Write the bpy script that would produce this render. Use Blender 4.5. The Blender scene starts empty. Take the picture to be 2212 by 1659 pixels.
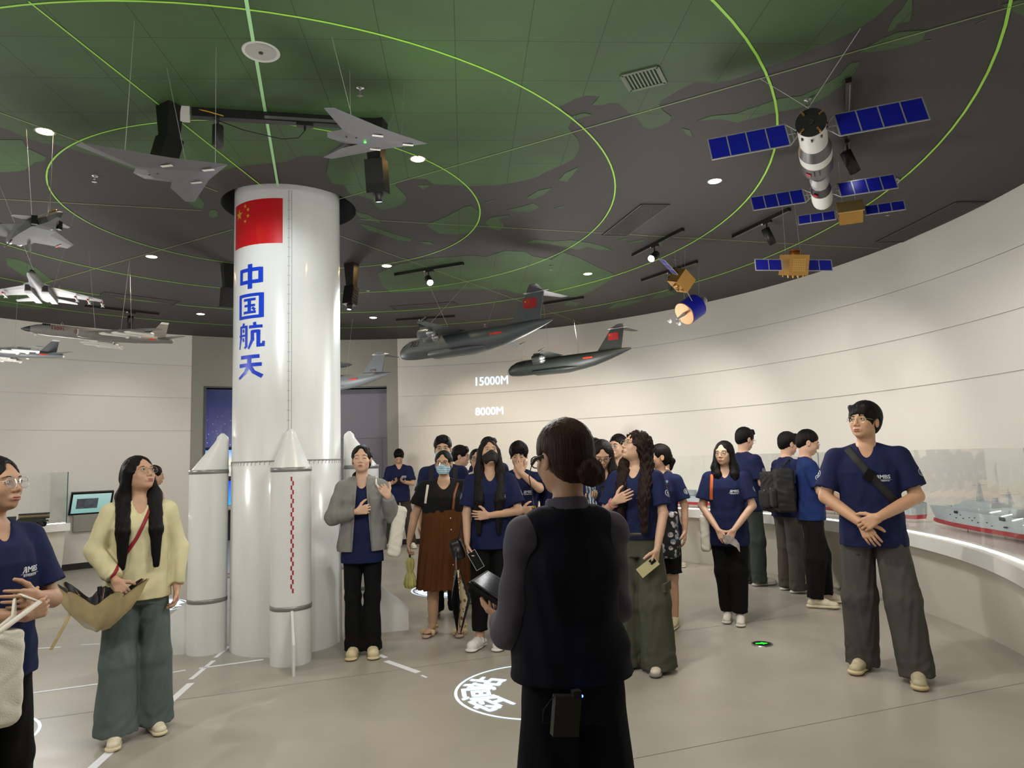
import bpy, math, random, time
import numpy as np
from mathutils import Vector, Matrix
from mathutils.bvhtree import BVHTree
random.seed(7)
SC = bpy.context.scene
COL = SC.collection
PI = math.pi
# ---------------------------------------------------------------- camera
F_PX, PITCH, ROLL, CAM_H = 1514.0, 0.1069, -0.0316, 1.53
cam = bpy.data.cameras.new('camera'); cam_ob = bpy.data.objects.new('camera', cam); COL.objects.link(cam_ob)
cam.sensor_fit = 'HORIZONTAL'; cam.sensor_width = 36.0; cam.lens = F_PX / 2212 * 36.0
cam.clip_start = 0.05; cam.clip_end = 80
_c, _s, _cp, _sp = math.cos(ROLL), math.sin(ROLL), math.cos(PITCH), math.sin(PITCH)
cam_ob.matrix_world = Matrix(((_c, -_s, 0, 0), (-_s * _sp, -_c * _sp, -_cp, 0), (_s * _cp, _c * _cp, -_sp, CAM_H), (0, 0, 0, 1)))
SC.camera = cam_ob
# ---------------------------------------------------------------- world, exposure
W = bpy.data.worlds.new('world'); SC.world = W; W.use_nodes = True
W.node_tree.nodes['Background'].inputs[0].default_value = (0.8, 0.85, 1, 1)
W.node_tree.nodes['Background'].inputs[1].default_value = 0.15
SC.view_settings.view_transform = 'Standard'; SC.view_settings.look = 'None'
SC.view_settings.gamma = 1.0; SC.view_settings.use_curve_mapping = False
SC.view_settings.exposure = 0.30
SC.cycles.max_bounces = 7; SC.cycles.diffuse_bounces = 4; SC.cycles.glossy_bounces = 4
SC.cycles.transparent_max_bounces = 12; SC.cycles.sample_clamp_indirect = 4.0
SC.cycles.caustics_reflective = False; SC.cycles.caustics_refractive = False
SC.cycles.use_denoising = True
# ---------------------------------------------------------------- room numbers
CX, CY = -2.135, 6.473          # centre of the round room
RW = 6.936                      # wall radius
HC = 3.92                       # ceiling height
PX, PY, PR = -2.037, 6.324, 0.466   # white rocket column

def light(name, kind, loc, power, color=(1, 0.95, 0.88), target=None, size=None, angle=60, blend=0.4, radius=0.04):
    l = bpy.data.lights.new(name, kind); o = bpy.data.objects.new(name, l); COL.objects.link(o)
    o.location = loc; l.energy = power; l.color = color
    if kind == 'SPOT': l.spot_size = math.radians(angle); l.spot_blend = blend; l.shadow_soft_size = radius
    if kind == 'POINT': l.shadow_soft_size = radius
    if kind == 'AREA':
        l.shape = 'RECTANGLE'; l.size, l.size_y = size
    if target is not None:
        d = Vector(target) - Vector(loc); o.rotation_euler = d.to_track_quat('-Z', 'Y').to_euler()
    return o
WARM, COOL, NEUT = (1, 0.86, 0.68), (0.93, 0.97, 1), (1, 0.95, 0.88)
# added fill: unseen point lights in mid-air that even out the hall
for x, y, p in [(-4.6, 5.2, 58), (-0.2, 3.6, 56), (1.6, 6.2, 58), (0.6, 9.4, 62), (-3.0, 10.4, 52), (-5.6, 8.4, 58), (-2.2, 1.6, 46)]:
    light('hall_lamp', 'POINT', (x, y, 2.35), p, (1, 0.98, 0.945), radius=0.30)
# recessed downlights: their housings are built with the ceiling fittings
DOWN = [(-3.22, 4.69), (-0.69, 5.33), (-4.0, 7.66), (-1.48, 8.33), (1.85, 5.98), (1.04, 9.0), (-4.79, 10.67), (-2.25, 11.35), (0.24, 11.98),
        (-0.2, 2.4), (-2.6, 1.7), (1.9, 3.0), (-5.4, 4.6), (-7.0, 7.6)]
for i, (x, y) in enumerate(DOWN):
    light('downlight_beam', 'SPOT', (x, y, HC - 0.03), 38, WARM, (x, y, 0), angle=115, blend=0.9, radius=0.05)
# track spots: (lamp position, aim, power, cone, colour)
TRACKS = [((-0.98, 8.50, 3.62), (-1.75, 6.3, 2.2), 260, 50, COOL),      # bright one right of the column
          ((1.66, 7.72, 3.62), (-1.6, 6.2, 1.6), 220, 44, COOL),
          ((-1.42, 11.40, 3.62), (-0.3, 13.3, 1.3), 120, 75, WARM),
          ((2.02, 8.95, 3.62), (2.6, 11.2, 1.3), 150, 85, NEUT),
          ((2.66, 7.02, 3.62), (4.2, 9.3, 1.2), 130, 85, NEUT),
          ((3.25, 4.75, 3.70), (4.7, 6.9, 1.1), 110, 75, NEUT),
          ((-5.66, 10.2, 3.62), (-6.6, 11.6, 1.8), 40, 75, NEUT),
          ((-1.93, 4.42, 3.55), (-2.1, 6.2, 2.9), 55, 55, COOL)]
for a, b, p, ang, c in TRACKS:
    light('track_beam', 'SPOT', a, p * 0.8, c, b, angle=ang, blend=0.8, radius=0.035)
# added wash spots with no fittings, to brighten walls, counter fronts and floor
for a, b, p in [((0.9, 10.4, 3.6), (1.2, 12.9, 0.2), 230), ((2.9, 3.6, 3.6), (4.7, 5.3, 1.1), 60), ((-3.2, 11.0, 3.6), (-3.6, 13.4, 2.6), 90), ((0.8, 8.2, 3.5), (3.6, 9.3, 0.3), 200), ((0.4, 4.4, 3.3), (3.8, 6.2, 0.2), 200),
                ((-6.4, 7.2, 3.6), (-8.9, 8.4, 1.6), 35), ((-0.9, 1.4, 3.6), (-2.0, 5.9, 0.8), 160), ((1.4, 1.6, 3.6), (1.6, 5.6, 0.4), 110),
                ((-3.4, 2.2, 3.6), (-3.2, 5.2, 0.6), 120), ((-8.0, 5.0, 3.6), (-7.4, 9.6, 1.4), 30)]:
    light('track_beam', 'SPOT', a, p * 0.6, NEUT, b, angle=100, blend=1.0, radius=0.06)
# ================================================================ helpers: materials
def lin(c):
    if isinstance(c, str):
        c = [int(c[i:i + 2], 16) / 255 for i in (0, 2, 4)]
        return tuple(x / 12.92 if x <= 0.04045 else ((x + 0.055) / 1.055) ** 2.4 for x in c)
    return tuple(c)
_M = {}
def mat(name, color, rough=0.6, metal=0.0, spec=0.5, bump=0.0, scale=80, var=0.0, stretch=(1, 1, 1), emit=0, emit_col=None, coat=0.0, alpha=None, sheen=0.0, vscale=None):
    if name in _M: return _M[name]
    m = bpy.data.materials.new(name); m.use_nodes = True; nt = m.node_tree; b = nt.nodes['Principled BSDF']
    c = lin(color); b.inputs['Base Color'].default_value = (*c, 1)
    b.inputs['Roughness'].default_value = rough; b.inputs['Metallic'].default_value = metal
    b.inputs['Specular IOR Level'].default_value = spec
    if coat: b.inputs['Coat Weight'].default_value = coat; b.inputs['Coat Roughness'].default_value = 0.08
    if sheen: b.inputs['Sheen Weight'].default_value = sheen
    if emit: b.inputs['Emission Color'].default_value = (*lin(emit_col or color), 1); b.inputs['Emission Strength'].default_value = emit
    if alpha is not None: b.inputs['Alpha'].default_value = alpha
    if bump or var:
        tc = nt.nodes.new('ShaderNodeTexCoord'); mp = nt.nodes.new('ShaderNodeMapping'); nz = nt.nodes.new('ShaderNodeTexNoise')
        mp.inputs['Scale'].default_value = stretch; nt.links.new(tc.outputs['Object'], mp.inputs[0]); nt.links.new(mp.outputs[0], nz.inputs['Vector'])
        nz.inputs['Scale'].default_value = scale; nz.inputs['Detail'].default_value = 4
        if bump:
            bp = nt.nodes.new('ShaderNodeBump'); bp.inputs['Strength'].default_value = bump; bp.inputs['Distance'].default_value = 0.01
            nt.links.new(nz.outputs[0], bp.inputs['Height']); nt.links.new(bp.outputs[0], b.inputs['Normal'])
        if var:
            n2 = nz
            if vscale:
                n2 = nt.nodes.new('ShaderNodeTexNoise'); n2.inputs['Scale'].default_value = vscale; n2.inputs['Detail'].default_value = 5
                nt.links.new(mp.outputs[0], n2.inputs['Vector'])
            r = nt.nodes.new('ShaderNodeValToRGB'); r.color_ramp.elements[0].position = 0.3; r.color_ramp.elements[1].position = 0.7
            r.color_ramp.elements[0].color = (*[x * (1 - var) for x in c], 1); r.color_ramp.elements[1].color = (*[min(1, x * (1 + var)) for x in c], 1)
            nt.links.new(n2.outputs[0], r.inputs[0]); nt.links.new(r.outputs[0], b.inputs['Base Color'])
    _M[name] = m
    return m
def glass_mat(name, tint=(0.985, 1, 0.995), refl=0.03):
    if name in _M: return _M[name]
    m = bpy.data.materials.new(name); m.use_nodes = True; nt = m.node_tree; nt.nodes.clear()
    o = nt.nodes.new('ShaderNodeOutputMaterial'); t = nt.nodes.new('ShaderNodeBsdfTransparent'); g = nt.nodes.new('ShaderNodeBsdfGlossy')
    mx = nt.nodes.new('ShaderNodeMixShader'); fr = nt.nodes.new('ShaderNodeFresnel'); ml = nt.nodes.new('ShaderNodeMath'); ml.operation = 'MULTIPLY_ADD'
    fr.inputs[0].default_value = 1.45; ml.inputs[1].default_value = 0.28; ml.inputs[2].default_value = refl * 0.3
    t.inputs[0].default_value = (*tint, 1); g.inputs['Roughness'].default_value = 0.01
    nt.links.new(fr.outputs[0], ml.inputs[0]); nt.links.new(ml.outputs[0], mx.inputs[0]); nt.links.new(t.outputs[0], mx.inputs[1])
    nt.links.new(g.outputs[0], mx.inputs[2]); nt.links.new(mx.outputs[0], o.inputs[0]); _M[name] = m
    return m
# ================================================================ helpers: meshes
def mesh_np(name, V, Fq, smooth=False):
    """V (n,3), Fq a list of index arrays, or one (m,4)/(m,3) array"""
    me = bpy.data.meshes.new(name)
    V = np.asarray(V, dtype=np.float32)
    if isinstance(Fq, np.ndarray):
        k = Fq.shape[1]; n = Fq.shape[0]
        me.vertices.add(len(V)); me.vertices.foreach_set('co', V.ravel())
        me.loops.add(n * k); me.loops.foreach_set('vertex_index', Fq.astype(np.int32).ravel())
        me.polygons.add(n); me.polygons.foreach_set('loop_start', np.arange(0, n * k, k, dtype=np.int32))
        me.polygons.foreach_set('loop_total', np.full(n, k, dtype=np.int32)); me.update(calc_edges=True)
    else:
        me.from_pydata([tuple(map(float, v)) for v in V], [], [tuple(int(i) for i in f) for f in Fq])
    if smooth: me.polygons.foreach_set('use_smooth', np.ones(len(me.polygons), dtype=bool))
    return me
class MB:
    """collects shapes into ONE mesh"""
    def __init__(s): s.v = []; s.f = []; s.sm = []
    def add(s, V, Fs, smooth=False, M=None):
        n = len(s.v)
        for p in V:
            s.v.append(tuple(M @ Vector(p)) if M is not None else tuple(p))
        for f in Fs: s.f.append(tuple(i + n for i in f)); s.sm.append(smooth)
        return s
    def box(s, c, h, R=None, M=None):
        V = [Vector((sx * h[0], sy * h[1], sz * h[2])) for sx in (-1, 1) for sy in (-1, 1) for sz in (-1, 1)]
        if R is not None: V = [R @ v for v in V]
        V = [v + Vector(c) for v in V]
        return s.add(V, [(0, 1, 3, 2), (4, 6, 7, 5), (0, 4, 5, 1), (2, 3, 7, 6), (0, 2, 6, 4), (1, 5, 7, 3)], False, M)
    def ring(s, rings, closed=True, caps=True, smooth=True, M=None):
        n = len(rings[0]); V = [p for r in rings for p in r]; Fs = []
        for i in range(len(rings) - 1):
            for j in range(n if closed else n - 1):
                k = (j + 1) % n; Fs.append((i * n + j, i * n + k, (i + 1) * n + k, (i + 1) * n + j))
        s.add(V, Fs, smooth, M)
        if caps:
            s.add(rings[0], [tuple(range(n))[::-1]], False, M); s.add(rings[-1], [tuple(range(n))], False, M)
        return s
    def tube(s, pts, r, n=8, M=None, caps=True):
        pts = [Vector(p) for p in pts]; m = len(pts); rr = r if isinstance(r, (list, tuple)) else [r] * m
        rings = []; up = None
        for i, p in enumerate(pts):
            t = (pts[min(i + 1, m - 1)] - pts[max(i - 1, 0)])
            if t.length < 1e-9: t = Vector((0, 0, 1))
            t.normalize()
            if up is None: up = t.orthogonal().normalized()
            up = (up - t * up.dot(t))
            up = up.normalized() if up.length > 1e-6 else t.orthogonal().normalized()
            b = t.cross(up)
            rings.append([p + (up * math.cos(2 * PI * j / n) + b * math.sin(2 * PI * j / n)) * rr[i] for j in range(n)])
        return s.ring(rings, True, caps, True, M)
    def lathe(s, prof, n=24, M=None, caps=True, a0=0, a1=2 * PI):
        """prof: list of (r, z)"""
        full = abs(a1 - a0 - 2 * PI) < 1e-6
        k = n if full else n + 1
        rings = [[Vector((r * math.cos(a0 + (a1 - a0) * j / n), r * math.sin(a0 + (a1 - a0) * j / n), z)) for j in range(k)] for r, z in prof]
        return s.ring(rings, full, caps and full, True, M)
    def ell(s, c, r, n=12, m=8, R=None, M=None):
        prof = []
        rings = []
        for i in range(1, m):
            a = PI * i / m
            ring = []
            for j in range(n):
                v = Vector((r[0] * math.sin(a) * math.cos(2 * PI * j / n), r[1] * math.sin(a) * math.sin(2 * PI * j / n), -r[2] * math.cos(a)))
                if R is not None: v = R @ v
                ring.append(v + Vector(c))
            rings.append(ring)
        return s.ring(rings, True, True, True, M)
    def prism(s, poly, z0, z1, M=None):
        n = len(poly); V = [(x, y, z0) for x, y in poly] + [(x, y, z1) for x, y in poly]
        Fs = [tuple(range(n))[::-1], tuple(range(n, 2 * n))] + [(i, (i + 1) % n, n + (i + 1) % n, n + i) for i in range(n)]
        return s.add(V, Fs, False, M)
    def build(s, name, m=None, parent=None, sharp=None):
        me = bpy.data.meshes.new(name); me.from_pydata(s.v, [], s.f)
        me.polygons.foreach_set('use_smooth', np.array(s.sm, dtype=bool)); me.update()
        return link(name, me, m, parent)
def link(name, me, m=None, parent=None):
    o = bpy.data.objects.new(name, me); COL.objects.link(o)
    if m is not None: me.materials.append(m)
    if parent is not None: o.parent = parent
    return o
def tag(o, label=None, cat=None, group=None, kind=None):
    if label: o['label'] = label
    if cat: o['category'] = cat
    if group: o['group'] = group
    if kind: o['kind'] = kind
    return o
def empty(name, loc=(0, 0, 0), rz=0, label=None, cat=None, group=None):
    o = bpy.data.objects.new(name, None); o.empty_display_size = 0.1; COL.objects.link(o)
    o.location = loc; o.rotation_euler = (0, 0, rz)
    return tag(o, label, cat, group)
def copy_tree(o, parent=None):
    c = o.copy(); COL.objects.link(c); c.parent = parent
    for ch in list(o.children): copy_tree(ch, c)
    return c
def text_mesh(s, size=1.0, depth=0.0, align='CENTER', bold=0.0):
    """text as flat mesh data (verts list, faces list) in its XY plane"""
    cu = bpy.data.curves.new('lettering', 'FONT'); cu.body = s; cu.size = size; cu.align_x = align; cu.align_y = 'CENTER'
    cu.extrude = depth; cu.resolution_u = 3
    ob = bpy.data.objects.new('lettering', cu); COL.objects.link(ob)
    dg = bpy.context.evaluated_depsgraph_get(); me = bpy.data.meshes.new_from_object(ob.evaluated_get(dg))
    V = [tuple(v.co) for v in me.vertices]; Fs = [tuple(p.vertices) for p in me.polygons]
    bpy.data.objects.remove(ob); bpy.data.curves.remove(cu); bpy.data.meshes.remove(me)
    if bold:   # heavier strokes: the same outline laid again, shifted a little
        n = len(V); V0, F0 = V, Fs; V, Fs = [], []
        for k, (dx, dy) in enumerate(((0, 0), (bold, bold * .5), (-bold, -bold * .5), (bold, -bold * .5), (-bold, bold * .5))):
            V += [(x + dx, y + dy, z) for x, y, z in V0]; Fs += [tuple(i + n * k for i in f) for f in F0]
    return V, Fs
def subdiv_tris(V, Fs, maxlen):
    """split long edges so that flat lettering can follow a curved surface"""
    V = [tuple(v) for v in V]; T = []
    for f in Fs:
        for i in range(1, len(f) - 1): T.append((f[0], f[i], f[i + 1]))
    for _ in range(8):
        mid = {}; out = []; any_ = False
        def m_(a, b):
            k = (min(a, b), max(a, b))
            if k in mid: return mid[k]
            if math.dist(V[a], V[b]) > maxlen:
                V.append(tuple((V[a][i] + V[b][i]) / 2 for i in range(3))); mid[k] = len(V) - 1
            else: mid[k] = None
            return mid[k]
        for a, b, c in T:
            x, y, z = m_(a, b), m_(b, c), m_(c, a)
            n = sum(q is not None for q in (x, y, z))
            if n == 0: out.append((a, b, c)); continue
            any_ = True
            if n == 3: out += [(a, x, z), (x, b, y), (z, y, c), (x, y, z)]
            elif n == 1:
                if x is not None: out += [(a, x, c), (x, b, c)]
                elif y is not None: out += [(a, b, y), (a, y, c)]
                else: out += [(a, b, z), (z, b, c)]
            else:
                if x is None: out += [(a, b, y), (a, y, z), (z, y, c)]
                elif y is None: out += [(a, x, z), (x, b, c), (x, c, z)]
                else: out += [(x, b, y), (a, x, y), (a, y, c)]
        T = out
        if not any_: break
    return V, T
# ================================================================ helpers: soft bodies from distance fields
def unit(v):
    v = np.asarray(v, float); return v / (np.linalg.norm(v) + 1e-12)
def V3(*a): return np.array(a, float)
class Field:
    def __init__(s): s.ops = []
    def _a(s, kind, lo, hi, fn, k, tag): s.ops.append((kind, np.array(lo, float), np.array(hi, float), fn, k, tag)); return s
    def cone(s, a, b, ra, rb, k=0.02, tag='b', flat=None, fa=1.0, cut=False, sub=False, bulge=0.0, cut0=False):
        a = V3(*a); b = V3(*b); L = np.linalg.norm(b - a); u = (b - a) / max(L, 1e-9); r = max(ra, rb) * max(1.0, 1.0 / fa if flat is not None else 1.0) + abs(bulge)
        fl = unit(flat) if flat is not None else None
        def fn(X, Y, Z):
            dx, dy, dz = X - a[0], Y - a[1], Z - a[2]
            t = dx * u[0] + dy * u[1] + dz * u[2]; h = np.clip(t / max(L, 1e-9), 0, 1)
            hx, hy, hz = dx - h * L * u[0], dy - h * L * u[1], dz - h * L * u[2]
            if fl is not None:
                q = (hx * fl[0] + hy * fl[1] + hz * fl[2]) * (fa - 1)
                hx, hy, hz = hx + q * fl[0], hy + q * fl[1], hz + q * fl[2]
            d = np.sqrt(hx * hx + hy * hy + hz * hz) - (ra + (rb - ra) * h + bulge * np.sin(np.pi * h))
            if cut: d = np.maximum(d, t - L)
            if cut0: d = np.maximum(d, -t)
            return d
        return s._a('sub' if sub else 'add', np.minimum(a, b) - r, np.maximum(a, b) + r, fn, k, tag)
    def ell(s, c, r, k=0.02, tag='b', R=None, sub=False):
        c = V3(*c); r = V3(*r); R = np.eye(3) if R is None else np.asarray(R, float); m = max(r)
        e = np.abs(R) @ r
        def fn(X, Y, Z):
            dx, dy, dz = X - c[0], Y - c[1], Z - c[2]
            q = [(R[0, i] * dx + R[1, i] * dy + R[2, i] * dz) / r[i] for i in range(3)]
            k0 = np.sqrt(q[0] ** 2 + q[1] ** 2 + q[2] ** 2) + 1e-9
            k1 = np.sqrt((q[0] / r[0]) ** 2 + (q[1] / r[1]) ** 2 + (q[2] / r[2]) ** 2) + 1e-9
            return k0 * (k0 - 1) / k1
        return s._a('sub' if sub else 'add', c - e, c + e, fn, k, tag)
    def box(s, c, h, rd=0.005, k=0.005, tag='b', R=None, sub=False):
        c = V3(*c); h = V3(*h); R = np.eye(3) if R is None else np.asarray(R, float); e = np.abs(R) @ h
        def fn(X, Y, Z):
            dx, dy, dz = X - c[0], Y - c[1], Z - c[2]
            q = [np.abs(R[0, i] * dx + R[1, i] * dy + R[2, i] * dz) - h[i] + rd for i in range(3)]
            o = np.sqrt(sum(np.maximum(v, 0) ** 2 for v in q)); return o + np.minimum(np.maximum(q[0], np.maximum(q[1], q[2])), 0) - rd
        return s._a('sub' if sub else 'add', c - e, c + e, fn, k, tag)
    def loft(s, tab, k=0.03, tag='b', p=2.2, sub=False):
        """tab rows: z, cx, cy, rx, ry"""
        T = np.array(tab, float); T = T[np.argsort(T[:, 0])]
        z0, z1 = T[0, 0], T[-1, 0]; lo = [(T[:, 1] - T[:, 3]).min(), (T[:, 2] - T[:, 4]).min(), z0]; hi = [(T[:, 1] + T[:, 3]).max(), (T[:, 2] + T[:, 4]).max(), z1]
        def fn(X, Y, Z):
            z = np.clip(Z, z0, z1); shp = z.shape
            zz = np.unique(z); 
            g = [np.interp(z.ravel(), T[:, 0], T[:, i]).reshape(shp) for i in range(1, 5)]
            q = (np.abs((X - g[0]) / g[2]) ** p + np.abs((Y - g[1]) / g[3]) ** p) ** (1 / p)
            d = (q - 1) * np.minimum(g[2], g[3])
            return np.maximum(d, np.maximum(Z - z1, z0 - Z))
        return s._a('sub' if sub else 'add', lo, hi, fn, k, tag)
    def fn(s, f, tag='b'):   # f(X,Y,Z,D)->D on the whole grid
        s.ops.append(('fn', None, None, f, 0, tag)); return s
    def eval(s, lo, hi, h, tags=None):
        lo = np.array(lo, float); n = np.maximum(np.ceil((np.array(hi) - lo) / h).astype(int) + 1, 3)
        ax = [np.float32(lo[i]) + np.arange(n[i], dtype=np.float32) * np.float32(h) for i in range(3)]
        D = np.full(n, 0.2, dtype=np.float32)
        for kind, a, b, f, k, tg in s.ops:
            if tags is not None and tg not in tags: continue
            if kind == 'fn':
                D = f(ax[0][:, None, None], ax[1][None, :, None], ax[2][None, None, :], D).astype(np.float32); continue
            m = k + 2.5 * h
            i0 = np.maximum(np.floor((a - m - lo) / h).astype(int), 0); i1 = np.minimum(np.ceil((b + m - lo) / h).astype(int) + 1, n)
            if (i1 <= i0).any(): continue
            sl = tuple(slice(i0[i], i1[i]) for i in range(3))
            X = ax[0][sl[0]][:, None, None]; Y = ax[1][sl[1]][None, :, None]; Z = ax[2][sl[2]][None, None, :]
            X, Y, Z = np.broadcast_arrays(X, Y, Z)
            d = f(X, Y, Z).astype(np.float32); cur = D[sl]
            if kind == 'add':
                hh = np.clip(0.5 + 0.5 * (cur - d) / k, 0, 1); D[sl] = cur * (1 - hh) + d * hh - k * hh * (1 - hh)
            else:
                d = -d; hh = np.clip(0.5 - 0.5 * (cur - d) / k, 0, 1); D[sl] = cur * (1 - hh) + d * hh + k * hh * (1 - hh)
        return D, lo
    def bounds(s, tags=None):
        L = [o for o in s.ops if o[0] == 'add' and (tags is None or o[5] in tags)]
        return np.min([o[1] for o in L], axis=0), np.max([o[2] for o in L], axis=0)
    def mesh(s, h, lo=None, hi=None, tags=None, pad=None):
        if lo is None:
            lo, hi = s.bounds(tags); pad = 3 * h + 0.01 if pad is None else pad; lo = lo - pad; hi = hi + pad
        D, lo = s.eval(lo, hi, h, tags)
        return nets(D, lo, h)
def nets(D, lo, h):
    S = D < 0
    c = S[:-1, :-1, :-1].astype(np.int8)
    tot = np.zeros(c.shape, np.int8)
    for dx in (0, 1):
        for dy in (0, 1):
            for dz in (0, 1):
                tot += S[dx:S.shape[0] - 1 + dx, dy:S.shape[1] - 1 + dy, dz:S.shape[2] - 1 + dz]
    act = (tot > 0) & (tot < 8); I = np.argwhere(act)
    if len(I) == 0: return np.zeros((0, 3)), np.zeros((0, 4), int)
    cor = np.array([(dx, dy, dz) for dx in (0, 1) for dy in (0, 1) for dz in (0, 1)])
    val = np.stack([D[I[:, 0] + a, I[:, 1] + b, I[:, 2] + c_] for a, b, c_ in cor], 1)
    P = np.zeros((len(I), 3)); N = np.zeros(len(I))
    for i in range(8):
        for j in range(i + 1, 8):
            if np.abs(cor[i] - cor[j]).sum() != 1: continue
            a, b = val[:, i], val[:, j]; m = (a < 0) != (b < 0)
            t = np.where(m, a / np.where(m, a - b, 1), 0)
            P[m] += cor[i] + (cor[j] - cor[i]) * t[m][:, None]; N[m] += 1
    V = (I + P / N[:, None]) * h + lo
    idx = np.full(act.shape, -1, np.int32); idx[act] = np.arange(len(I))
    Q = []
    sh = act.shape
    for ax_ in range(3):
        o1, o2 = [(1, 2), (2, 0), (0, 1)][ax_]
        a = S; sl0 = [slice(1, -1)] * 3; sl0[ax_] = slice(0, -1); sl1 = [slice(1, -1)] * 3; sl1[ax_] = slice(1, None)
        A, B = S[tuple(sl0)], S[tuple(sl1)]; E = np.argwhere(A != B)
        if len(E) == 0: continue
        fl = A[tuple(E.T)]
        base = E.copy(); base[:, o1] += 1; base[:, o2] += 1
        def g(d1, d2):
            q = base.copy(); q[:, o1] -= d1; q[:, o2] -= d2
            return idx[q[:, 0], q[:, 1], q[:, 2]]
        q = np.stack([g(1, 1), g(0, 1), g(0, 0), g(1, 0)], 1)
        q[~fl] = q[~fl][:, ::-1]
        Q.append(q[(q >= 0).all(1)])
    return V, np.concatenate(Q)
def field_obj(name, f, h, m, parent=None, **kw):
    V, Q = f.mesh(h, **kw)
    return link(name, mesh_np(name, V, Q, True), m, parent)
def merge_np(parts):
    V = []; Q = []; n = 0
    for v, q in parts:
        V.append(v); Q.append(q + n); n += len(v)
    return np.concatenate(V), np.concatenate(Q)
def rotm(yaw=0, pitch=0, roll=0):
    """yaw: turn to own left (+), pitch: up (+); degrees; local +Y is forward"""
    y, p, r = map(math.radians, (yaw, pitch, roll))
    Rz = np.array([[math.cos(y), -math.sin(y), 0], [math.sin(y), math.cos(y), 0], [0, 0, 1]])
    Rx = np.array([[1, 0, 0], [0, math.cos(p), -math.sin(p)], [0, math.sin(p), math.cos(p)]])
    Ry = np.array([[math.cos(r), 0, math.sin(r)], [0, 1, 0], [-math.sin(r), 0, math.cos(r)]])
    return Rz @ Rx @ Ry
# ================================================================ people
SKIN = lambda c='C79a7c': mat('skin_' + c, c, 0.5, bump=0.02, scale=300, spec=0.35)
def hair_mat(c='0b0908'): return mat('hair_' + c, c, 0.5, bump=0.5, scale=55, stretch=(4, 4, 0.25), spec=0.16, var=0.35)
def cloth_mat(c, rough=0.85, bump=0.15, scale=220, var=0.08): return mat('cloth_%s_%g' % (c, rough), c, rough, bump=bump, scale=scale, var=var, spec=0.25, vscale=9)
NAVY = '141c40'
def hand_ops(f, W, d, n, side, curl=0.35, s=1.0, tag='h', spread=1.0, thumb=0.5, fcurl=None):
    """W wrist, d finger direction, n palm normal, side +1 right hand, -1 left hand"""
    W = V3(*W); d = unit(d); n = unit(n - d * np.dot(n, d)); t = np.cross(d, n) * side
    base = [(0.030, 0.079, 0.072, 0.0088), (0.010, 0.084, 0.080, 0.0090), (-0.011, 0.081, 0.074, 0.0086), (-0.031, 0.073, 0.058, 0.0078)]
    for i, (tt, bb, L, r) in enumerate(base):
        K = W + (t * tt * spread + d * bb) * s
        f.cone(W + (t * tt * 0.45 + d * 0.004) * s, K, 0.0165 * s, 0.0125 * s, k=0.010 * s, tag=tag, flat=n, fa=1.25)
        c = curl if fcurl is None else fcurl[i]
        ang = 0; p = K; dirn = unit(d + t * 0.05 * (1.5 - i) * spread)
        for j, (fr, dc) in enumerate(((0.45, 0.75), (0.30, 1.0), (0.25, 0.7))):
            ang += c * dc; v = dirn * math.cos(ang) + n * math.sin(ang); q = p + v * L * fr * s
            f.cone(p, q, r * s * (1 - 0.08 * j), r * s * (0.95 - 0.1 * j), k=0.0025 * s, tag=tag); p = q
    p = W + (t * 0.022 + d * 0.020 + n * 0.004) * s
    v = unit(t * 0.75 + d * 0.6 + n * 0.25)
    f.cone(W + d * 0.008 * s, p, 0.017 * s, 0.0155 * s, k=0.012 * s, tag=tag)
    for j, L in enumerate((0.044, 0.032, 0.025)):
        q = p + v * L * s; f.cone(p, q, (0.0145 - 0.002 * j) * s, (0.0125 - 0.002 * j) * s, k=0.005 * s, tag=tag); p = q
        v = unit(v * (1 - thumb * 0.35) + d * 0.45 * thumb + n * 0.35 * thumb - t * 0.25 * thumb)
    return W + d * 0.09 * s
def head_ops(f, O, R, s, male=False, tag='f'):
    P = lambda x, y, z: O + R @ (V3(x, y, z) * s)
    E = lambda c, r, **k: f.ell(P(*c), V3(*r) * s, R=R, tag=tag, **k)
    j = 1.06 if male else 1.0
    E((0, -0.012, 0.035), (0.073, 0.091, 0.083), k=0.02)
    E((0, 0.026, -0.020), (0.061 * j, 0.062, 0.084), k=0.03)
    E((0, 0.012, -0.052), (0.056 * j, 0.058, 0.046), k=0.02)
    E((0, 0.058, -0.086), (0.024 * j, 0.023, 0.019), k=0.02)
    E((0.034, 0.056, -0.024), (0.024, 0.022, 0.026), k=0.015); E((-0.034, 0.056, -0.024), (0.024, 0.022, 0.026), k=0.015)
    E((0, 0.070, 0.028), (0.050, 0.018, 0.013), k=0.015)
    for x in (-1, 1): E((x * 0.031, 0.099, 0.004), (0.019, 0.014, 0.0105), k=0.010, sub=True)
    for x in (-1, 1): E((x * 0.030, 0.079, 0.003), (0.016, 0.0095, 0.009), k=0.004)
    f.cone(P(0, 0.084, 0.010), P(0, 0.099, -0.028), 0.0075 * s, 0.0105 * s, k=0.010 * s, tag=tag)
    for x in (-1, 1): E((x * 0.0115, 0.090, -0.034), (0.0085, 0.010, 0.0070), k=0.006)
    E((0, 0.080, -0.062), (0.027, 0.012, 0.014), k=0.012)
    E((0, 0.094, -0.0650), (0.022, 0.006, 0.0022), k=0.003, sub=True)
    for x in (-1, 1):
        E((x * 0.0765, -0.010, -0.006), (0.0085, 0.019, 0.031), k=0.006); E((x * 0.083, -0.004, -0.004), (0.004, 0.010, 0.018), k=0.003, sub=True)
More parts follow.
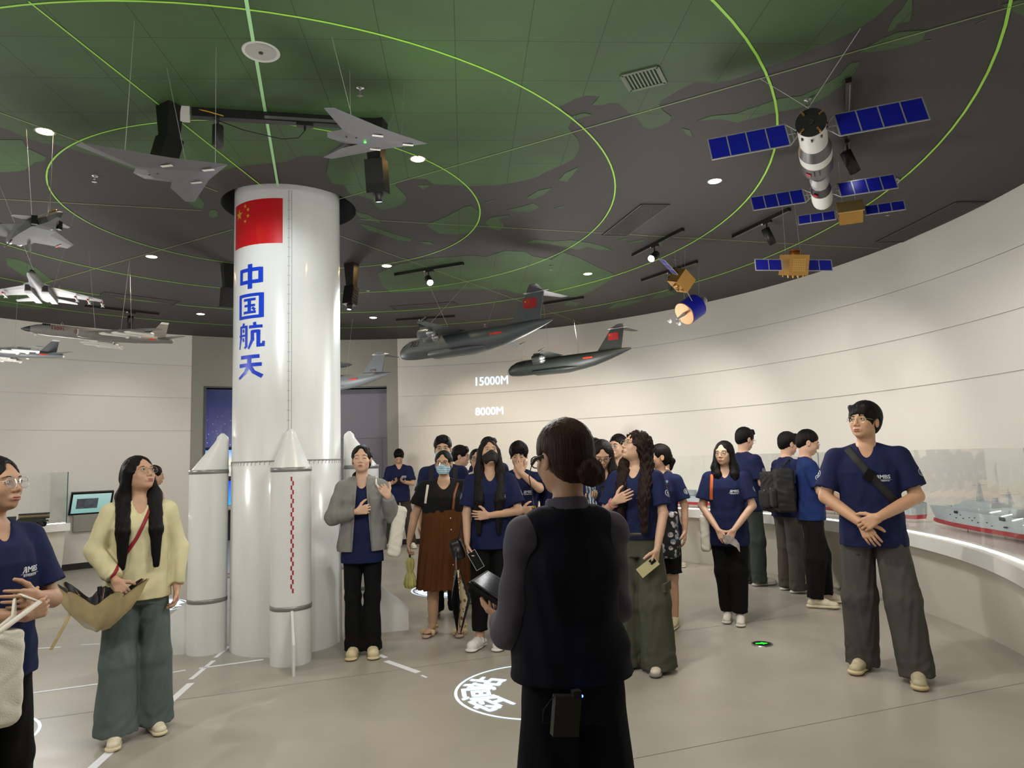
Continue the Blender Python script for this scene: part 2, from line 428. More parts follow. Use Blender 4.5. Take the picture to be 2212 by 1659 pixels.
def face_parts(root, O, R, s, skin, eyes='open', gaze=(0, 0), lips='a4605a', brow='15100d', brow_r=0.0022):
    P = lambda x, y, z: Vector(O + R @ (V3(x, y, z) * s)); RM = Matrix(R.tolist())
    e = MB(); ir = MB(); ls = MB(); bw = MB()
    for x in (-1, 1):
        if eyes == 'open':
            e.ell(P(x * 0.031, 0.0845, 0.003), (0.0135 * s, 0.0058 * s, 0.0048 * s), 12, 8, RM)
            ir.ell(P(x * 0.031 + gaze[0] * 0.005, 0.0878, 0.0035 + gaze[1] * 0.003), (0.0052 * s, 0.0036 * s, 0.0048 * s), 10, 6, RM)
        z = 0.0075 if eyes == 'open' else -0.001
        ls.tube([P(x * 0.0165, 0.0865, z - 0.004), P(x * 0.024, 0.0905, z), P(x * 0.032, 0.0905, z + 0.0012), P(x * 0.040, 0.087, z - 0.0005), P(x * 0.047, 0.080, z - 0.004)], 0.0013 * s, 5)
        bw.tube([P(x * 0.014, 0.0880, 0.021), P(x * 0.024, 0.0890, 0.0255), P(x * 0.036, 0.0845, 0.027), P(x * 0.049, 0.074, 0.022)], [brow_r * s * 0.8, brow_r * s * 1.2, brow_r * s, brow_r * s * 0.5], 6)
    if eyes == 'open':
        tag(e.build('eyes', mat('eye_white', 'cfc9c2', 0.25), root)); ir.build('irises', mat('iris', '120c09', 0.15), root)
    ls.build('eyelashes', mat('lash', '120d0b', 0.6), root); bw.build('eyebrows', mat('brow', '1d1511', 0.8), root)
    if lips:
        l = MB(); l.ell(P(0, 0.0905, -0.0600), (0.0205 * s, 0.0050 * s, 0.0042 * s), 12, 6, RM); l.ell(P(0, 0.0895, -0.0695), (0.0170 * s, 0.0055 * s, 0.0050 * s), 12, 6, RM)
        l.build('lips', mat('lips_' + lips, lips, 0.4), root)
def glasses(root, O, R, s, frame='b9a98f', r=0.0011, w=0.024, h=0.019, metal=0.8, y=0.100, square=2.4):
    P = lambda x, y_, z: Vector(O + R @ (V3(x, y_, z) * s)); g = MB(); ln = MB()
    for x in (-1, 1):
        pts = []
        for i in range(21):
            a = 2 * PI * i / 20; ca, sa = math.cos(a), math.sin(a)
            u = abs(ca) ** (2 / square) * (1 if ca > 0 else -1) * w; v = abs(sa) ** (2 / square) * (1 if sa > 0 else -1) * h
            pts.append(P(x * 0.0325 + u, y - 0.10 * (abs(x * 0.0325 + u) * 10) ** 2 * 0.1, -0.002 + v))
        g.tube(pts, r * s, 6)
        ln.add([p for p in pts[:-1]], [tuple(range(20))])
        g.tube([P(x * (0.0325 + w), y - 0.008, 0.006), P(x * 0.073, 0.06, 0.006), P(x * 0.079, 0.0, 0.008), P(x * 0.078, -0.015, -0.004)], r * s, 6)
    g.tube([P(-0.0325 + w, y, 0.003), P(0, y + 0.004, 0.007), P(0.0325 - w, y, 0.003)], r * s, 6)
    o = g.build('glasses', mat('glasses_' + frame, frame, 0.25, metal), root)
    ln.build('lens', glass_mat('lens_glass', (0.97, 0.98, 0.98), 0.12), o)
def fold_fn(s, z0, z1, amp, fz, fx, seed=0):
    def f(X, Y, Z, D):
        w = np.clip((Z - z0 * s) / (0.05 * s), 0, 1) * np.clip((z1 * s - Z) / (0.05 * s), 0, 1)
        a = np.sin(Z * fz + 2.2 * np.sin(X * fx + seed) + 1.7 * np.sin(Y * fx * 1.3 + 2 * seed)) * np.sin(X * fx * 1.7 + Z * fz * 0.35 + seed)
        return D + (amp * s * a * w).astype(np.float32)
    return f
def strands(amp, n=46, O=None, seed=0):
    def f(X, Y, Z, D):
        a = np.arctan2(Y - O[1], X - O[0])
        return D + (amp * np.sin(a * n + 3 * np.sin(Z * 9 + seed))).astype(np.float32) * np.float32(1) + (amp * 0.6 * np.sin(a * n * 0.37 + Z * 14)).astype(np.float32)
    return f
def shoe(root, A, yaw, s, kind, cm, lod):
    """A = ankle ground point (x,y), yaw in degrees"""
    R = rotm(yaw); P = lambda x, y, z: V3(A[0], A[1], 0) + R @ (V3(x, y, z) * s)
    f = Field(); sl = Field(); h = 0.006 if lod < 2 else 0.009
    T = {'sneaker': (0.036, 0.045, 0.030), 'clog': (0.038, 0.052, 0.026), 'sandal': (0.030, 0.040, 0.030), 'runner': (0.037, 0.045, 0.034), 'leather': (0.033, 0.038, 0.02)}[kind]
    hw, fw, st = T
    sl.cone(P(0, -0.045, st * 0.5), P(0, 0.06, st * 0.5), hw * s, hw * 0.93 * s, k=0.02, flat=R @ V3(0, 0, 1), fa=hw / (st * 0.52)); sl.cone(P(0, 0.05, st * 0.5), P(0.004, 0.150, st * 0.55), hw * 0.95 * s, fw * s, k=0.03, flat=R @ V3(0, 0, 1), fa=fw / (st * 0.55))
    if kind in ('sneaker', 'runner', 'leather'):
        f.cone(P(0, -0.035, 0.045), P(0, 0.0, 0.075), 0.034 * s, 0.036 * s, k=0.02); f.cone(P(0, 0.0, 0.075), P(0, 0.085, 0.052), 0.036 * s, 0.030 * s, k=0.03)
        f.cone(P(0, 0.06, 0.045), P(0.003, 0.150, 0.036), 0.034 * s, 0.036 * s, k=0.03, flat=R @ V3(0, 0, 1), fa=1.35)
        f.ell(P(0, 0.0, 0.115), (0.026 * s, 0.030 * s, 0.025 * s), k=0.006, sub=True)
    elif kind == 'clog':
        f.cone(P(0, 0.045, 0.048), P(0.004, 0.135, 0.040), 0.046 * s, 0.046 * s, k=0.02, flat=R @ V3(0, 0, 1), fa=1.05)
        f.cone(P(0, -0.050, 0.035), P(0, 0.03, 0.035), 0.036 * s, 0.042 * s, k=0.02, flat=R @ V3(0, 0, 1), fa=1.3)
        f.ell(P(0, -0.02, 0.085), (0.030 * s, 0.055 * s, 0.045 * s), k=0.008, sub=True)
        if lod < 2:
            for x, y in ((-.028, .09), (0, .085), (.028, .09), (-.02, .115), (.02, .115), (0, .125), (-.03, .135), (.032, .135)): f.ell(P(x, y, 0.088 - abs(x) * 0.5 - max(0, y - 0.11) * 0.5), (0.0045 * s,) * 3, k=0.002, sub=True)
            for x in (-1, 1):
                for y in (0.07, 0.10, 0.13): f.ell(P(x * 0.049, y, 0.045), (0.006 * s,) * 3, k=0.002, sub=True)
    else:
        f.cone(P(-0.045, 0.115, 0.045), P(0.048, 0.115, 0.045), 0.030 * s, 0.030 * s, k=0.01, flat=R @ V3(0, 1, 0), fa=1.8); f.ell(P(0, 0.118, 0.028), (0.044 * s, 0.050 * s, 0.028 * s), k=0.004, sub=True)
        f.cone(P(-0.042, 0.10, 0.045), P(-0.038, -0.03, 0.06), 0.006 * s, 0.006 * s, k=0.01); f.cone(P(0.042, 0.10, 0.045), P(0.038, -0.03, 0.06), 0.006 * s, 0.006 * s, k=0.01)
        f.cone(P(-0.038, 0.005, 0.085), P(0.038, 0.005, 0.085), 0.014 * s, 0.014 * s, k=0.01); f.cone(P(-0.036, -0.03, 0.07), P(0.036, -0.03, 0.07), 0.012 * s, 0.012 * s, k=0.01); f.ell(P(0, 0.0, 0.08), (0.036 * s, 0.045 * s, 0.04 * s), k=0.004, sub=True)
    up, so = cm
    o = field_obj('shoe', f, h, up, root)
    field_obj('sole', sl, h, so, o)
    if kind in ('sneaker', 'runner') and lod < 2:
        m = MB()
        for i in range(5):
            y = 0.045 + i * 0.016; z = 0.090 - i * 0.0075
            m.tube([P(-0.020, y, z - 0.006), P(0, y + 0.004, z + 0.001), P(0.020, y, z - 0.006)], 0.0028 * s, 5)
        m.build('laces', mat('laces', 'd8d2c4', 0.8), o)
    if kind == 'clog':
        m = MB(); m.tube([P(-0.046, 0.035, 0.045), P(-0.04, 0.02, 0.075), P(0, 0.030, 0.100), P(0.04, 0.02, 0.075), P(0.046, 0.035, 0.045)], 0.006 * s, 6); m.build('strap', up, o)
    return o
def person(label, x, y, face, H=1.66, b=1.0, male=False, lod=1, skin='c9a186', head=(0, 0, 0), arms=None, feet=None, lean=(0, 0),
           top=('tee', NAVY), legs=('pants', '0a0a0b', 0.075, 0.07), hair=('short', '0b0908'), shoes=('sneaker', 'ddd6c8', 'd2cbbb'),
           eyes='open', mask=None, specs=None, lips='9a5a50', hip=None, logo=True, group=None, hemz=0.80, scarf=None):
    t0 = time.time(); s = H / 1.70
    root = empty('person', (x, y, 0), math.radians(face), label, 'person', group)
    sk = SKIN(skin); hr_, hf, hb, hh = {0: (0.0036, 0.0032, 0.011, 0.006), 1: (0.0045, 0.0042, 0.013, 0.008), 2: (0.006, 0.006, 0.018, 0.011), 3: (0.008, 0.008, 0.022, 0.014)}[lod]
    S_ = lambda *a: V3(*a) * s
    lx, ly = lean
    sh = 0.161 * (1.08 if male else 0.97) * (0.5 + 0.5 * b)
    L_ = lambda z: V3(lx, ly, 0) * max(0, (z - 0.9)) / 0.5    # lean offset grows above the hip
    tx = lambda T, g=1.0: [(z * s, L_(z)[0] * s, (cy + L_(z)[1]) * s, rx * g * s, ry * g * s) for z, cy, rx, ry in T]
    f = Field(); bw = b
    wa = 0.138 if male else 0.122
    f.loft(tx([(0.80, 0, .150 * bw, .100 * bw), (0.90, -.01, .162 * bw, .105 * bw), (1.04, 0, wa * bw, .092 * bw), (1.15, 0.005, .138 * bw, .098 * bw), (1.26, 0.005, .150 * (.3 + .7 * bw), .100 * (.3 + .7 * bw)), (1.33, 0, .138 * (.5 + .5 * bw), .084 * (.5 + .5 * bw)), (1.385, -.008, .092, .060), (1.43, -.012, .062, .055)]), k=0.03)
    NB = S_(0, -0.015, 1.41) + L_(1.41) * s
    SHR = [S_(sg * sh, -0.008, 1.350) + L_(1.37) * s for sg in (1, -1)]
    for q in SHR:
        f.cone(NB - S_(0, 0, 0.04), q, 0.044 * s, 0.044 * s, k=0.03); f.cone(NB + S_(0, -0.015, 0.015), NB * 0.4 + q * 0.6 + S_(0, -0.015, 0.004), 0.036 * s, 0.030 * s, k=0.03)
    R = rotm(*head); hs = s * (1.04 if male else 1.01)
    O = S_(0, 0.010, 1.582) + L_(1.5) * s
    O = O - S_(0, 0, 0.0) + (R @ V3(0, 0, 0.06) - V3(0, 0, 0.06)) * s * 0.6
    for tg in ('b', 'f'): f.cone(NB, O + R @ S_(0, -0.022, -0.055), (0.056 if male else 0.049) * s, (0.054 if male else 0.047) * s, k=0.025, tag=tg)
    head_ops(f, O, R, hs, male)
    arms = arms or {}
    D0 = {'R': ((.225, -.02, 1.12), (.235, .04, .885), (0.05, 0.2, -1), (-1, 0.2, 0), .35), 'L': ((-.225, -.02, 1.12), (-.235, .04, .885), (-0.05, 0.2, -1), (1, 0.2, 0), .35)}
    AR = {}
    for i, kx in enumerate(('R', 'L')):
        a = arms.get(kx, D0[kx]); e, w, d, n, cu = a[:5]; opt = a[5] if len(a) > 5 else {}
        E_, W_ = S_(*e) + L_(1.1) * s, S_(*w) + L_(1.0) * s; d = unit(d); n = unit(n)
        AR[kx] = (SHR[i], E_, W_, d)
        ab = (0.5 + 0.5 * b) * (0.98 if male else 0.88)
        f.cone(SHR[i], E_, 0.050 * s * ab, 0.039 * s * ab, k=0.02); f.cone(E_, W_, 0.039 * s * ab, 0.0265 * s * ab, k=0.02, bulge=0.004 * s)
        f.cone(E_ + (W_ - E_) * 0.7, W_, 0.032 * s * ab, 0.0265 * s * ab, k=0.01, tag='h', flat=n, fa=1.15)
        hand_ops(f, W_, d, n, 1 if i == 0 else -1, cu, s * (1.0 if male else 0.92), **opt)
        AR[kx + 'h'] = (W_, d, n)
    feet = feet or ((0.10, 0.0, -8), (-0.10, 0.0, 8))
    HP = [S_(0.085 * (0.6 + 0.4 * b), -0.005, 0.90), S_(-0.085 * (0.6 + 0.4 * b), -0.005, 0.90)]
    KN, AN = [], []
    for i, (fx, fy, fyaw) in enumerate(feet):
        A = S_(fx, fy, 0.085); fw = rotm(fyaw) @ V3(0, 1, 0); Kp = (HP[i] * 0.47 + A * 0.53) + fw * 0.018 * s; KN.append(Kp); AN.append(A)
        f.cone(HP[i], Kp, 0.078 * s * b, 0.052 * s * (0.6 + 0.4 * b), k=0.03); f.cone(Kp, A, 0.050 * s * (0.6 + 0.4 * b), 0.036 * s, k=0.03, bulge=0.006 * s)
        if shoes[0] == 'sandal':
            f.cone(A - V3(0, 0, .01), A + fw * 0.12 * s - V3(0, 0, 0.030 * s), 0.032 * s, 0.024 * s, k=0.02)
            sd = rotm(fyaw) @ V3(1, 0, 0)
            for q in (-2, -1, 0, 1, 2): f.cone(A + fw * 0.11 * s + sd * q * 0.013 * s - V3(0, 0, .034 * s), A + fw * (0.158 - abs(q + (0.5 if i else -0.5)) * 0.006) * s + sd * q * 0.014 * s - V3(0, 0, .040 * s), 0.011 * s, 0.0085 * s, k=0.004)
        else: f.cone(A - V3(0, 0, .02), A + fw * 0.07 * s - V3(0, 0, 0.03 * s), 0.030 * s, 0.022 * s, k=0.02)
    parts = [f.mesh(hb, tags=('b',))]
    lo, hi = O - 0.16 * s, O + 0.16 * s; lo[2] = O[2] - 0.150 * s
    parts.append(f.mesh(hr_, lo, hi, tags=('f',)))
    ftags = ('h',)
    for kx in ('R', 'L'):
        W_, d, n = AR[kx + 'h']; c = W_ + d * 0.07 * s; parts.append(f.mesh(hf, c - 0.135 * s, c + 0.135 * s, tags=('h',)) if False else Field_mesh_hand(f, hf, c, s, kx, AR))
    V, Q = merge_np(parts)
    link('body', mesh_np('body', V, Q, True), sk, root)
    face_parts(root, O, R, hs, sk, eyes, lips=None if mask else lips, brow_r=0.0028 if male else 0.0020)
    if specs: glasses(root, O, R, hs, **specs)
    if mask:
        g = Field(); head_ops(g, O, R, hs, male, tag='b')
        P = lambda a, b_, c: O + R @ (V3(a, b_, c) * hs)
        def cutf(X, Y, Z, D):
            q = np.stack(np.broadcast_arrays(X - O[0], Y - O[1], Z - O[2]), -1) @ R / hs
            D = D - 0.0055 * hs
            top_ = q[..., 2] - (-0.010 - 0.020 * np.clip(np.abs(q[..., 0]) / 0.06, 0, 1)); bot = (-0.098 - q[..., 2]); bk = (0.012 + 0.25 * np.maximum(q[..., 2] + 0.03, 0)) - q[..., 1]
            D = np.maximum(D, np.maximum(top_, np.maximum(bot, bk)) * hs)
            if mask[1]: D = D + (0.0012 * np.cos(q[..., 2] * 2 * PI / 0.018)).astype(np.float32)
            return D
        g.cone(P(0, 0.080, -0.020), P(0, 0.070, -0.085), 0.026 * hs, 0.022 * hs, k=0.03)
        g.fn(cutf); mo = field_obj('mask', g, hr_ * 0.9, mat('mask_' + mask[0], mask[0], 0.75), root, lo=O - 0.14 * s, hi=O + 0.14 * s)
        m = MB()
        for sx in (-1, 1): m.tube([P(sx * 0.056, 0.035, -0.035), P(sx * 0.074, 0.01, -0.012), P(sx * 0.080, -0.018, 0.0), P(sx * 0.080, -0.022, -0.03), P(sx * 0.058, 0.030, -0.075)], 0.0012 * s, 5)
        m.build('ear_loop', mat('loop_' + mask[0], mask[0], 0.7), mo)
    hair_build(root, hair, O, R, hs, s, hh, NB, male)
    torso = clothes(root, top, legs, s, b, bw, tx, L_, NB, SHR, AR, HP, KN, AN, sh, hh, male, hemz, logo, lod, H)
    for i, (fx, fy, fyaw) in enumerate(feet):
        shoe(root, (fx * s, fy * s), fyaw, s * (1.08 if male else 0.99), shoes[0], (mat('shoe_' + shoes[1], shoes[1], 0.6, var=0.1, scale=40), mat('sole_' + shoes[2], shoes[2], 0.7)), lod)
    root['_t'] = round(time.time() - t0, 2)
    return dict(root=root, O=O, R=R, s=s, AR=AR, torso=torso, hs=hs, bvh=torso and torso.get('bvh'))
def Field_mesh_hand(f, h, c, s, kx, AR):
    """fine grid round one hand: keep only operations close to it"""
    g = Field(); r = 0.13 * s
    for op in f.ops:
        if op[0] != 'fn' and op[5] == 'h' and (op[2] > c - r).all() and (op[1] < c + r).all():
            g.ops.append(op)
    # drop the other hand when both are close: keep operations in the order added for this side
    me = [o for o in f.ops if o[0] != 'fn' and o[5] == 'h']; half = len(me) // 2
    mine = me[:half] if kx == 'R' else me[half:]
    ids = {id(o) for o in mine}; g.ops = [o for o in me if id(o) in ids]
    V, Q = g.mesh(h)
    return V, Q
def hair_build(root, hair, O, R, hs, s, h, NB, male):
    kind, col = hair[:2]; P = lambda x, y, z: O + R @ (V3(x, y, z) * hs); g = Field(); h = min(h, 0.009); m = hair_mat(col)
    E = lambda c, r, **k: g.ell(P(*c), V3(*r) * hs, R=R, **k)
    G = lambda x, y, z: O + V3(x, y, z) * s      # hanging hair follows gravity, not the head's tilt
    if kind in ('short', 'bowl', 'crop'):
        t = {'short': 0.014, 'bowl': 0.020, 'crop': 0.009}[kind]
        E((0, -0.016, 0.040), (0.073 + t, 0.091 + t, 0.084 + t), k=0.02)
        E((0, -0.065, -0.015), (0.058, 0.042, 0.055), k=0.03)
        E((0, 0.106, -0.034), (0.070, 0.074, 0.094 if kind != 'bowl' else 0.078), k=0.010, sub=True)
        E((0, 0.03, -0.085), (0.11, 0.075, 0.062), k=0.012, sub=True)
        E((0, -0.02, -0.120), (0.11, 0.12, 0.055), k=0.01, sub=True)
        for x in (-1, 1): E((x * 0.082, -0.002, -0.018), (0.022, 0.026, 0.040), k=0.008, sub=True)
        if kind == 'bowl':
            for i in range(7): x = -0.048 + i * 0.016; g.cone(P(x, 0.075, 0.085), P(x * 1.05 + 0.006 * math.sin(i * 3), 0.090 - abs(x) * 0.25, 0.036 + 0.006 * math.sin(i * 2.3)), 0.016 * hs, 0.006 * hs, k=0.008)
        if kind == 'short':
            for i in range(9): a = -1.1 + i * 0.27; g.cone(P(0.05 * math.sin(a), 0.040 + 0.02 * math.cos(a), 0.106), P(0.064 * math.sin(a), 0.062 + 0.020 * math.cos(a), 0.078 + 0.006 * math.sin(i * 2.7)), 0.016 * hs, 0.007 * hs, k=0.012)
        g.fn(strands(0.0018 * hs, 38, O))
    else:
        E((0, -0.018, 0.036), (0.086, 0.104, 0.096), k=0.02)
        E((0, -0.055, -0.020), (0.070, 0.055, 0.065), k=0.03)
        E((0, 0.118, -0.012), (0.062, 0.084, 0.094), k=0.008, sub=True); E((0, 0.100, 0.062), (0.026, 0.045, 0.045), k=0.010, sub=True)
        E((0, 0.045, -0.110), (0.11, 0.06, 0.055), k=0.01, sub=True)
        if kind in ('bun', 'tail', 'lowtail'):
            for x in (-1, 1): E((x * 0.088, 0.000, -0.020), (0.028, 0.030, 0.042), k=0.010, sub=True)
            E((0, 0.0, -0.120), (0.10, 0.10, 0.045), k=0.01, sub=True)
        if kind == 'bun':
            bx, bz = hair[2] if len(hair) > 2 else (0, -0.05)
            c = V3(bx, -0.112, bz); pts = [c + V3(0.030 * math.cos(a), 0.006 * math.sin(a * 2), 0.028 * math.sin(a)) for a in np.linspace(0, 2 * PI, 9)]
            for i in range(8): g.cone(P(*pts[i]), P(*pts[i + 1]), 0.020 * hs, 0.020 * hs, k=0.004)
            E(tuple(c + V3(0, -0.008, 0)), (0.022, 0.022, 0.022), k=0.004)
        if kind == 'tail':
            g.cone(P(0, -0.10, 0.0), P(0, -0.135, -0.03), 0.022 * hs, 0.030 * hs, k=0.01); g.cone(P(0, -0.135, -0.03), P(0.0, -0.125, -0.11), 0.030 * hs, 0.014 * hs, k=0.015)
        if kind == 'lowtail':
            sd = hair[2] if len(hair) > 2 else 1
            g.cone(P(0, -0.085, -0.05), G(sd * 0.055, -0.03, -0.13), 0.026 * hs, 0.022 * hs, k=0.02); g.cone(G(sd * 0.055, -0.03, -0.13), G(sd * 0.075, 0.02, -0.21), 0.022 * hs, 0.010 * hs, k=0.015)
        if kind in ('long', 'straight', 'curly', 'bob'):
            ln = hair[2] if len(hair) > 2 else 0.36; sides = hair[3] if len(hair) > 3 else (1, 1)
            for i, sg in enumerate((1, -1)):
                w = sides[i]
                if w <= 0: continue
                a = P(sg * 0.074, -0.005, 0.02); c = G(sg * 0.088, 0.005, -0.13); e = G(sg * 0.092 * w, (0.150 if ln > 0.3 else 0.075 if ln > 0.2 else 0.015), -ln)
                g.cone(a, c, 0.034 * hs, 0.046 * hs, k=0.03, flat=V3(1, 0, 0), fa=1.3); 
                if ln > 0.16: 
                    mid = c * 0.5 + e * 0.5 + V3(0, 0.055 if ln > 0.3 else 0.012, 0) * s
                    g.cone(c, mid, 0.046 * hs, 0.042 * hs, k=0.03, flat=V3(0.3 * sg, 1, 0), fa=1.5); g.cone(mid, e, 0.042 * hs, (0.020 if ln > 0.3 else 0.012) * hs, k=0.012, flat=V3(0.3 * sg, 1, 0), fa=1.5)
            g.cone(P(0, -0.075, 0.0), G(0, -0.085, -0.14), 0.070 * hs, 0.080 * hs, k=0.03, flat=V3(0, 1, 0), fa=1.7)
            if ln > 0.2: g.cone(G(0, -0.085, -0.14), G(0, -0.125, -ln * 1.0), 0.085 * hs, 0.055 * hs, k=0.03, flat=V3(0, 1, 0), fa=2.2)
        amp = {'curly': 0.004, 'bun': 0.0011}.get(kind, 0.0020)
        if kind == 'curly':
            def cf(X, Y, Z, D): return D + ((0.006 * np.sin(Z * 95 + 5 * np.sin(X * 45)) * np.sin(X * 70 + Y * 60)).astype(np.float32) - 0.004) * np.float32(hs)
            g.fn(cf)
        g.fn(strands(amp * hs, 50, O))
    field_obj('hair', g, h, m, root)
def surf_project(bvh, V, n, off=0.002, start=0.25):
    out = []
    n = Vector(n)
    for v in V:
        v = Vector(v); r = bvh.ray_cast(v + n * start, -n)
        out.append(r[0] + n * off if r[0] is not None else None)
    return out
def decal(root, bvh, name, VF, origin, u, v, m, off=0.002, maxlen=0.012):
    """lay flat shapes (2-D) on a curved garment: origin, axes u,v; projected along -(u x v)"""
    V, Fs = subdiv_tris([(a, b_, 0) for a, b_, *_ in VF[0]], VF[1], maxlen)
    u = Vector(u); v = Vector(v); n = u.cross(v).normalized(); O = Vector(origin)
    W_ = surf_project(bvh, [O + u * a + v * b_ for a, b_, _ in V], n, off, 0.2)
    keep = [t for t in Fs if all(W_[i] is not None for i in t)]
    if not keep: return None
    W_ = [w if w is not None else O for w in W_]
    return link(name, mesh_np(name, [tuple(w) for w in W_], [tuple(t) for t in keep]), m, root)
_logo = {}
def logo_shapes():
    if _logo: return _logo
    V, Fs = text_mesh('MBS', 0.034, bold=0.0009); V2, F2 = text_mesh('商学院管理学院', 0.0105, bold=0.0003)
    A = [(x + 0.012, y + 0.004, 0) for x, y, *_ in V]; n = len(A); A += [(x, y - 0.020, 0) for x, y, *_ in V2]; F_ = [tuple(f) for f in Fs] + [tuple(i + n for i in f) for f in F2]
    # small crown-like strokes left of the letters
    def poly(P_):
        k = len(A); A.extend([(x, y, 0) for x, y in P_]); F_.append(tuple(range(k, k + len(P_))))
    poly([(-.042, -.009), (-.036, -.009), (-.027, .006), (-.031, .009)]); poly([(-.038, .008), (-.030, .011), (-.024, .018), (-.030, .017)]); poly([(-.028, -.009), (-.020, -.009), (-.021, .016), (-.027, .016)])
    poly([(-.050, -.0125), (.048, -.0125), (.048, -.0138), (-.050, -.0138)])
    # round sleeve badge: ring, star and base bars
    B = []; G = []; N = 28
    for r0, r1 in ((0.026, 0.0235), (0.0215, 0.0205)):
        k = len(B); B += [(r0 * math.cos(2 * PI * i / N), r0 * math.sin(2 * PI * i / N), 0) for i in range(N)] + [(r1 * math.cos(2 * PI * i / N), r1 * math.sin(2 * PI * i / N), 0) for i in range(N)]
        G += [(k + i, k + (i + 1) % N, k + N + (i + 1) % N, k + N + i) for i in range(N)]
    k = len(B); B += [((0.011 if i % 2 == 0 else 0.005) * math.sin(PI * i / 5), (0.011 if i % 2 == 0 else 0.005) * math.cos(PI * i / 5) + 0.005, 0) for i in range(10)]; B.append((0, 0.005, 0)); G += [(k + (i + 1) % 10, k + i, k + 10) for i in range(10)]
    for y, w in ((-0.007, 0.013), (-0.011, 0.010), (-0.015, 0.006)):
        k = len(B); B += [(-w, y, 0), (w, y, 0), (w, y + 0.0022, 0), (-w, y + 0.0022, 0)]; G.append((k, k + 1, k + 2, k + 3))
    _logo['chest'] = (A, F_); _logo['badge'] = (B, G)
    return _logo
def clothes(root, top, legs, s, b, bw, tx, L_, NB, SHR, AR, HP, KN, AN, sh, h, male, hemz, logo, lod, H):
    S_ = lambda *a: V3(*a) * s
    kind, col = top[:2]; g = Field(); bb = (0.4 + 0.6 * b) * 0.96
    body_p = 2.3
    tk = 0.0 if kind != 'hoodie' else 0.026
    T = [(hemz, -0.002, .194 * bb + tk, .140 * bb + tk), (0.92, -.003, .190 * bb + tk, .137 * bb + tk), (1.04, 0, (.176 if male else .168) * bb + tk, .124 * bb + tk), (1.15, .004, .172 * bb + tk, .124 * bb + tk), (1.26, .004, .178 * bb + tk, .127 * bb + tk), (1.33, 0, .160 * bb + tk, .106 * bb + tk), (1.38, -.008, .118 + tk, .080 + tk), (1.42, -.014, .072 + tk, .066)]
    if kind == 'vest': T = [(0.985 - .02, 0, .200, .150), (1.0, 0, .190, .140), (1.08, 0, .160, .118), (1.15, 0.002, .160, .120), (1.24, .004, .166, .124), (1.32, 0, .140, .105), (1.38, -.008, .118, .086), (1.422, -.014, .082, .074)]; T[0] = (hemz, 0, .196, .152)
    if kind == 'dress': T = [(1.13, 0.0, .190 * bb, .160 * bb), (1.20, .006, .185 * bb, .160 * bb), (1.27, .010, .182 * bb, .150 * bb), (1.335, 0, .172 * bb, .118), (1.39, -.008, .120, .082), (1.425, -.014, .075, .068)]
    g.loft(tx(T), k=0.02, p=body_p)
    for i, q in enumerate(SHR):
        if kind == 'vest':
            g.cone(NB - S_(0, 0.0, 0.045), NB * 0.30 + q * 0.70, 0.055 * s, 0.055 * s, k=0.03); g.cone(NB + S_(0, -0.015, 0.0), NB * 0.4 + q * 0.6 + S_(0, -0.01, 0.008), 0.044 * s, 0.040 * s, k=0.03); continue
        g.cone(NB - S_(0, 0.0, 0.045), q + S_(0, 0, -.004), (0.056 + tk) * s, (0.057 + tk * .6) * s * bb, k=0.03); g.cone(NB + S_(0, -0.015, 0.012), NB * 0.35 + q * 0.65 + S_(0, -0.01, 0.012), (0.048 + tk * .5) * s, 0.043 * s, k=0.03)
    sl = {'tee': 0.78, 'dress': 0.62, 'vest': 0, 'blouse': 1.9, 'hoodie': 1.92, 'shirt': 0.75}.get(kind, 0.78)
    r0, r1 = {'tee': (.070, .078), 'dress': (.072, .078), 'blouse': (.066, .062), 'hoodie': (.074, .070), 'shirt': (.068, .074)}.get(kind, (.07, .078))
    shirt_sleeves = None
    for kx in ('R', 'L'):
        A, E, Wr, d = AR[kx]
        if sl == 0: continue
        if sl < 1: g.cone(A, A + (E - A) * sl, r0 * s * bb, r1 * s * bb, k=0.022, cut=True)
        else:
            g.cone(A, E, r0 * s * bb, r1 * s * bb, k=0.022); end = E + (Wr - E) * (sl - 1.0)
            g.cone(E, end, r1 * s * bb, 0.046 * s, k=0.02, cut=True, bulge=0.006 * s)
            g.cone(end - unit(Wr - E) * 0.035 * s, end + unit(Wr - E) * 0.004, 0.036 * s, 0.036 * s, k=0.004, cut=True)
    Fz = NB + S_(0, 0.02, 0)
    if kind in ('tee', 'shirt', 'blouse', 'hoodie', 'dress'):
        vd = {'tee': 0.042, 'shirt': 0.03, 'blouse': 0.07, 'hoodie': 0.05, 'dress': 0.02}[kind]
        g.cone(NB + S_(0, -0.005, -0.022), NB + S_(0, 0.0, 0.12), 0.055 * s, 0.066 * s, k=0.006, sub=True)
        g.cone(NB + S_(0, 0.02, 0.02), NB + S_(0, 0.12, -0.020), 0.046 * s, 0.036 * s, k=0.006, sub=True)
        if kind != 'dress': g.cone(NB + S_(0, 0.075, -0.018), NB + S_(0, 0.15, -0.030 - vd), 0.034 * s, 0.008 * s, k=0.006, sub=True)
        else: g.cone(NB + S_(0, 0.07, 0.02), NB + S_(0, 0.12, -0.01), 0.07 * s, 0.06 * s, k=0.006, sub=True)
    if kind == 'vest': g.cone(NB + S_(0, -0.005, -0.005), NB + S_(0, 0.0, 0.12), 0.058 * s, 0.085 * s, k=0.006, sub=True)
    g.fn(fold_fn(s, hemz - .02, 1.34, 0.0038 if kind != 'blouse' else 0.0065, 15, 24, seed=H * 40)); g.fn(fold_fn(s, hemz - .02, 1.12, 0.0030, 40, 15, seed=H * 17))
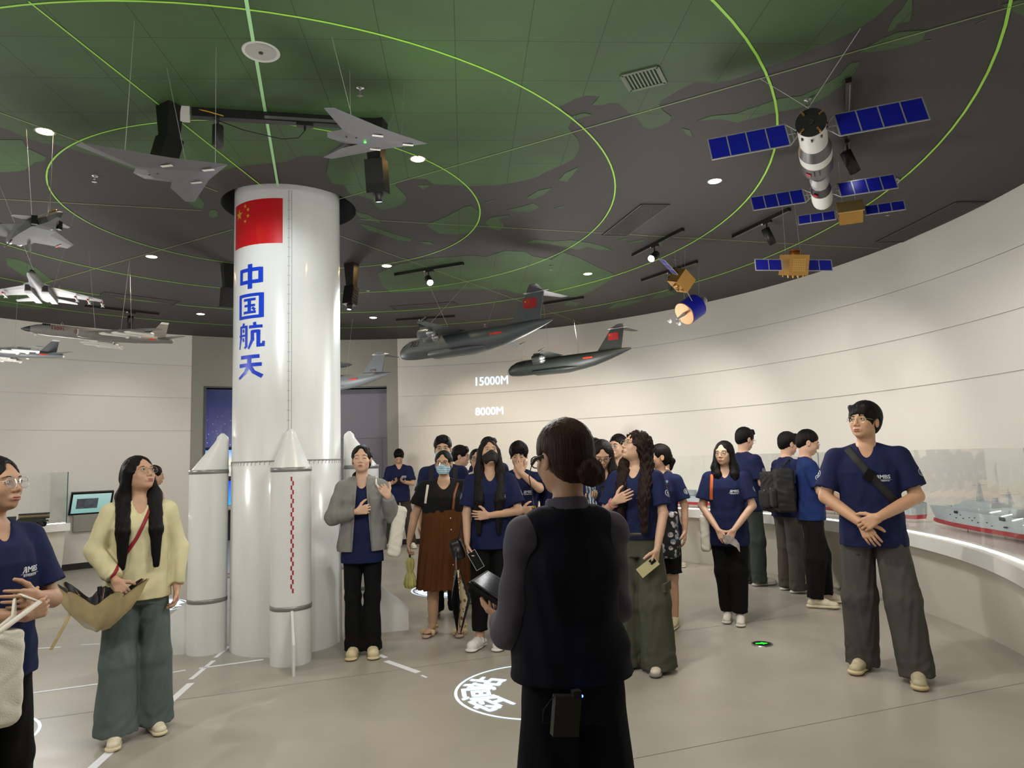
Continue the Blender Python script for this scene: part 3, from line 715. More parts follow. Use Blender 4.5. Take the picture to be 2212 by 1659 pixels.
    if kind == 'hoodie':   # open front
        inner = Field(); 
        def openf(X, Y, Z, D):
            w = 0.050 + 0.03 * np.clip((1.2 * s - Z) / 0.4, -1, 1)
            return np.maximum(D, np.minimum(w * s - np.abs(X - 0.00), Y + 0.0))
        g.fn(openf)
    m = cloth_mat(col, 0.85)
    hh = min(h, 0.012)
    V, Q = g.mesh(hh); nm = {'tee': 't_shirt', 'vest': 'waistcoat', 'dress': 'dress_bodice', 'blouse': 'blouse', 'hoodie': 'hooded_jacket', 'shirt': 'shirt'}[kind]
    to = link(nm, mesh_np(nm, V, Q, True), m, root)
    bvh = BVHTree.FromPolygons([tuple(v) for v in V], [tuple(int(i) for i in q) for q in Q])
    if kind == 'tee' and logo:
        lg = logo_shapes(); wm = mat('print_white', 'd4d7de', 0.7)
        if lod < 3:
            cx = -0.082 * s
            decal(root, bvh, 'chest_print', ([(-a * s, b_ * s, 0) for a, b_, _ in lg['chest'][0]], [f[::-1] for f in lg['chest'][1]]), S_(-0.082, 0.0, 1.225) + L_(1.22) * s, (1, 0, 0), (0, 0, 1), wm) if False else \
            decal(root, bvh, 'chest_print', ([(a * s, b_ * s, 0) for a, b_, _ in lg['chest'][0]], lg['chest'][1]), S_(-0.082, 0.0, 1.225) + L_(1.22) * s, (-1, 0, 0), (0, 0, 1), wm)
        for kx, sg in (('R', 1), ('L', -1)):
            A, E, Wr, d = AR[kx]; c = A + (E - A) * 0.50; ax = unit(A - E); out = unit(V3(sg, 0.25, 0) - ax * np.dot(V3(sg, 0.25, 0), ax)); uu = np.cross(ax, out)
            decal(root, bvh, 'sleeve_badge', ([(a * s, b_ * s, 0) for a, b_, _ in lg['badge'][0]], lg['badge'][1]), c, tuple(uu), tuple(ax), wm, maxlen=0.02)
    if kind == 'hoodie':   # tee underneath, hood, hem and zip
        u = Field(); T2 = [(0.745, 0.0, .174, .136), (0.92, 0, .170, .130), (1.04, 0, .165, .125), (1.26, .004, .160, .112), (1.335, 0, .155, .098), (1.39, -.008, .115, .075), (1.43, -.014, .072, .062)]
        u.loft(tx(T2), k=0.02); u.cone(NB + S_(0, -0.005, -0.022), NB + S_(0, 0, 0.12), 0.058 * s, 0.08 * s, k=0.006, sub=True); u.cone(NB + S_(0, 0.02, 0.02), NB + S_(0, 0.12, -0.035), 0.050 * s, 0.040 * s, k=0.006, sub=True)
        u.fn(fold_fn(s, 0.72, 1.3, 0.004, 30, 17)); field_obj('t_shirt', u, hh, cloth_mat(NAVY), root)
        hd = Field(); 
        hd.cone(NB + S_(-0.085, 0.045, -0.045), NB + S_(-0.095, -0.04, -0.005), 0.030 * s, 0.034 * s, k=0.02); hd.cone(NB + S_(-0.095, -0.04, -0.005), NB + S_(0, -0.105, -0.03), 0.034 * s, 0.045 * s, k=0.02)
        hd.cone(NB + S_(0.085, 0.045, -0.045), NB + S_(0.095, -0.04, -0.005), 0.030 * s, 0.034 * s, k=0.02); hd.cone(NB + S_(0.095, -0.04, -0.005), NB + S_(0, -0.105, -0.03), 0.034 * s, 0.045 * s, k=0.02)
        field_obj('hood', hd, hh, m, root)
        z = MB()
        for sg in (-1, 1): z.tube([tuple(S_(sg * 0.062, 0.142, 1.30)), tuple(S_(sg * 0.072, 0.150, 1.15)), tuple(S_(sg * 0.080, 0.152, 0.98)), tuple(S_(sg * 0.082, 0.152, hemz + .01))], 0.003 * s, 5)
        z.build('zip', mat('zip_metal', '9a9a96', 0.35, 0.8), root)
    if kind == 'vest':
        c = cloth_mat(top[2], 0.8); q = Field()
        for kx in ('R', 'L'):
            A, E, Wr, d = AR[kx]; out = unit(A - NB)
            q.cone(A - out * 0.075 * s - V3(0, 0, .006), A, 0.052 * s, 0.054 * s, k=0.02); q.cone(A, E, 0.055 * s, 0.057 * s, k=0.02); q.cone(E, E + (Wr - E) * 0.88, 0.060 * s, 0.042 * s, k=0.025, bulge=0.006, cut=True)
            q.cone(E + (Wr - E) * 0.80, E + (Wr - E) * 0.94, 0.034 * s, 0.034 * s, k=0.004, cut=True)
        q.fn(fold_fn(s, 0.9, 1.38, 0.006, 38, 22, 2.0)); field_obj('shirt_sleeves', q, hh, c, root)
        cl = Field(); cl.cone(NB + S_(0, -0.002, -0.020), NB + S_(0, 0.010, 0.046), 0.079 * s, 0.066 * s, k=0.01, cut=True, cut0=True); cl.cone(NB + S_(0, 0.002, -0.03), NB + S_(0, 0.01, 0.08), 0.057 * s, 0.056 * s, k=0.003, sub=True)
        cl.cone(NB + S_(0, 0.07, 0.05), NB + S_(0, 0.12, -0.02), 0.02 * s, 0.02 * s, k=0.005, sub=True)
        field_obj('shirt_collar', cl, 0.006, c, root)
    # ---- below the waist
    lk, lc = legs[:2]; p = Field(); lm = cloth_mat(lc, 0.9, bump=0.2, scale=160, var=0.10)
    if lk == 'skirt':
        zt, zb, w = 1.16, legs[2], 0.245
        T = [(zb, 0, w * bb, 0.205 * bb), (0.62, 0, .232 * bb, .192 * bb), (0.85, -.004, .212 * bb, .176 * bb), (1.02, 0.0, .196 * bb, .168 * bb), (zt, 0.004, .186 * bb, .158 * bb)]
        p.loft(tx(T), k=0.02)
        def pl(X, Y, Z, D):
            a = np.arctan2(Y, X); k = np.clip((1.15 * s - Z) / 0.5, 0, 1)
            return D + (0.007 * k * np.sin(a * 22 + 1.5 * np.sin(Z * 5) + 0.8 * np.sin(a * 5))).astype(np.float32)
        p.fn(pl); V2, Q2 = p.mesh(hh); link('skirt', mesh_np('skirt', V2, Q2, True), lm, root)
        return dict(bvh=bvh, bvh2=BVHTree.FromPolygons([tuple(v) for v in V2], [tuple(int(i) for i in q) for q in Q2]))
    if lk == 'fitted':
        rk, ra, zc = legs[2], legs[3], 0.05
    else: rk, ra, zc = legs[2], legs[3], legs[4] if len(legs) > 4 else 0.045
    T = [(0.79, -.008, .158 * b, .114 * b), (0.86, -.008, .165 * b, .118 * b), (0.92, -.006, .160 * b, .115 * b), (1.0, -.002, .142 * b, .103 * b), (1.03, 0, .136 * b, .098 * b)]
    p.loft([(z * s, 0, cy * s, rx * s, ry * s) for z, cy, rx, ry in T], k=0.03)
    for i in (0, 1):
        A = AN[i]; u = unit(A - KN[i]); end = A + u * (0.085 * s - zc * s) / max(0.5, -u[2])
        p.cone(HP[i] + S_(0, 0, -0.01), KN[i], 0.090 * s * (.5 + .5 * b), rk * s, k=0.022); p.cone(KN[i], end, rk * s, ra * s, k=0.03, cut=True)
    if lk == 'shorts':
        zz = legs[4]
        p.fn(lambda X, Y, Z, D: np.maximum(D, zz * s - Z))
    p.fn(fold_fn(s, -0.1, 0.85, 0.0040, 17, 30, H * 13)); p.fn(fold_fn(s, -0.1, 0.20, 0.0030, 60, 26, H * 7)); p.fn(fold_fn(s, 0.38, 0.56, 0.0022, 55, 21, H * 5))
    field_obj('shorts' if lk == 'shorts' else 'trousers', p, hh, lm, root)
    if lk == 'jogger' or (len(legs) > 5 and legs[5] == 'cuff'):
        cf = Field()
        for i in (0, 1):
            A = AN[i]; cf.cone(A + V3(0, 0, (zc - 0.085 + 0.045) * s), A + V3(0, 0, (zc - 0.085) * s), 0.05 * s, 0.046 * s, k=0.004, cut=True)
        field_obj('cuffs', cf, hh * .8, lm, root)
    return dict(bvh=bvh)
LAND = [
 [(2.119,3.535),(2.091,3.681),(2.043,3.784),(1.906,3.944),(1.780,4.058),(1.652,4.153),(1.578,4.217),(1.488,4.288),(1.376,4.326),(1.247,4.302),(1.178,4.377),(1.072,4.526),(1.071,4.582),(1.113,4.662),(1.193,4.760),(1.196,4.836),(1.137,4.903),(1.073,4.942),(1.016,4.895),(0.959,4.779),(0.893,4.700),(0.823,4.605),(0.790,4.552),(0.737,4.536),(0.677,4.564),(0.604,4.559),(0.633,4.487),(0.644,4.445),(0.556,4.428),(0.476,4.471),(0.434,4.524),(0.386,4.558),(0.413,4.637),(0.483,4.707),(0.564,4.666),(0.622,4.696),(0.548,4.738),(0.482,4.768),(0.470,4.879),(0.508,4.969),(0.554,5.063),(0.579,5.183),(0.576,5.305),(0.556,5.415),(0.464,5.533),(0.343,5.654),(0.269,5.765),(0.108,5.852),(-0.066,5.910),(-0.301,5.912),(-0.473,5.877),(-0.611,5.856),(-0.676,5.729),(-0.810,5.709),(-0.922,5.769),(-0.956,5.828),(-0.930,5.966),(-0.901,6.122),(-0.939,6.257),(-1.047,6.367),(-1.187,6.440),(-1.222,6.303),(-1.219,6.163),(-1.286,6.078),(-1.382,6.026),(-1.390,5.803),(-1.481,5.755),(-1.476,5.705),(-1.471,5.542),(-1.367,5.247),(-1.439,5.217),(-1.563,5.200),(-1.734,5.306),(-1.931,5.326),(-2.150,5.371),(-2.276,5.424),(-2.455,5.484),(-2.631,5.379),(-2.934,5.392),(-2.981,5.334),(-3.020,5.235),(-3.085,5.113),(-3.162,5.018),(-3.233,4.950),(-3.270,4.887),(-3.341,4.867),(-3.416,4.766),(-3.432,4.659),(-3.471,4.601),(-3.755,3.875),(-3.175,2.814),(-2.134,2.127),(-0.569,1.663),(0.709,2.219)],
 [(-3.607,4.789),(-3.456,4.799),(-3.513,4.930),(-3.495,4.994),(-3.476,5.084),(-3.524,5.146),(-3.612,5.165),(-3.792,5.307),(-3.880,5.327),(-4.001,5.327),(-4.483,5.290),(-4.046,4.758)],
 [(-2.882,5.987),(-2.722,5.860),(-2.701,5.947),(-2.725,6.113),(-2.806,6.259),(-2.854,6.195),(-2.858,6.067)],
 [(-2.792,6.346),(-2.742,6.289),(-2.699,6.281),(-2.704,6.354),(-2.749,6.450),(-2.809,6.496),(-2.826,6.443)],
 [(-5.540,7.527),(-5.454,7.609),(-5.490,7.927),(-5.634,8.389),(-5.674,8.565),(-5.898,8.700),(-5.852,8.254),(-5.728,7.802)],
 [(-6.643,8.947),(-6.431,9.156),(-6.308,9.362),(-6.486,9.769),(-6.780,10.003),(-6.994,9.971),(-7.211,9.724),(-7.462,9.540),(-6.990,8.926)],
 [(-0.821,6.885),(-0.613,6.685),(-0.393,6.412),(-0.331,6.393),(-0.261,6.561),(-0.276,6.866),(-0.378,7.161),(-0.524,7.223),(-0.715,7.173)],
 [(-1.478,6.781),(-1.399,6.844),(-1.235,7.077),(-1.034,7.312),(-1.048,7.407),(-1.171,7.362),(-1.317,7.129),(-1.428,6.984)],
 [(-1.442,6.455),(-1.336,6.541),(-1.269,6.678),(-1.256,6.802),(-1.344,6.711),(-1.435,6.584)],
 [(-0.968,7.416),(-0.861,7.443),(-0.802,7.549),(-0.901,7.522)],
 [(-0.224,6.871),(-0.163,6.727),(0.034,6.679),(-0.072,6.775),(-0.034,6.974),(-0.080,7.145),(-0.160,7.048)],
 [(-0.005,6.533),(0.177,6.438),(0.250,6.372),(0.319,6.487),(0.229,6.605),(0.089,6.593)],
 [(0.186,6.237),(0.292,6.067),(0.409,6.012),(0.341,6.171),(0.247,6.277)],
 [(0.457,5.849),(0.506,5.695),(0.609,5.581),(0.575,5.730),(0.532,5.886)],
 [(-0.201,6.309),(-0.100,6.247),(-0.154,6.325)],
 [(0.450,6.536),(0.552,6.459),(0.526,6.530)],
 [(-0.772,5.853),(-0.648,5.863),(-0.728,5.951)],
 [(0.194,7.584),(0.309,7.480),(0.492,7.565),(0.710,7.537),(0.918,7.659),(1.068,7.777),(1.221,7.971),(1.055,7.935),(0.917,7.796),(0.821,7.911),(0.623,7.766),(0.417,7.624)],
 [(-1.651,8.651),(-1.319,8.267),(-0.970,8.070),(-0.429,7.996),(-0.259,8.072),(-0.031,7.856),(0.199,7.917),(0.295,8.113),(0.529,8.275),(0.638,7.982),(0.851,8.232),(1.125,8.672),(1.379,9.014),(1.400,9.302),(1.227,9.878),(1.001,10.340),(0.725,10.153),(0.129,9.985),(-0.056,9.710),(-0.715,9.597),(-1.097,9.655),(-1.658,9.662),(-1.715,9.336)],
 [(0.839,10.824),(0.917,10.608),(1.112,10.699),(1.055,10.956)],
 [(1.592,11.172),(1.672,10.844),(2.054,10.577),(2.085,10.708),(1.856,11.038),(1.655,11.252)],
 [(2.177,10.626),(2.206,10.206),(2.323,10.078),(2.511,10.306),(2.408,10.472),(2.243,10.635)],
 [(2.006,8.360),(2.096,8.430),(2.068,8.507)],
 [(1.225,7.590),(1.337,7.519),(1.314,7.599)],
 [(1.330,7.701),(1.511,7.602),(1.513,7.669),(1.405,7.709)],
 [(2.029,8.755),(2.099,8.699),(2.121,8.875)],
 [(1.700,7.773),(1.752,7.744),(1.771,7.886)],
 [(1.397,4.835),(1.488,4.766),(1.648,4.749),(1.719,4.687),(1.784,4.640),(1.883,4.552),(2.029,4.524),(2.108,4.410),(2.171,4.273),(2.170,4.141),(2.222,4.123),(2.250,4.235),(2.238,4.418),(2.184,4.583),(2.095,4.685),(1.919,4.753),(1.758,4.845),(1.703,4.883),(1.559,4.818)],
 [(1.312,4.943),(1.379,4.977),(1.429,5.093),(1.373,5.051)],
 [(2.169,4.026),(2.198,3.960),(2.245,3.875),(2.307,3.824),(2.456,3.814),(2.491,3.911),(2.409,3.972),(2.295,4.013)],
 [(2.227,3.811),(2.200,3.686),(2.205,3.602),(2.193,3.539),(2.166,3.426),(2.191,3.428),(2.219,3.540),(2.276,3.641),(2.307,3.725),(2.249,3.739),(2.263,3.813)],
 [(2.742,3.605),(2.830,3.551),(2.958,3.464),(3.145,3.705),(2.949,3.716)],
 [(2.510,3.916),(2.544,3.913),(2.544,3.932)],
 [(2.706,3.775),(2.742,3.726),(2.749,3.743)],
]
FLOOR_DASH = [(-2.512, 6.258), (-2.484, 5.9), (-2.46, 5.819), (-2.421, 5.328), (-2.379, 5.238), (-2.305, 4.567), (-2.276, 4.073), (-2.242, 3.787), (-2.485, 5.609), (-2.056, 5.8), (-2.757, 5.462), (-2.571, 5.57), (-3.476, 5.112), (-2.884, 5.374), (-4.331, 6.383), (-4.069, 6.413), (-3.934, 6.475), (-3.767, 6.486), (-1.136, 5.828), (-1.064, 5.741), (-1.048, 5.65), (-0.751, 5.321), (-0.721, 5.252), (-0.674, 5.193)]
# ================================================================ the room
C0 = (CX, CY)
def P2(c, r, a): return (c[0] + r * math.cos(a), c[1] + r * math.sin(a))
def arc_block(mb, c, r0, r1, a0, a1, z0, z1, seg=None, rb0=None):
    """curved block between radii r0<r1 and angles (degrees); rb0 = inner radius at the bottom"""
    n = seg or max(2, int(abs(a1 - a0) / 2)); rings = []
    for i in range(n + 1):
        a = math.radians(a0 + (a1 - a0) * i / n); rb = r0 if rb0 is None else rb0
        q = [(*P2(c, rb, a), z0), (*P2(c, r1, a), z0), (*P2(c, r1, a), z1), (*P2(c, r0, a), z1)]
        rings.append([Vector(p) for p in q])
    V = [p for r in rings for p in r]; Fs = []
    for i in range(n):
        for j in range(4):
            k = (j + 1) % 4; Fs.append((i * 4 + j, (i + 1) * 4 + j, (i + 1) * 4 + k, i * 4 + k))
    Fs += [(0, 1, 2, 3), (n * 4 + 3, n * 4 + 2, n * 4 + 1, n * 4)]
    return mb.add(V, Fs, False)
def struct(name, mb, m, parent=None):
    o = mb.build(name, m, parent)
    if parent is None: o['kind'] = 'structure'
    return o
def smooth_by_angle(o):
    o.data.polygons.foreach_set('use_smooth', np.ones(len(o.data.polygons), dtype=bool))
    try: o.data.set_sharp_from_angle(angle=0.6)
    except Exception: pass
wall_white = mat('wall_white', 'd6d2ca', 0.75, bump=0.05, scale=60, spec=0.3)
wall_grey = mat('wall_grey', '8c8c82', 0.7, bump=0.03, scale=60)
# floor: grey-beige resin with a soft sheen and hairline joints
fm = bpy.data.materials.new('floor_resin'); fm.use_nodes = True
def floor_nodes():
    nt = fm.node_tree; b = nt.nodes['Principled BSDF']; tc = nt.nodes.new('ShaderNodeTexCoord')
    n1 = nt.nodes.new('ShaderNodeTexNoise'); n1.inputs['Scale'].default_value = 1.3; n1.inputs['Detail'].default_value = 5; nt.links.new(tc.outputs['Object'], n1.inputs['Vector'])
    r = nt.nodes.new('ShaderNodeValToRGB'); r.color_ramp.elements[0].position = 0.35; r.color_ramp.elements[1].position = 0.7
    r.color_ramp.elements[0].color = (*lin('a09b90'), 1); r.color_ramp.elements[1].color = (*lin('aca79c'), 1)
    nt.links.new(n1.outputs[0], r.inputs[0]); nt.links.new(r.outputs[0], b.inputs['Base Color'])
    n2 = nt.nodes.new('ShaderNodeTexNoise'); n2.inputs['Scale'].default_value = 4; n2.inputs['Detail'].default_value = 6; nt.links.new(tc.outputs['Object'], n2.inputs['Vector'])
    mr = nt.nodes.new('ShaderNodeMapRange'); mr.inputs['To Min'].default_value = 0.24; mr.inputs['To Max'].default_value = 0.42; nt.links.new(n2.outputs[0], mr.inputs[0]); nt.links.new(mr.outputs[0], b.inputs['Roughness'])
    n3 = nt.nodes.new('ShaderNodeTexNoise'); n3.inputs['Scale'].default_value = 140; nt.links.new(tc.outputs['Object'], n3.inputs['Vector'])
    bp = nt.nodes.new('ShaderNodeBump'); bp.inputs['Strength'].default_value = 0.04; bp.inputs['Distance'].default_value = 0.01; nt.links.new(n3.outputs[0], bp.inputs['Height']); nt.links.new(bp.outputs[0], b.inputs['Normal'])
    b.inputs['Specular IOR Level'].default_value = 0.45
floor_nodes()
m = MB(); m.prism([P2(C0, 11, 2 * PI * i / 96) for i in range(96)], -0.1, 0.0); floor = struct('floor', m, fm)
jm = mat('floor_joint', '5d5950', 0.8)
for k, (a, b) in enumerate([((-0.6, 3.33), (4.6, 5.18)), ((-6.3, 3.35), (5.0, 7.66)), ((-7.8, 5.9), (3.2, 10.3))]):
    a, b = Vector((*a, 0)), Vector((*b, 0)); d = (b - a).normalized(); n = Vector((-d.y, d.x, 0)) * 0.002
    j = MB(); j.add([a - n + Vector((0, 0, .0006)), b - n + Vector((0, 0, .0006)), b + n + Vector((0, 0, .0006)), a + n + Vector((0, 0, .0006))], [(0, 1, 2, 3)]); j.build('joint', jm, floor)
# walls: white cladding in four horizontal courses with recessed joints
A_R0, A_R1, A_L0, A_L1 = -52.0, 90.5, 121.1, 262.0
courses = [(0.10, 2.205), (2.217, 2.785), (2.797, 3.360), (3.372, HC)]
for nm, a0, a1 in (('wall_right', A_R0, A_R1), ('wall_left', A_L0, A_L1)):
    m = MB(); arc_block(m, C0, RW + 0.02, RW + 0.12, a0, a1, 0, HC, 70); w = struct(nm, m, wall_white); w.data.materials[0] = wall_white; smooth_by_angle(w)
    for z0, z1 in courses:
        m = MB(); arc_block(m, C0, RW, RW + 0.02, a0, a1, z0, z1, 70); smooth_by_angle(m.build('wall_panel', wall_white, w))
m = MB(); arc_block(m, C0, RW + 0.005, RW + 0.02, A_R0, A_R1, 0, 0.10, 70); struct('baseboard_right', m, mat('base_black', '161616', 0.35))
m = MB(); arc_block(m, C0, RW + 0.005, RW + 0.02, A_L0, A_L1, 0, 0.10, 70); struct('baseboard_left', m, mat('base_black', '161616', 0.35))
# grey portal at the back with a wide opening
m = MB(); arc_block(m, C0, RW + 0.01, RW + 0.22, A_R1, A_L0, 2.98, HC, 16); arc_block(m, C0, RW + 0.01, RW + 0.22, A_R1, 92.3, 0, 2.98, 2); arc_block(m, C0, RW + 0.01, RW + 0.22, 119.4, A_L0, 0, 2.98, 2)
struct('wall_back', m, wall_grey)
m = MB(); arc_block(m, C0, RW - 0.0, RW + 0.30, 119.05, 119.4, 0, 3.01, 1); arc_block(m, C0, RW - 0.0, RW + 0.30, 92.3, 119.4, 2.98, 3.01, 14); struct('trim_1', m, mat('frame_dark', '3c3d42', 0.4, 0.3))
m = MB(); arc_block(m, C0, RW + 0.32, RW + 0.40, 91.0, 106.0, 0, 2.98, 8); sl = struct('door_1', m, mat('slate_panel', '706f7a', 0.55, bump=0.03, scale=30))
for z in (2.02,):
    m = MB(); arc_block(m, C0, RW + 0.316, RW + 0.32, 91.6, 105.6, z, z + 0.006, 8); arc_block(m, C0, RW + 0.316, RW + 0.32, 93.4, 93.45, 0.1, z, 1); m.build('panel_joint', mat('joint_dark', '3f3f49', 0.6), sl)
m = MB(); arc_block(m, C0, RW + 0.29, RW + 0.316, 98.3, 98.7, 1.50, 1.68, 1); m.build('door_handle', mat('steel', '9a9a9a', 0.3, 0.9), sl)
# the next room, seen through the opening
m = MB(); arc_block(m, C0, 9.6, 9.7, 100, 128, 0, HC, 14); wall_next = struct('wall_far', m, mat('far_wall', '30323c', 0.6))
m = MB(); m.box((*P2(C0, 8.6, math.radians(123.5)), HC / 2), (1.4, 0.05, HC / 2), Matrix.Rotation(math.radians(123.5), 3, 'Z')); struct('wall_far_side', m, mat('far_wall', '30323c', 0.6))
m = MB(); m.box((*P2(C0, 8.6, math.radians(100)), HC / 2), (1.2, 0.05, HC / 2), Matrix.Rotation(math.radians(100), 3, 'Z')); struct('wall_far_end', m, mat('far_wall', '30323c', 0.6))
def screen_mat(name, c1, c2, st, stars=False, z0=1.8, z1=3.4):
    m = bpy.data.materials.new(name); m.use_nodes = True; nt = m.node_tree; b = nt.nodes['Principled BSDF']; b.inputs['Base Color'].default_value = (0.01, 0.01, 0.02, 1); b.inputs['Roughness'].default_value = 0.2
    tc = nt.nodes.new('ShaderNodeTexCoord'); sp = nt.nodes.new('ShaderNodeSeparateXYZ'); nt.links.new(tc.outputs['Object'], sp.inputs[0])
    mr = nt.nodes.new('ShaderNodeMapRange'); mr.inputs['From Min'].default_value = z0; mr.inputs['From Max'].default_value = z1; nt.links.new(sp.outputs['Z'], mr.inputs[0])
    cr = nt.nodes.new('ShaderNodeValToRGB'); cr.color_ramp.elements[0].color = (*lin(c1), 1); cr.color_ramp.elements[1].color = (*lin(c2), 1); nt.links.new(mr.outputs[0], cr.inputs[0])
    out = cr.outputs[0]
    if stars:
        vo = nt.nodes.new('ShaderNodeTexVoronoi'); vo.inputs['Scale'].default_value = 13; vo.inputs['Randomness'].default_value = 0.55; nt.links.new(tc.outputs['Object'], vo.inputs['Vector'])
        lt = nt.nodes.new('ShaderNodeMath'); lt.operation = 'LESS_THAN'; lt.inputs[1].default_value = 0.16; nt.links.new(vo.outputs['Distance'], lt.inputs[0])
        m2 = nt.nodes.new('ShaderNodeMapRange'); m2.inputs['From Min'].default_value = 2.75; m2.inputs['From Max'].default_value = 1.9; nt.links.new(sp.outputs['Z'], m2.inputs[0])
        mu = nt.nodes.new('ShaderNodeMath'); mu.operation = 'MULTIPLY'; nt.links.new(lt.outputs[0], mu.inputs[0]); nt.links.new(m2.outputs[0], mu.inputs[1])
        mx = nt.nodes.new('ShaderNodeMix'); mx.data_type = 'RGBA'; nt.links.new(mu.outputs[0], mx.inputs['Factor']); nt.links.new(out, mx.inputs['A']); mx.inputs['B'].default_value = (0.35, 0.35, 1, 1); out = mx.outputs['Result']
    nt.links.new(out, b.inputs['Emission Color']); b.inputs['Emission Strength'].default_value = st
    return m
def wall_sheet(name, r, a0, a1, z0, z1, m, th=0.03, parent=None):
    q = MB(); arc_block(q, C0, r - th, r, a0, a1, z0, z1, 6); return q.build(name, m, parent)
t = wall_sheet('display_wall', 9.58, 112, 123, 1.98, 3.9, screen_mat('star_screen', '24286a', '0b1224', 0.9, True)); tag(t, 'tall dark blue starry screen in the next room seen left of the rocket', 'screen')
t = empty('information_board', (*P2(C0, 9.56, math.radians(117)), 1.3), 0, 'backlit poster board with sky picture above the blue monitor in the next room', 'poster')
def boxsheet(name, a0, a1, z0, z1, m, r=9.56, th=0.02):
    q = MB(); arc_block(q, C0, r - th, r, a0, a1, z0, z1, 6); o = q.build(name, m); return o
for nm, z0, z1, mm in (('sky_picture', 1.60, 1.92, screen_mat('poster_sky', 'e8dcb0', '4a8fd6', 1.2, z0=1.6, z1=1.9)), ('figures_picture', 1.36, 1.60, mat('poster_pale', 'cfd8c0', 0.5, emit=0.5, var=0.6, scale=9)), ('black_band', 1.28, 1.36, mat('gloss_black', '0a0a0c', 0.2))):
    o = boxsheet(nm, 113, 122, z0, z1, mm); o.parent = t; o.matrix_parent_inverse = Matrix.Translation(t.location).inverted()
t = boxsheet('blue_monitor', 113, 122, 0.72, 1.26, screen_mat('monitor_blue', '2f9ad8', '1a3cc8', 1.3, z0=0.75, z1=1.25)); tag(t, 'blue glowing monitor low on the wall of the next room', 'screen')
t = boxsheet('console_base', 113, 122, 0.60, 0.715, mat('gloss_black', '0a0a0c', 0.2), 9.57, 0.12); tag(t, 'black console ledge below the blue monitor in the next room', 'console')
light('next_room_lamp', 'AREA', (*P2(C0, 8.4, math.radians(112)), 3.7), 60, (0.75, 0.82, 1), (*P2(C0, 8.4, math.radians(112)), 0), size=(1.0, 1.0))  # added area light without a fitting, brightens the next room
# entrance alcove behind the photographer
m = MB(); arc_block(m, C0, 9.9, 10.0, -98, -52, 0, HC, 20)
struct('wall_entrance', m, wall_white)
for nm, a in (('wall_entrance_left', -98), ('wall_entrance_right', -52)):
    m = MB(); m.box((*P2(C0, 8.45, math.radians(a)), HC / 2), (1.5, 0.05, HC / 2), Matrix.Rotation(math.radians(a), 3, 'Z')); struct(nm, m, wall_white)
# ceiling with the round recess around the rocket column
cm = bpy.data.materials.new('ceiling_grey'); cm.use_nodes = True; b_ = cm.node_tree.nodes['Principled BSDF']; b_.inputs['Base Color'].default_value = (*lin('363431'), 1); b_.inputs['Roughness'].default_value = 0.75
n = 96; HO = (PX + 0.02, PY + 0.0); hr = 0.60
outer = [P2(C0, 11, 2 * PI * i / n) for i in range(n)]; inner = [P2(HO, hr, 2 * PI * i / n) for i in range(n)]
V = [(*p, HC) for p in outer] + [(*p, HC) for p in inner] + [(*p, HC + 0.35) for p in inner] + [(*p, HC + 0.36) for p in outer]
Fs = []
for i in range(n):
    k = (i + 1) % n; Fs += [(i, k, n + k, n + i), (n + i, n + k, 2 * n + k, 2 * n + i), (2 * n + i, 2 * n + k, 3 * n + k, 3 * n + i), (i, 3 * n + i, 3 * n + k, k)]
Fs.append(tuple(range(2 * n, 3 * n)))
m = MB(); m.add(V, Fs); ceiling = struct('ceiling', m, cm)
m = MB(); m.lathe([(hr - 0.002, 0), (hr - 0.002, 0.34), (0.4, 0.345)], 48, Matrix.Translation((*HO, HC)), caps=False); m.build('recess_lining', mat('recess_dark', '1f2024', 0.6), ceiling)
# the printed map: land masses in green with fine panel joints, radar rings and bearings
gm = bpy.data.materials.new('map_green'); gm.use_nodes = True
def green_nodes():
    nt = gm.node_tree; b = nt.nodes['Principled BSDF']; b.inputs['Roughness'].default_value = 0.7
    tc = nt.nodes.new('ShaderNodeTexCoord'); n1 = nt.nodes.new('ShaderNodeTexNoise'); n1.inputs['Scale'].default_value = 1.1; n1.inputs['Detail'].default_value = 4; nt.links.new(tc.outputs['Object'], n1.inputs['Vector'])
    r = nt.nodes.new('ShaderNodeValToRGB'); r.color_ramp.elements[0].position = 0.3; r.color_ramp.elements[1].position = 0.75; r.color_ramp.elements[0].color = (*lin('304426'), 1); r.color_ramp.elements[1].color = (*lin('3c5b2f'), 1)
    nt.links.new(n1.outputs[0], r.inputs[0])
    mp = nt.nodes.new('ShaderNodeMapping'); mp.inputs['Rotation'].default_value = (0, 0, math.radians(-4)); nt.links.new(tc.outputs['Object'], mp.inputs[0])
    br = nt.nodes.new('ShaderNodeTexBrick'); br.offset = 0.0; br.inputs['Scale'].default_value = 1.0; br.inputs['Brick Width'].default_value = 0.42; br.inputs['Row Height'].default_value = 0.42; br.inputs['Mortar Size'].default_value = 0.0022; br.inputs['Mortar Smooth'].default_value = 0.2
    br.inputs['Color1'].default_value = br.inputs['Color2'].default_value = (1, 1, 1, 1); br.inputs['Mortar'].default_value = (0.25, 0.25, 0.25, 1); nt.links.new(mp.outputs[0], br.inputs['Vector'])
    mx = nt.nodes.new('ShaderNodeMix'); mx.data_type = 'RGBA'; mx.blend_type = 'MULTIPLY'; mx.inputs['Factor'].default_value = 1
    nt.links.new(r.outputs[0], mx.inputs['A']); nt.links.new(br.outputs['Color'], mx.inputs['B']); nt.links.new(mx.outputs['Result'], b.inputs['Base Color'])
green_nodes()
from mathutils.geometry import tessellate_polygon
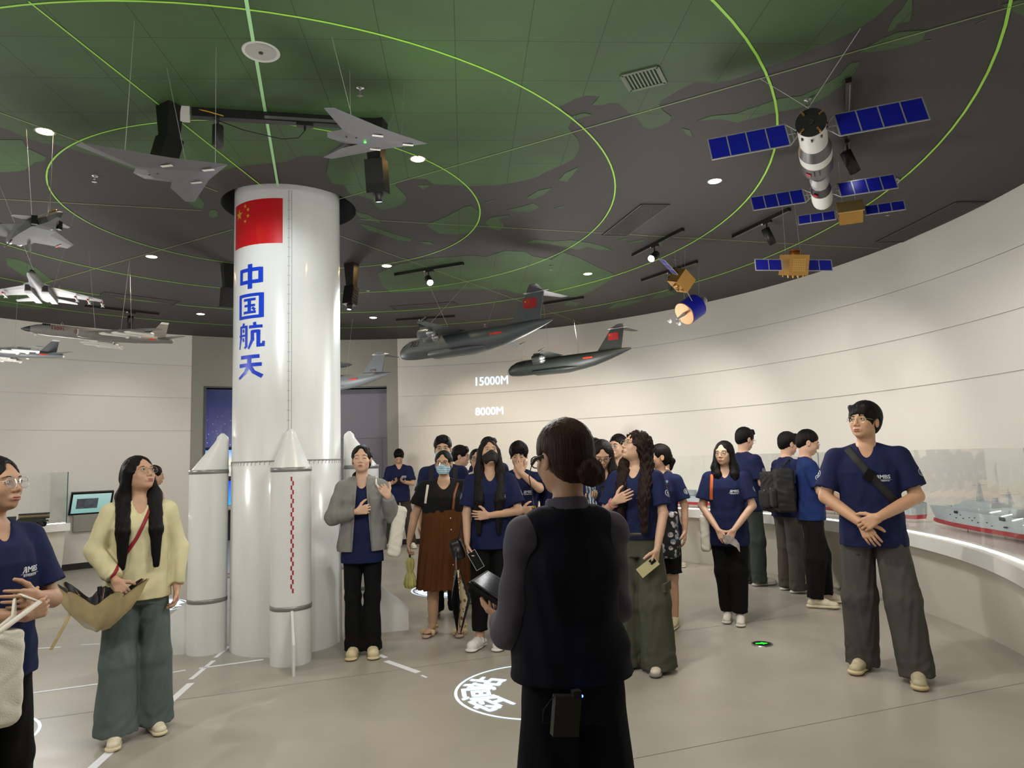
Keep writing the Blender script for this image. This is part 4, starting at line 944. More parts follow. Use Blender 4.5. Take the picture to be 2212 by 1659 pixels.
for poly in LAND:
    zz = HC - 0.003; V = [(x, y, zz) for x, y in poly] + [(x, y, HC) for x, y in poly]; k = len(poly)
    tri = tessellate_polygon([[Vector(v) for v in V[:k]]])
    m = MB(); m.add(V, [tuple(t_) for t_ in tri] + [(i, (i + 1) % k, k + (i + 1) % k, k + i) for i in range(k)]); m.build('map_land', gm, ceiling)
lm_ = mat('map_line_green', '8fc840', 0.6, emit=0.05, emit_col='9ad848'); lp = mat('map_line_pale', '86a060', 0.6)
for r, w in ((1.881, 0.006), (3.142, 0.0065), (4.426, 0.008), (5.701, 0.009)):
    N = 128; V = [(*P2(C0, r + q, 2 * PI * i / N), HC - 0.005) for q in (-w, w) for i in range(N)]
    m = MB(); m.add(V, [(i, (i + 1) % N, N + (i + 1) % N, N + i) for i in range(N)]); m.build('radar_ring', lm_, ceiling)
def ceil_line(a, b, w, mm):
    a, b = Vector((*a, HC - 0.0055)), Vector((*b, HC - 0.0055)); d = (b - a).normalized(); q = Vector((-d.y, d.x, 0)) * w
    m = MB(); m.add([a - q, b - q, b + q, a + q], [(0, 1, 2, 3)]); m.build('bearing_line', mm, ceiling)
for k in range(8):
    a = math.radians(15 + 45 * k); ceil_line(P2(C0, 0.72, a), P2(C0, 6.85 if not 255 < (15 + 45 * k) < 310 else 6.0, a), 0.004 if k != 6 else 0.010, lp if k not in (6,) else mat('map_line_mint', '9ccf95', 0.6))
ceil_line((-2.39, 3.32), (-2.08, 5.78), 0.005, lm_)
# writing on the walls: projected light painted as self-glowing lettering
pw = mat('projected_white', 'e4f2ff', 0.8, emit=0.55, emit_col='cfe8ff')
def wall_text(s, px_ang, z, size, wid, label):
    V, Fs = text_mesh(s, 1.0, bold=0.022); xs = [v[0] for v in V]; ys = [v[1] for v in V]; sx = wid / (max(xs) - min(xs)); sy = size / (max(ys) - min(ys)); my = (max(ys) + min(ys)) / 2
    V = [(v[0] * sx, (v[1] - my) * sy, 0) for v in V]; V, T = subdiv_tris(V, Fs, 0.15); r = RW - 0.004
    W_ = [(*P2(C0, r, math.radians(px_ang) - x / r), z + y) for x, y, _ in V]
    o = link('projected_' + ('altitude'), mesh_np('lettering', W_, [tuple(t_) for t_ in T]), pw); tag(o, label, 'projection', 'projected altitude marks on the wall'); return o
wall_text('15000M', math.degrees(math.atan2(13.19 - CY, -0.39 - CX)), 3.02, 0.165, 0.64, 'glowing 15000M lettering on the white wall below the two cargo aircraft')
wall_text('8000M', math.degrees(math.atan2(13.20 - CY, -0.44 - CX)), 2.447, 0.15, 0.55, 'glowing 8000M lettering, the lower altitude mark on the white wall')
# signs on the floor: projector light painted as glowing flat shapes
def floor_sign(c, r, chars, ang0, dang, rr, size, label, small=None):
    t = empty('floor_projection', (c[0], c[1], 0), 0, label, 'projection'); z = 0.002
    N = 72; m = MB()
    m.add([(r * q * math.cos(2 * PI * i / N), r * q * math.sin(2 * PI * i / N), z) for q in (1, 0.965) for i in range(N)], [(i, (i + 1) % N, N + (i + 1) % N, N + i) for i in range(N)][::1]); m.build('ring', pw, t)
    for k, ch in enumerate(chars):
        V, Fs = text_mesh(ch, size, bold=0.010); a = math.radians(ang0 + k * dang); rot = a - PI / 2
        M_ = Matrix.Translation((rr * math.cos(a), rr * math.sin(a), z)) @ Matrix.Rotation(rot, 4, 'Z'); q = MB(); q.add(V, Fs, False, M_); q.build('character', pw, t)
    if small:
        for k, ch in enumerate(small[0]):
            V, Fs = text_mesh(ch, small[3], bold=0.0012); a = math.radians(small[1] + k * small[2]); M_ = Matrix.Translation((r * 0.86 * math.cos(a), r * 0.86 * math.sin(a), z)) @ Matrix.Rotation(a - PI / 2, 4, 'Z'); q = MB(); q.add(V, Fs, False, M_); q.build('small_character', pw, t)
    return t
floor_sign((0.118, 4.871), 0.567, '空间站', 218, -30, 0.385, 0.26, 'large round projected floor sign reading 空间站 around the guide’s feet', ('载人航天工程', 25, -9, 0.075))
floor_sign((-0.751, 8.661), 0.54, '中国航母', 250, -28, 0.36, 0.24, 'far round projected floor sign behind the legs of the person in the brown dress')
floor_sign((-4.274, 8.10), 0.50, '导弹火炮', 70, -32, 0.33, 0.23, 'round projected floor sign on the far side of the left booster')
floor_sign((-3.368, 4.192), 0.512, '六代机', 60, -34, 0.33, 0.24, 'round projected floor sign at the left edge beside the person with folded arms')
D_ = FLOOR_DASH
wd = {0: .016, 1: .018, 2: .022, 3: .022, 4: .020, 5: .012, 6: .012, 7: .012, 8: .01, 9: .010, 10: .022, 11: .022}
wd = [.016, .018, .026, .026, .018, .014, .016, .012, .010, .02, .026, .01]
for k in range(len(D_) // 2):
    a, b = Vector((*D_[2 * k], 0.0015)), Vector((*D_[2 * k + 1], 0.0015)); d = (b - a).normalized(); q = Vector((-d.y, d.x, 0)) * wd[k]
    m = MB(); m.add([a - q, b - q, b + q, a + q], [(0, 1, 2, 3)]); m.build('light_dash', mat('projected_dim', 'd8dade', 0.6, emit=0.12), floor)  # projected dashes of light, painted as faintly glowing strips
# green exit marker set in the floor
t = empty('exit_marker', (1.927, 5.786, 0), 0, 'round steel floor marker with a glowing green arrow before the tall person with folded hands', 'floor light')
m = MB(); m.lathe([(0.085, 0.0), (0.083, 0.006), (0.070, 0.007)], 40, caps=True); m.build('steel_rim', mat('steel', '9a9a9a', 0.3, 0.9), t)
m = MB(); m.lathe([(0.068, 0.0072), (0.066, 0.0080)], 40, caps=True); m.build('dark_face', mat('gloss_black', '0a0a0c', 0.2), t)
m = MB(); m.prism([(-.05, -.01), (.0, -.01), (.0, -.028), (.045, .0), (.0, .028), (.0, .01), (-.05, .01)], 0.008, 0.0095); m.build('arrow', mat('green_glow', '19e020', 0.4, emit=2.2), t)
# ================================================================ rocket column
pm = mat('rocket_white', 'e2e4e2', 0.28, spec=0.5, coat=0.35, bump=0.025, scale=7, stretch=(3, 3, 0.6), var=0.03, vscale=3)
col = empty('rocket_column', (PX, PY, 0), 0, 'white rocket-shaped column with red flag and blue characters', 'column')
m = MB(); m.lathe([(PR + 0.004, 0), (PR + 0.004, 1.57), (PR, 1.575), (PR, HC + 0.34)], 96, caps=False); m.build('shaft', pm, col)
gj = mat('seam_grey', '8e8e8a', 0.5)
m = MB()
for da in (-71.3, -68.4):
    a = math.radians(da); m.box((PR * 1.0015 * math.cos(a), PR * 1.0015 * math.sin(a), 2.75), (0.0015, 0.0016, 1.17), Matrix.Rotation(a, 3, 'Z'))
m.build('vertical_seam', gj, col)
m = MB(); m.lathe([(PR + 0.005, 1.572), (PR + 0.007, 1.577), (PR + 0.005, 1.583)], 96, caps=False)
for i in range(72):
    a = math.radians(i * 5); 
    m.box(((PR + 0.004) * math.cos(a), (PR + 0.004) * math.sin(a), 1.558), (0.002, 0.0016, 0.012), Matrix.Rotation(a, 3, 'Z')); m.box(((PR + 0.004) * math.cos(a + 0.02), (PR + 0.004) * math.sin(a + 0.02), 1.570), (0.002, 0.010, 0.0015), Matrix.Rotation(a + 0.02, 3, 'Z'))
m.build('toothed_seam', gj, col)
def rivet(z, a): 
    a = math.radians(a); return ((PR + 0.001) * math.cos(a), (PR + 0.001) * math.sin(a), z)
m = MB()
for i in range(26): m.ell(rivet(1.75 + i * 0.083, -72.3), (0.003, 0.003, 0.003), 6, 4); m.ell(rivet(1.75 + i * 0.083, -70.4), (0.003, 0.003, 0.003), 6, 4)
m.build('rivets', mat('rivet', '6f6f6d', 0.4, 0.5), col)
def on_cyl(VF, a0, z0, sx, sy, off=0.0025, R=PR, maxlen=0.03):
    V, T = subdiv_tris([(v[0] * sx, v[1] * sy, 0) for v in VF[0]], VF[1], maxlen)
    return [((R + off) * math.cos(math.radians(a0) + x / R), (R + off) * math.sin(math.radians(a0) + x / R), z0 + y) for x, y, _ in V], [tuple(t_) for t_ in T]
fa, fw, fh_ = -110.8, math.radians(66.4) * PR, 0.40
fl = link('flag_panel', mesh_np('flag_panel', *on_cyl(([(-fw / 2, -fh_ / 2, 0), (fw / 2, -fh_ / 2, 0), (fw / 2, fh_ / 2, 0), (-fw / 2, fh_ / 2, 0)], [(0, 1, 2, 3)]), fa, 3.643, 1, 1, 0.0015)), mat('flag_red', 'c4121c', 0.35, coat=0.3), col)
def star(cx, cy, r, rot=0):
    return [(cx + (r if i % 2 == 0 else r * 0.39) * math.sin(PI * i / 5 + rot), cy + (r if i % 2 == 0 else r * 0.39) * math.cos(PI * i / 5 + rot), 0) for i in range(10)] + [(cx, cy, 0)], [((i + 1) % 10, i, 10) for i in range(10)]
for cx, cy, r in ((-fw * .5 + fw / 6, fh_ / 4, .055), (-fw * .5 + fw * 2 / 6, fh_ * .4, .022), (-fw * .5 + fw * .4, fh_ * .31, .022), (-fw * .5 + fw * .4, fh_ * .17, .022), (-fw * .5 + fw * 2 / 6, fh_ * .06, .022)):
    o = link('star', mesh_np('star', *on_cyl(star(cx, cy, r), fa, 3.643, 1, 1, 0.003)), mat('star_gold', 'd8a13a', 0.4), fl)
bl = mat('lettering_blue', '1440c8', 0.3, coat=0.3)
def strokes(S_):
    """bold sign-writer strokes: list of (points, width) in a unit box, as flat quads"""
    V = []; Fs = []
    for pts, w in S_:
        for i in range(len(pts) - 1):
            a, b = Vector((*pts[i], 0)), Vector((*pts[i + 1], 0)); w0, w1 = (w if isinstance(w, (int, float)) else w[i]), (w if isinstance(w, (int, float)) else w[i + 1]); d = (b - a).normalized(); n_ = Vector((-d.y, d.x, 0)); e0 = d * w0 * .5 if i > 0 else Vector(); e1 = d * w1 * .5 if i < len(pts) - 2 else Vector()
            k = len(V); V += [tuple(a - e0 - n_ * w0 / 2), tuple(b + e1 - n_ * w1 / 2), tuple(b + e1 + n_ * w1 / 2), tuple(a - e0 + n_ * w0 / 2)]; Fs.append((k, k + 1, k + 2, k + 3))
    return V, Fs
GLY = {'中': [([(-.42, .27), (.42, .27)], .13), ([(-.42, -.22), (.42, -.22)], .13), ([(-.42, .335), (-.42, -.285)], .14), ([(.42, .335), (.42, -.285)], .15), ([(0, .5), (0, -.5)], .17)],
       '国': [([(-.46, .44), (.46, .44)], .11), ([(-.46, -.44), (.46, -.44)], .11), ([(-.46, .495), (-.46, -.495)], .12), ([(.45, .495), (.45, -.495)], .16), ([(-.27, .26), (.24, .26)], .09), ([(-.24, .02), (.22, .02)], .085), ([(-.28, -.25), (.25, -.25)], .09), ([(-.02, .26), (-.02, -.25)], .13), ([(.10, -.07), (.22, -.17)], .09)],
       '航': [([(-.26, .5), (-.30, .38)], .09), ([(-.42, .36), (-.16, .36)], .08), ([(-.41, .40), (-.41, -.05), (-.48, -.48)], (.09, .09, .05)), ([(-.14, .40), (-.14, -.38), (-.22, -.46)], (.10, .10, .07)), ([(-.5, .03), (-.08, .03)], .07), ([(-.29, .27), (-.27, .15)], .07), ([(-.29, -.06), (-.27, -.20)], .07),
                ([(.20, .5), (.22, .36)], .11), ([(-.02, .33), (.50, .33)], .10), ([(.10, .15), (.38, .15)], .10), ([(.12, .19), (.12, -.15), (-.04, -.5)], (.12, .12, .07)), ([(.35, .19), (.35, -.38), (.52, -.38), (.54, -.24)], (.13, .12, .10, .08))],
       '天': [([(-.40, .38), (.40, .38)], .13), ([(-.48, .05), (.48, .05)], .13), ([(0, .40), (0, .04), (-.18, -.25), (-.50, -.47)], (.16, .15, .12, .09)), ([(0, .04), (.18, -.24), (.50, -.44)], (.15, .12, .14))]}
for k_, (ch, z0, z1) in enumerate((('中', 3.057, 3.275), ('国', 2.798, 3.015), ('航', 2.535, 2.762), ('天', 2.280, 2.492))):
    w = math.radians(32) * PR
    V, Fs = strokes([(a_, [q * 1.15 for q in b_] if isinstance(b_, tuple) else b_ * 1.15) for a_, b_ in GLY[ch]]); g_ = link('character', mesh_np('character', *on_cyl((V, Fs), -114.0, (z0 + z1) / 2, w, (z1 - z0), 0.0022)), bl, col)
# boosters
BR = 0.158
def booster(c, ang, label, chk=False):
    t = empty('rocket_booster', (c[0], c[1], 0), math.radians(ang), label, 'rocket model', 'boosters round the rocket column')   # local +X points away from the column
    m = MB(); m.lathe([(BR, 0), (BR, 1.50)], 48, caps=True); m.build('tank', pm, t)
    m = MB(); rings = []
    for i in range(13):
        u = i / 12; z = 1.50 + 0.335 * u
        if u < 0.82: r = BR + (0.050 - BR) * u / 0.82; 
        else: r = 0.050 * math.sqrt(max(0.02, 1 - ((u - 0.82) / 0.185) ** 2))
        cx = -(BR - 0.052) * min(1, u / 0.82)
        rings.append([Vector((cx + r * math.cos(2 * PI * j / 40), r * math.sin(2 * PI * j / 40), z)) for j in range(40)])
    m.ring(rings); m.build('nose_cone', pm, t)
    gb = mat('band_grey', '8b8b89', 0.35, 0.4)
    for z in (1.487, 0.413): m = MB(); m.lathe([(BR + .001, z), (BR + .0035, z + .001), (BR + .0035, z + .034), (BR + .001, z + .035)], 48, caps=False); m.build('grey_band', gb, t)
    m = MB(); m.prism([(BR - .01, 0.0), (BR + 0.26, 0.0), (BR + 0.26, 0.22), (BR - .01, 0.43)], -0.009, 0.009, Matrix.Rotation(PI / 2, 4, 'X')); m.build('fin', pm, t)
    for z in (0.61, 1.19): m = MB(); m.tube([(-BR + .01, 0, z), (-0.22, 0, z)], 0.022, 12); m.build('strut', pm, t)
    if chk:
        r_ = mat('marking_red', 'a3121f', 0.4)
        for i in range(26):
            z = 1.448 - i * 0.0345; a = math.radians(2.2 if i % 2 else -2.2); m = MB()
            n_ = 2; V = [((BR + 0.0015) * math.cos(a + q), (BR + 0.0015) * math.sin(a + q), z - w_) for q in (-.038, .038) for w_ in (0, .0345)]; m.add(V, [(0, 1, 3, 2)]); m.build('red_check', r_, t)
    return t
booster((-1.810, 5.715), math.degrees(math.atan2(5.715 - PY, -1.810 - PX)), 'white booster in front of the column with a red checked stripe', True)
booster((-2.650, 6.115), math.degrees(math.atan2(6.115 - PY, -2.650 - PX)), 'white booster with oblique nose left of the rocket column')
booster((-1.420, 6.525), math.degrees(math.atan2(6.525 - PY, -1.420 - PX)), 'white booster with oblique nose behind the person in the grey hooded jacket')
# ================================================================ counters with glass
top_w = mat('counter_white', 'e6e4df', 0.35, coat=0.2); front_w = mat('counter_front', 'dedace', 0.6)
gl = glass_mat('case_glass')
def counter(name, a0, a1, label, rt=5.6, zt=0.77, th=0.11, rb=5.9, gtop=1.50, seams=()):
    t = empty(name, (0, 0, 0), 0, label, 'display counter')
    m = MB(); arc_block(m, C0, rt + 0.10, RW - 0.01, a0, a1, 0, zt - th, 50, rb0=rb); o = m.build('plinth', front_w, t); smooth_by_angle(o)
    m = MB(); arc_block(m, C0, rt, RW - 0.005, a0 - .3, a1 + .3, zt - th, zt, 50); o = m.build('slab', top_w, t); smooth_by_angle(o)
    s0 = [a0] + list(seams) + [a1]
    for i in range(len(s0) - 1):
        m = MB(); arc_block(m, C0, rt + 0.075, rt + 0.083, s0[i] + .03, s0[i + 1] - .03, zt, gtop, max(3, int((s0[i + 1] - s0[i]) / 2))); m.build('glass_pane', gl, t)
    for e in (a0, a1):
        if abs(e) > 100 and e > 150: continue
        m = MB(); arc_block(m, C0, rt + 0.083, RW - 0.01, e - .03, e + .03, zt, gtop, 1); m.build('glass_end', gl, t)
        m = MB(); arc_block(m, C0, rt + 0.073, rt + 0.085, e - .05, e + .05, zt, gtop, 1); m.build('glass_edge', mat('glass_edge', '2f5560', 0.2), t)
    for q in seams:
        m = MB(); arc_block(m, C0, rt + 0.072, rt + 0.086, q - .02, q + .02, zt, gtop, 1); m.build('glass_joint', mat('glass_joint', '8b9a9a', 0.3), t)
        m = MB(); arc_block(m, C0, rt - 0.001, rt + .01, q - 1.2, q - 1.16, zt - th, zt, 1); m.build('slab_joint', gj, t)
    m = MB(); arc_block(m, C0, rt + 0.085, rt + 0.095, a0 + .1, a1 - .1, zt, zt + 0.006, 40); m.build('light_strip', mat('led_strip', 'ffffff', 0.5, emit=14), t)
    return t
counter('display_counter', -45, 49, 'long curved white counter with glass front along the right wall', seams=(-22.5, 14.0, 32))
counter('display_counter', 138.2, 205, 'short white plinth with glass case at the left edge against the wall', rt=6.0, zt=0.80, rb=6.26, gtop=1.55)
# ================================================================ hanging aircraft
wire_m = mat('wire', 'b9b9b4', 0.4, 0.6)
def basis(fwd, up=(0, 0, 1), loc=(0, 0, 0)):
    f = Vector(fwd).normalized(); u = Vector(up); l = u.cross(f).normalized(); u = f.cross(l)
    return Matrix(((f.x, l.x, u.x, loc[0]), (f.y, l.y, u.y, loc[1]), (f.z, l.z, u.z, loc[2]), (0, 0, 0, 1)))
def hang(t, pts, r=0.0016):
    """wires from points on the model (world) to the ceiling (world)"""
    inv = t.matrix_basis.inverted()
    for a, b in pts: m = MB(); m.tube([inv @ Vector(a), inv @ Vector(b)], r, 5); m.build('wire', wire_m, t)
def model(name, M, label, cat, group=None):
    t = bpy.data.objects.new(name, None); t.empty_display_size = 0.1; COL.objects.link(t); t.matrix_basis = M; return tag(t, label, cat, group)
def body_rings(tab, n=28):
    """tab rows: x, half-width, half-height, z centre"""
    return [[Vector((x, w * math.cos(2 * PI * j / n), z + h * math.sin(2 * PI * j / n))) for j in range(n)] for x, w, h, z in tab]
def wing(mb, root, tip, cr, ct, tr=0.10, tt=0.08, up=(0, 0, 1)):
    """lens-section wing; root/tip = leading-edge points, chords run to -x; up = thickness direction"""
    u = Vector(up); R_ = []
    for p, c, t in ((root, cr, tr), (tip, ct, tt)):
        p = Vector(p); R_.append([p, p + Vector((-c * .3, 0, 0)) + u * c * t * .5, p + Vector((-c * .7, 0, 0)) + u * c * t * .35, p + Vector((-c, 0, 0)), p + Vector((-c * .7, 0, 0)) - u * c * t * .2, p + Vector((-c * .3, 0, 0)) - u * c * t * .3])
    mb.ring(R_, True, True, False)
def side_text(root, s, size, loc, m, side=1, name='number', slant=0.0, yaw=0, zt=0, bold=0.01, curve=None):
    V, Fs = text_mesh(s, size, bold=size * bold)
    # side=+1: lettering on the left (+y) flank read from outside, side=-1: right flank
    M_ = Matrix.Translation(loc) @ Matrix.Rotation(PI if side > 0 else 0, 4, 'Z') @ Matrix.Rotation(PI / 2, 4, 'X')
    V = [(x + slant * y, y, 0) for x, y, *_ in V]; V, T = subdiv_tris(V, Fs, 0.02)
    W_ = []
    for v in V:
        q = M_ @ Vector(v)
        if curve: q = Vector(curve(q))
        W_.append(tuple(q))
    return link(name, mesh_np(name, W_, [tuple(t_) for t_ in T]), m, root)
def flag_patch(root, c, w, h, M_):
    q = MB(); q.add([(-w / 2, -h / 2, 0), (w / 2, -h / 2, 0), (w / 2, h / 2, 0), (-w / 2, h / 2, 0)], [(0, 1, 2, 3)], False, M_); f_ = q.build('flag', mat('flag_dull', '9c1b20', 0.5), root)
    s = MB()
    for a, b, r in ((-w * .33, h * .22, h * .14), (-w * .16, h * .38, h * .05), (-w * .1, h * .25, h * .05), (-w * .1, h * .08, h * .05), (-w * .16, -h * .02, h * .05)):
        V, Fs = star(a, b, r); s.add([(x, y, 0.0012) for x, y, _ in V], Fs, False, M_)
    s.build('stars', mat('star_gold', 'd8a13a', 0.4), f_)
def emblem(root, M_, w=0.1):
    q = MB(); q.add([(-w / 2, -w * .07, 0), (w / 2, -w * .07, 0), (w / 2, w * .07, 0), (-w / 2, w * .07, 0)], [(0, 1, 2, 3)], False, M_); V, Fs = star(0, 0, w * .17); q.add([(x, y, .0008) for x, y, _ in V], Fs, False, M_)
    q.build('emblem', mat('emblem_red', 'c8321f', 0.5), root)
def transport(nose, tail, label, grey='5b6063', belly='b9bab6', L=None, number='783', rotodome=False, pts=(), dark=False):
    nose, tail = Vector(nose), Vector(tail); L = (nose - tail).length; fwd = (nose - tail).normalized(); mid = (nose + tail) / 2
    t = model('transport_aircraft' if not rotodome else 'radar_aircraft', basis(fwd, loc=mid), label, 'aircraft model', None)
    gm_ = mat('aircraft_' + grey, grey, 0.45, var=0.06, scale=8); S = lambda x: L * (0.5 - x)
    R0 = 0.0585 * L
    tab = [(S(0), .004 * L, .004 * L, -.022 * L), (S(.012), .022 * L, .022 * L, -.018 * L), (S(.04), .040 * L, .040 * L, -.010 * L), (S(.09), .054 * L, .054 * L, -.002 * L), (S(.15), R0, R0, 0), (S(.62), R0, R0, 0), (S(.72), .052 * L, .050 * L, .008 * L), (S(.82), .040 * L, .038 * L, .022 * L), (S(.92), .024 * L, .023 * L, .038 * L), (S(1.0), .005 * L, .006 * L, .050 * L)]
    m = MB(); m.ring(body_rings(tab)); m.build('fuselage', gm_, t)
    m = MB(); m.ring(body_rings([(S(-.004), .003 * L, .003 * L, -.022 * L), (S(.010), .0215 * L, .0215 * L, -.0185 * L), (S(.022), .031 * L, .031 * L, -.0155 * L)])); m.build('nose_cap', mat('aircraft_pale', belly, 0.5), t)
    m = MB(); m.ring(body_rings([(S(.20), .004 * L, .004 * L, -.045 * L), (S(.25), .066 * L, .022 * L, -.045 * L), (S(.50), .068 * L, .026 * L, -.045 * L), (S(.60), .050 * L, .016 * L, -.043 * L), (S(.64), .004 * L, .004 * L, -.040 * L)])); m.build('gear_fairing', gm_, t)
    for sg in (1, -1):
        m = MB(); wing(m, (S(.32), sg * .03 * L, .058 * L), (S(.505), sg * .47 * L, .030 * L), .17 * L, .045 * L, .12, .1); wg = m.build('wing', gm_, t)
        m = MB(); m.tube([(S(.505), sg * .47 * L, .03 * L), (S(.56), sg * .475 * L, .05 * L)], [.006 * L, .002 * L], 6); m.build('winglet', gm_, wg)
        for k, (y, xo) in enumerate(((.155, .300), (.28, .360))):
            m = MB(); M_ = Matrix.Translation((S(xo), sg * y * L, .018 * L)) @ Matrix.Rotation(-PI / 2, 4, 'Y'); m.lathe([(.018 * L, -.0), (.0225 * L, .006 * L), (.0235 * L, .05 * L), (.022 * L, .062 * L)], 24, Matrix.Translation((S(xo) - .0, sg * y * L, .018 * L)) @ Matrix.Rotation(-PI / 2, 4, 'Y')); e = m.build('engine', gm_, t)
            m = MB(); m.lathe([(.0205 * L, .060 * L), (.0195 * L, .085 * L), (.0125 * L, .086 * L), (.009 * L, .098 * L)], 24, Matrix.Translation((S(xo), sg * y * L, .018 * L)) @ Matrix.Rotation(-PI / 2, 4, 'Y')); m.build('exhaust', mat('engine_metal', 'a3a5a5', 0.3, 0.8), e)
            m = MB(); m.box((S(xo + .045), sg * y * L, .038 * L), (.035 * L, .004 * L, .014 * L)); m.build('pylon', gm_, e)
    m = MB(); m.prism([(S(.735), .040 * L), (S(.86), .205 * L), (S(.955), .205 * L), (S(.925), .052 * L)], -.006 * L, .006 * L, Matrix.Rotation(PI / 2, 4, 'X')); fin = m.build('tail_fin', gm_, t)
    for sg in (1, -1): m = MB(); wing(m, (S(.85), 0, .207 * L), (S(.965), sg * .17 * L, .199 * L), .105 * L, .045 * L, .09, .09); m.build('tailplane', gm_, t)
    m = MB(); m.ring(body_rings([(S(.835), .002 * L, .002 * L, .208 * L), (S(.86), .008 * L, .008 * L, .208 * L), (S(.95), .008 * L, .007 * L, .208 * L), (S(.985), .002 * L, .002 * L, .208 * L)])); m.build('fin_bullet', mat('aircraft_pale', belly, .5), t)
    w = MB()
    for a in (-.9, -.45, 0, .45, .9):
        p = Vector((S(.062), .044 * L * math.sin(a), -.006 * L + .044 * L * math.cos(a) * .92)); w.box(p, (.008 * L, .006 * L, .0035 * L), Matrix.Rotation(-a, 3, 'X') @ Matrix.Rotation(0.5, 3, 'Y'))
    w.build('cockpit_windows', mat('window_dark', '17191c', 0.15), t)
    for sg in (1, -1):
        cyl = lambda q, sg=sg: (q[0], sg * (math.sqrt(max(1e-9, (R0 * 1.012) ** 2 - q[2] ** 2))), q[2])
        if number: side_text(t, number, .043 * L, (S(.150), 0, .020 * L), mat('number_dark', '15161a', .6), sg, 'number', .15, curve=cyl)
        M_ = Matrix.Translation((S(.69), sg * .0565 * L, .012 * L)) @ Matrix.Rotation(PI if sg > 0 else 0, 4, 'Z') @ Matrix.Rotation(PI / 2, 4, 'X'); emblem(t, M_, .075 * L)
        M_ = Matrix.Translation((S(.875), sg * .0075 * L, .150 * L)) @ Matrix.Rotation(PI if sg > 0 else 0, 4, 'Z') @ Matrix.Rotation(PI / 2, 4, 'X')
        if not rotodome: flag_patch(t, None, .078 * L, .052 * L, M_)
        else: side_text(t, 'CFTE', .025 * L, (S(.85), sg * .0075 * L, .08 * L), mat('number_red', '8c3030', .6), sg, 'lettering')
    if rotodome:
        m = MB(); m.lathe([(.002 * L, -.020 * L), (.11 * L, -.012 * L), (.135 * L, 0), (.11 * L, .012 * L), (.002 * L, .020 * L)], 40, Matrix.Translation((S(.50), 0, .150 * L))); m.build('radar_dish', mat('dish_dark', '4a4e52', .5), t)
        for sg in (1, -1): m = MB(); m.tube([(S(.52), sg * .03 * L, .045 * L), (S(.50), sg * .02 * L, .14 * L)], .012 * L, 8); m.build('dish_strut', gm_, t)
    hk = MB()
    for x in (.13, .36, .60): hk.tube([(S(x), 0, R0 * .98), (S(x), 0, R0 + .02), (S(x) + .012, 0, R0 + .035), (S(x) + .022, 0, R0 + .022), (S(x) + .012, 0, R0 + .012)], .0022, 6)
    hk.build('hooks', mat('hook_steel', 'a8a8a4', .3, .8), t)
    Mw = t.matrix_basis
    P_ = lambda x: Mw @ Vector((S(x), 0, R0 + .03))
    hang(t, [(P_(x), (px_, py_, HC)) for x, px_, py_ in pts])
    return t
transport((-1.467, 9.2, 2.985), (0.50, 8.02, 3.02), 'large grey cargo aircraft model numbered 783, nearest of the two beside the column', '4d5255', pts=((.13, -0.54, 9.21), (.36, -1.08, 8.7), (.60, -0.1, 9.3)))
transport((-0.058, 10.7, 2.89), (1.69, 9.74, 2.93), 'darker cargo aircraft model numbered 783, hanging in front of the right wall', '2f3331', pts=((.13, 0.48, 10.21), (.36, 0.50, 10.3), (.60, 0.98, 10.9)))
transport((-3.86, 11.75, 2.88), (-1.95, 11.2, 2.875), 'grey radar aircraft model with a round dish, half hidden behind the rocket column', '6a6f72', number=None, rotodome=True, pts=((.3, -3.2, 11.6), (.60, -2.6, 11.4)))
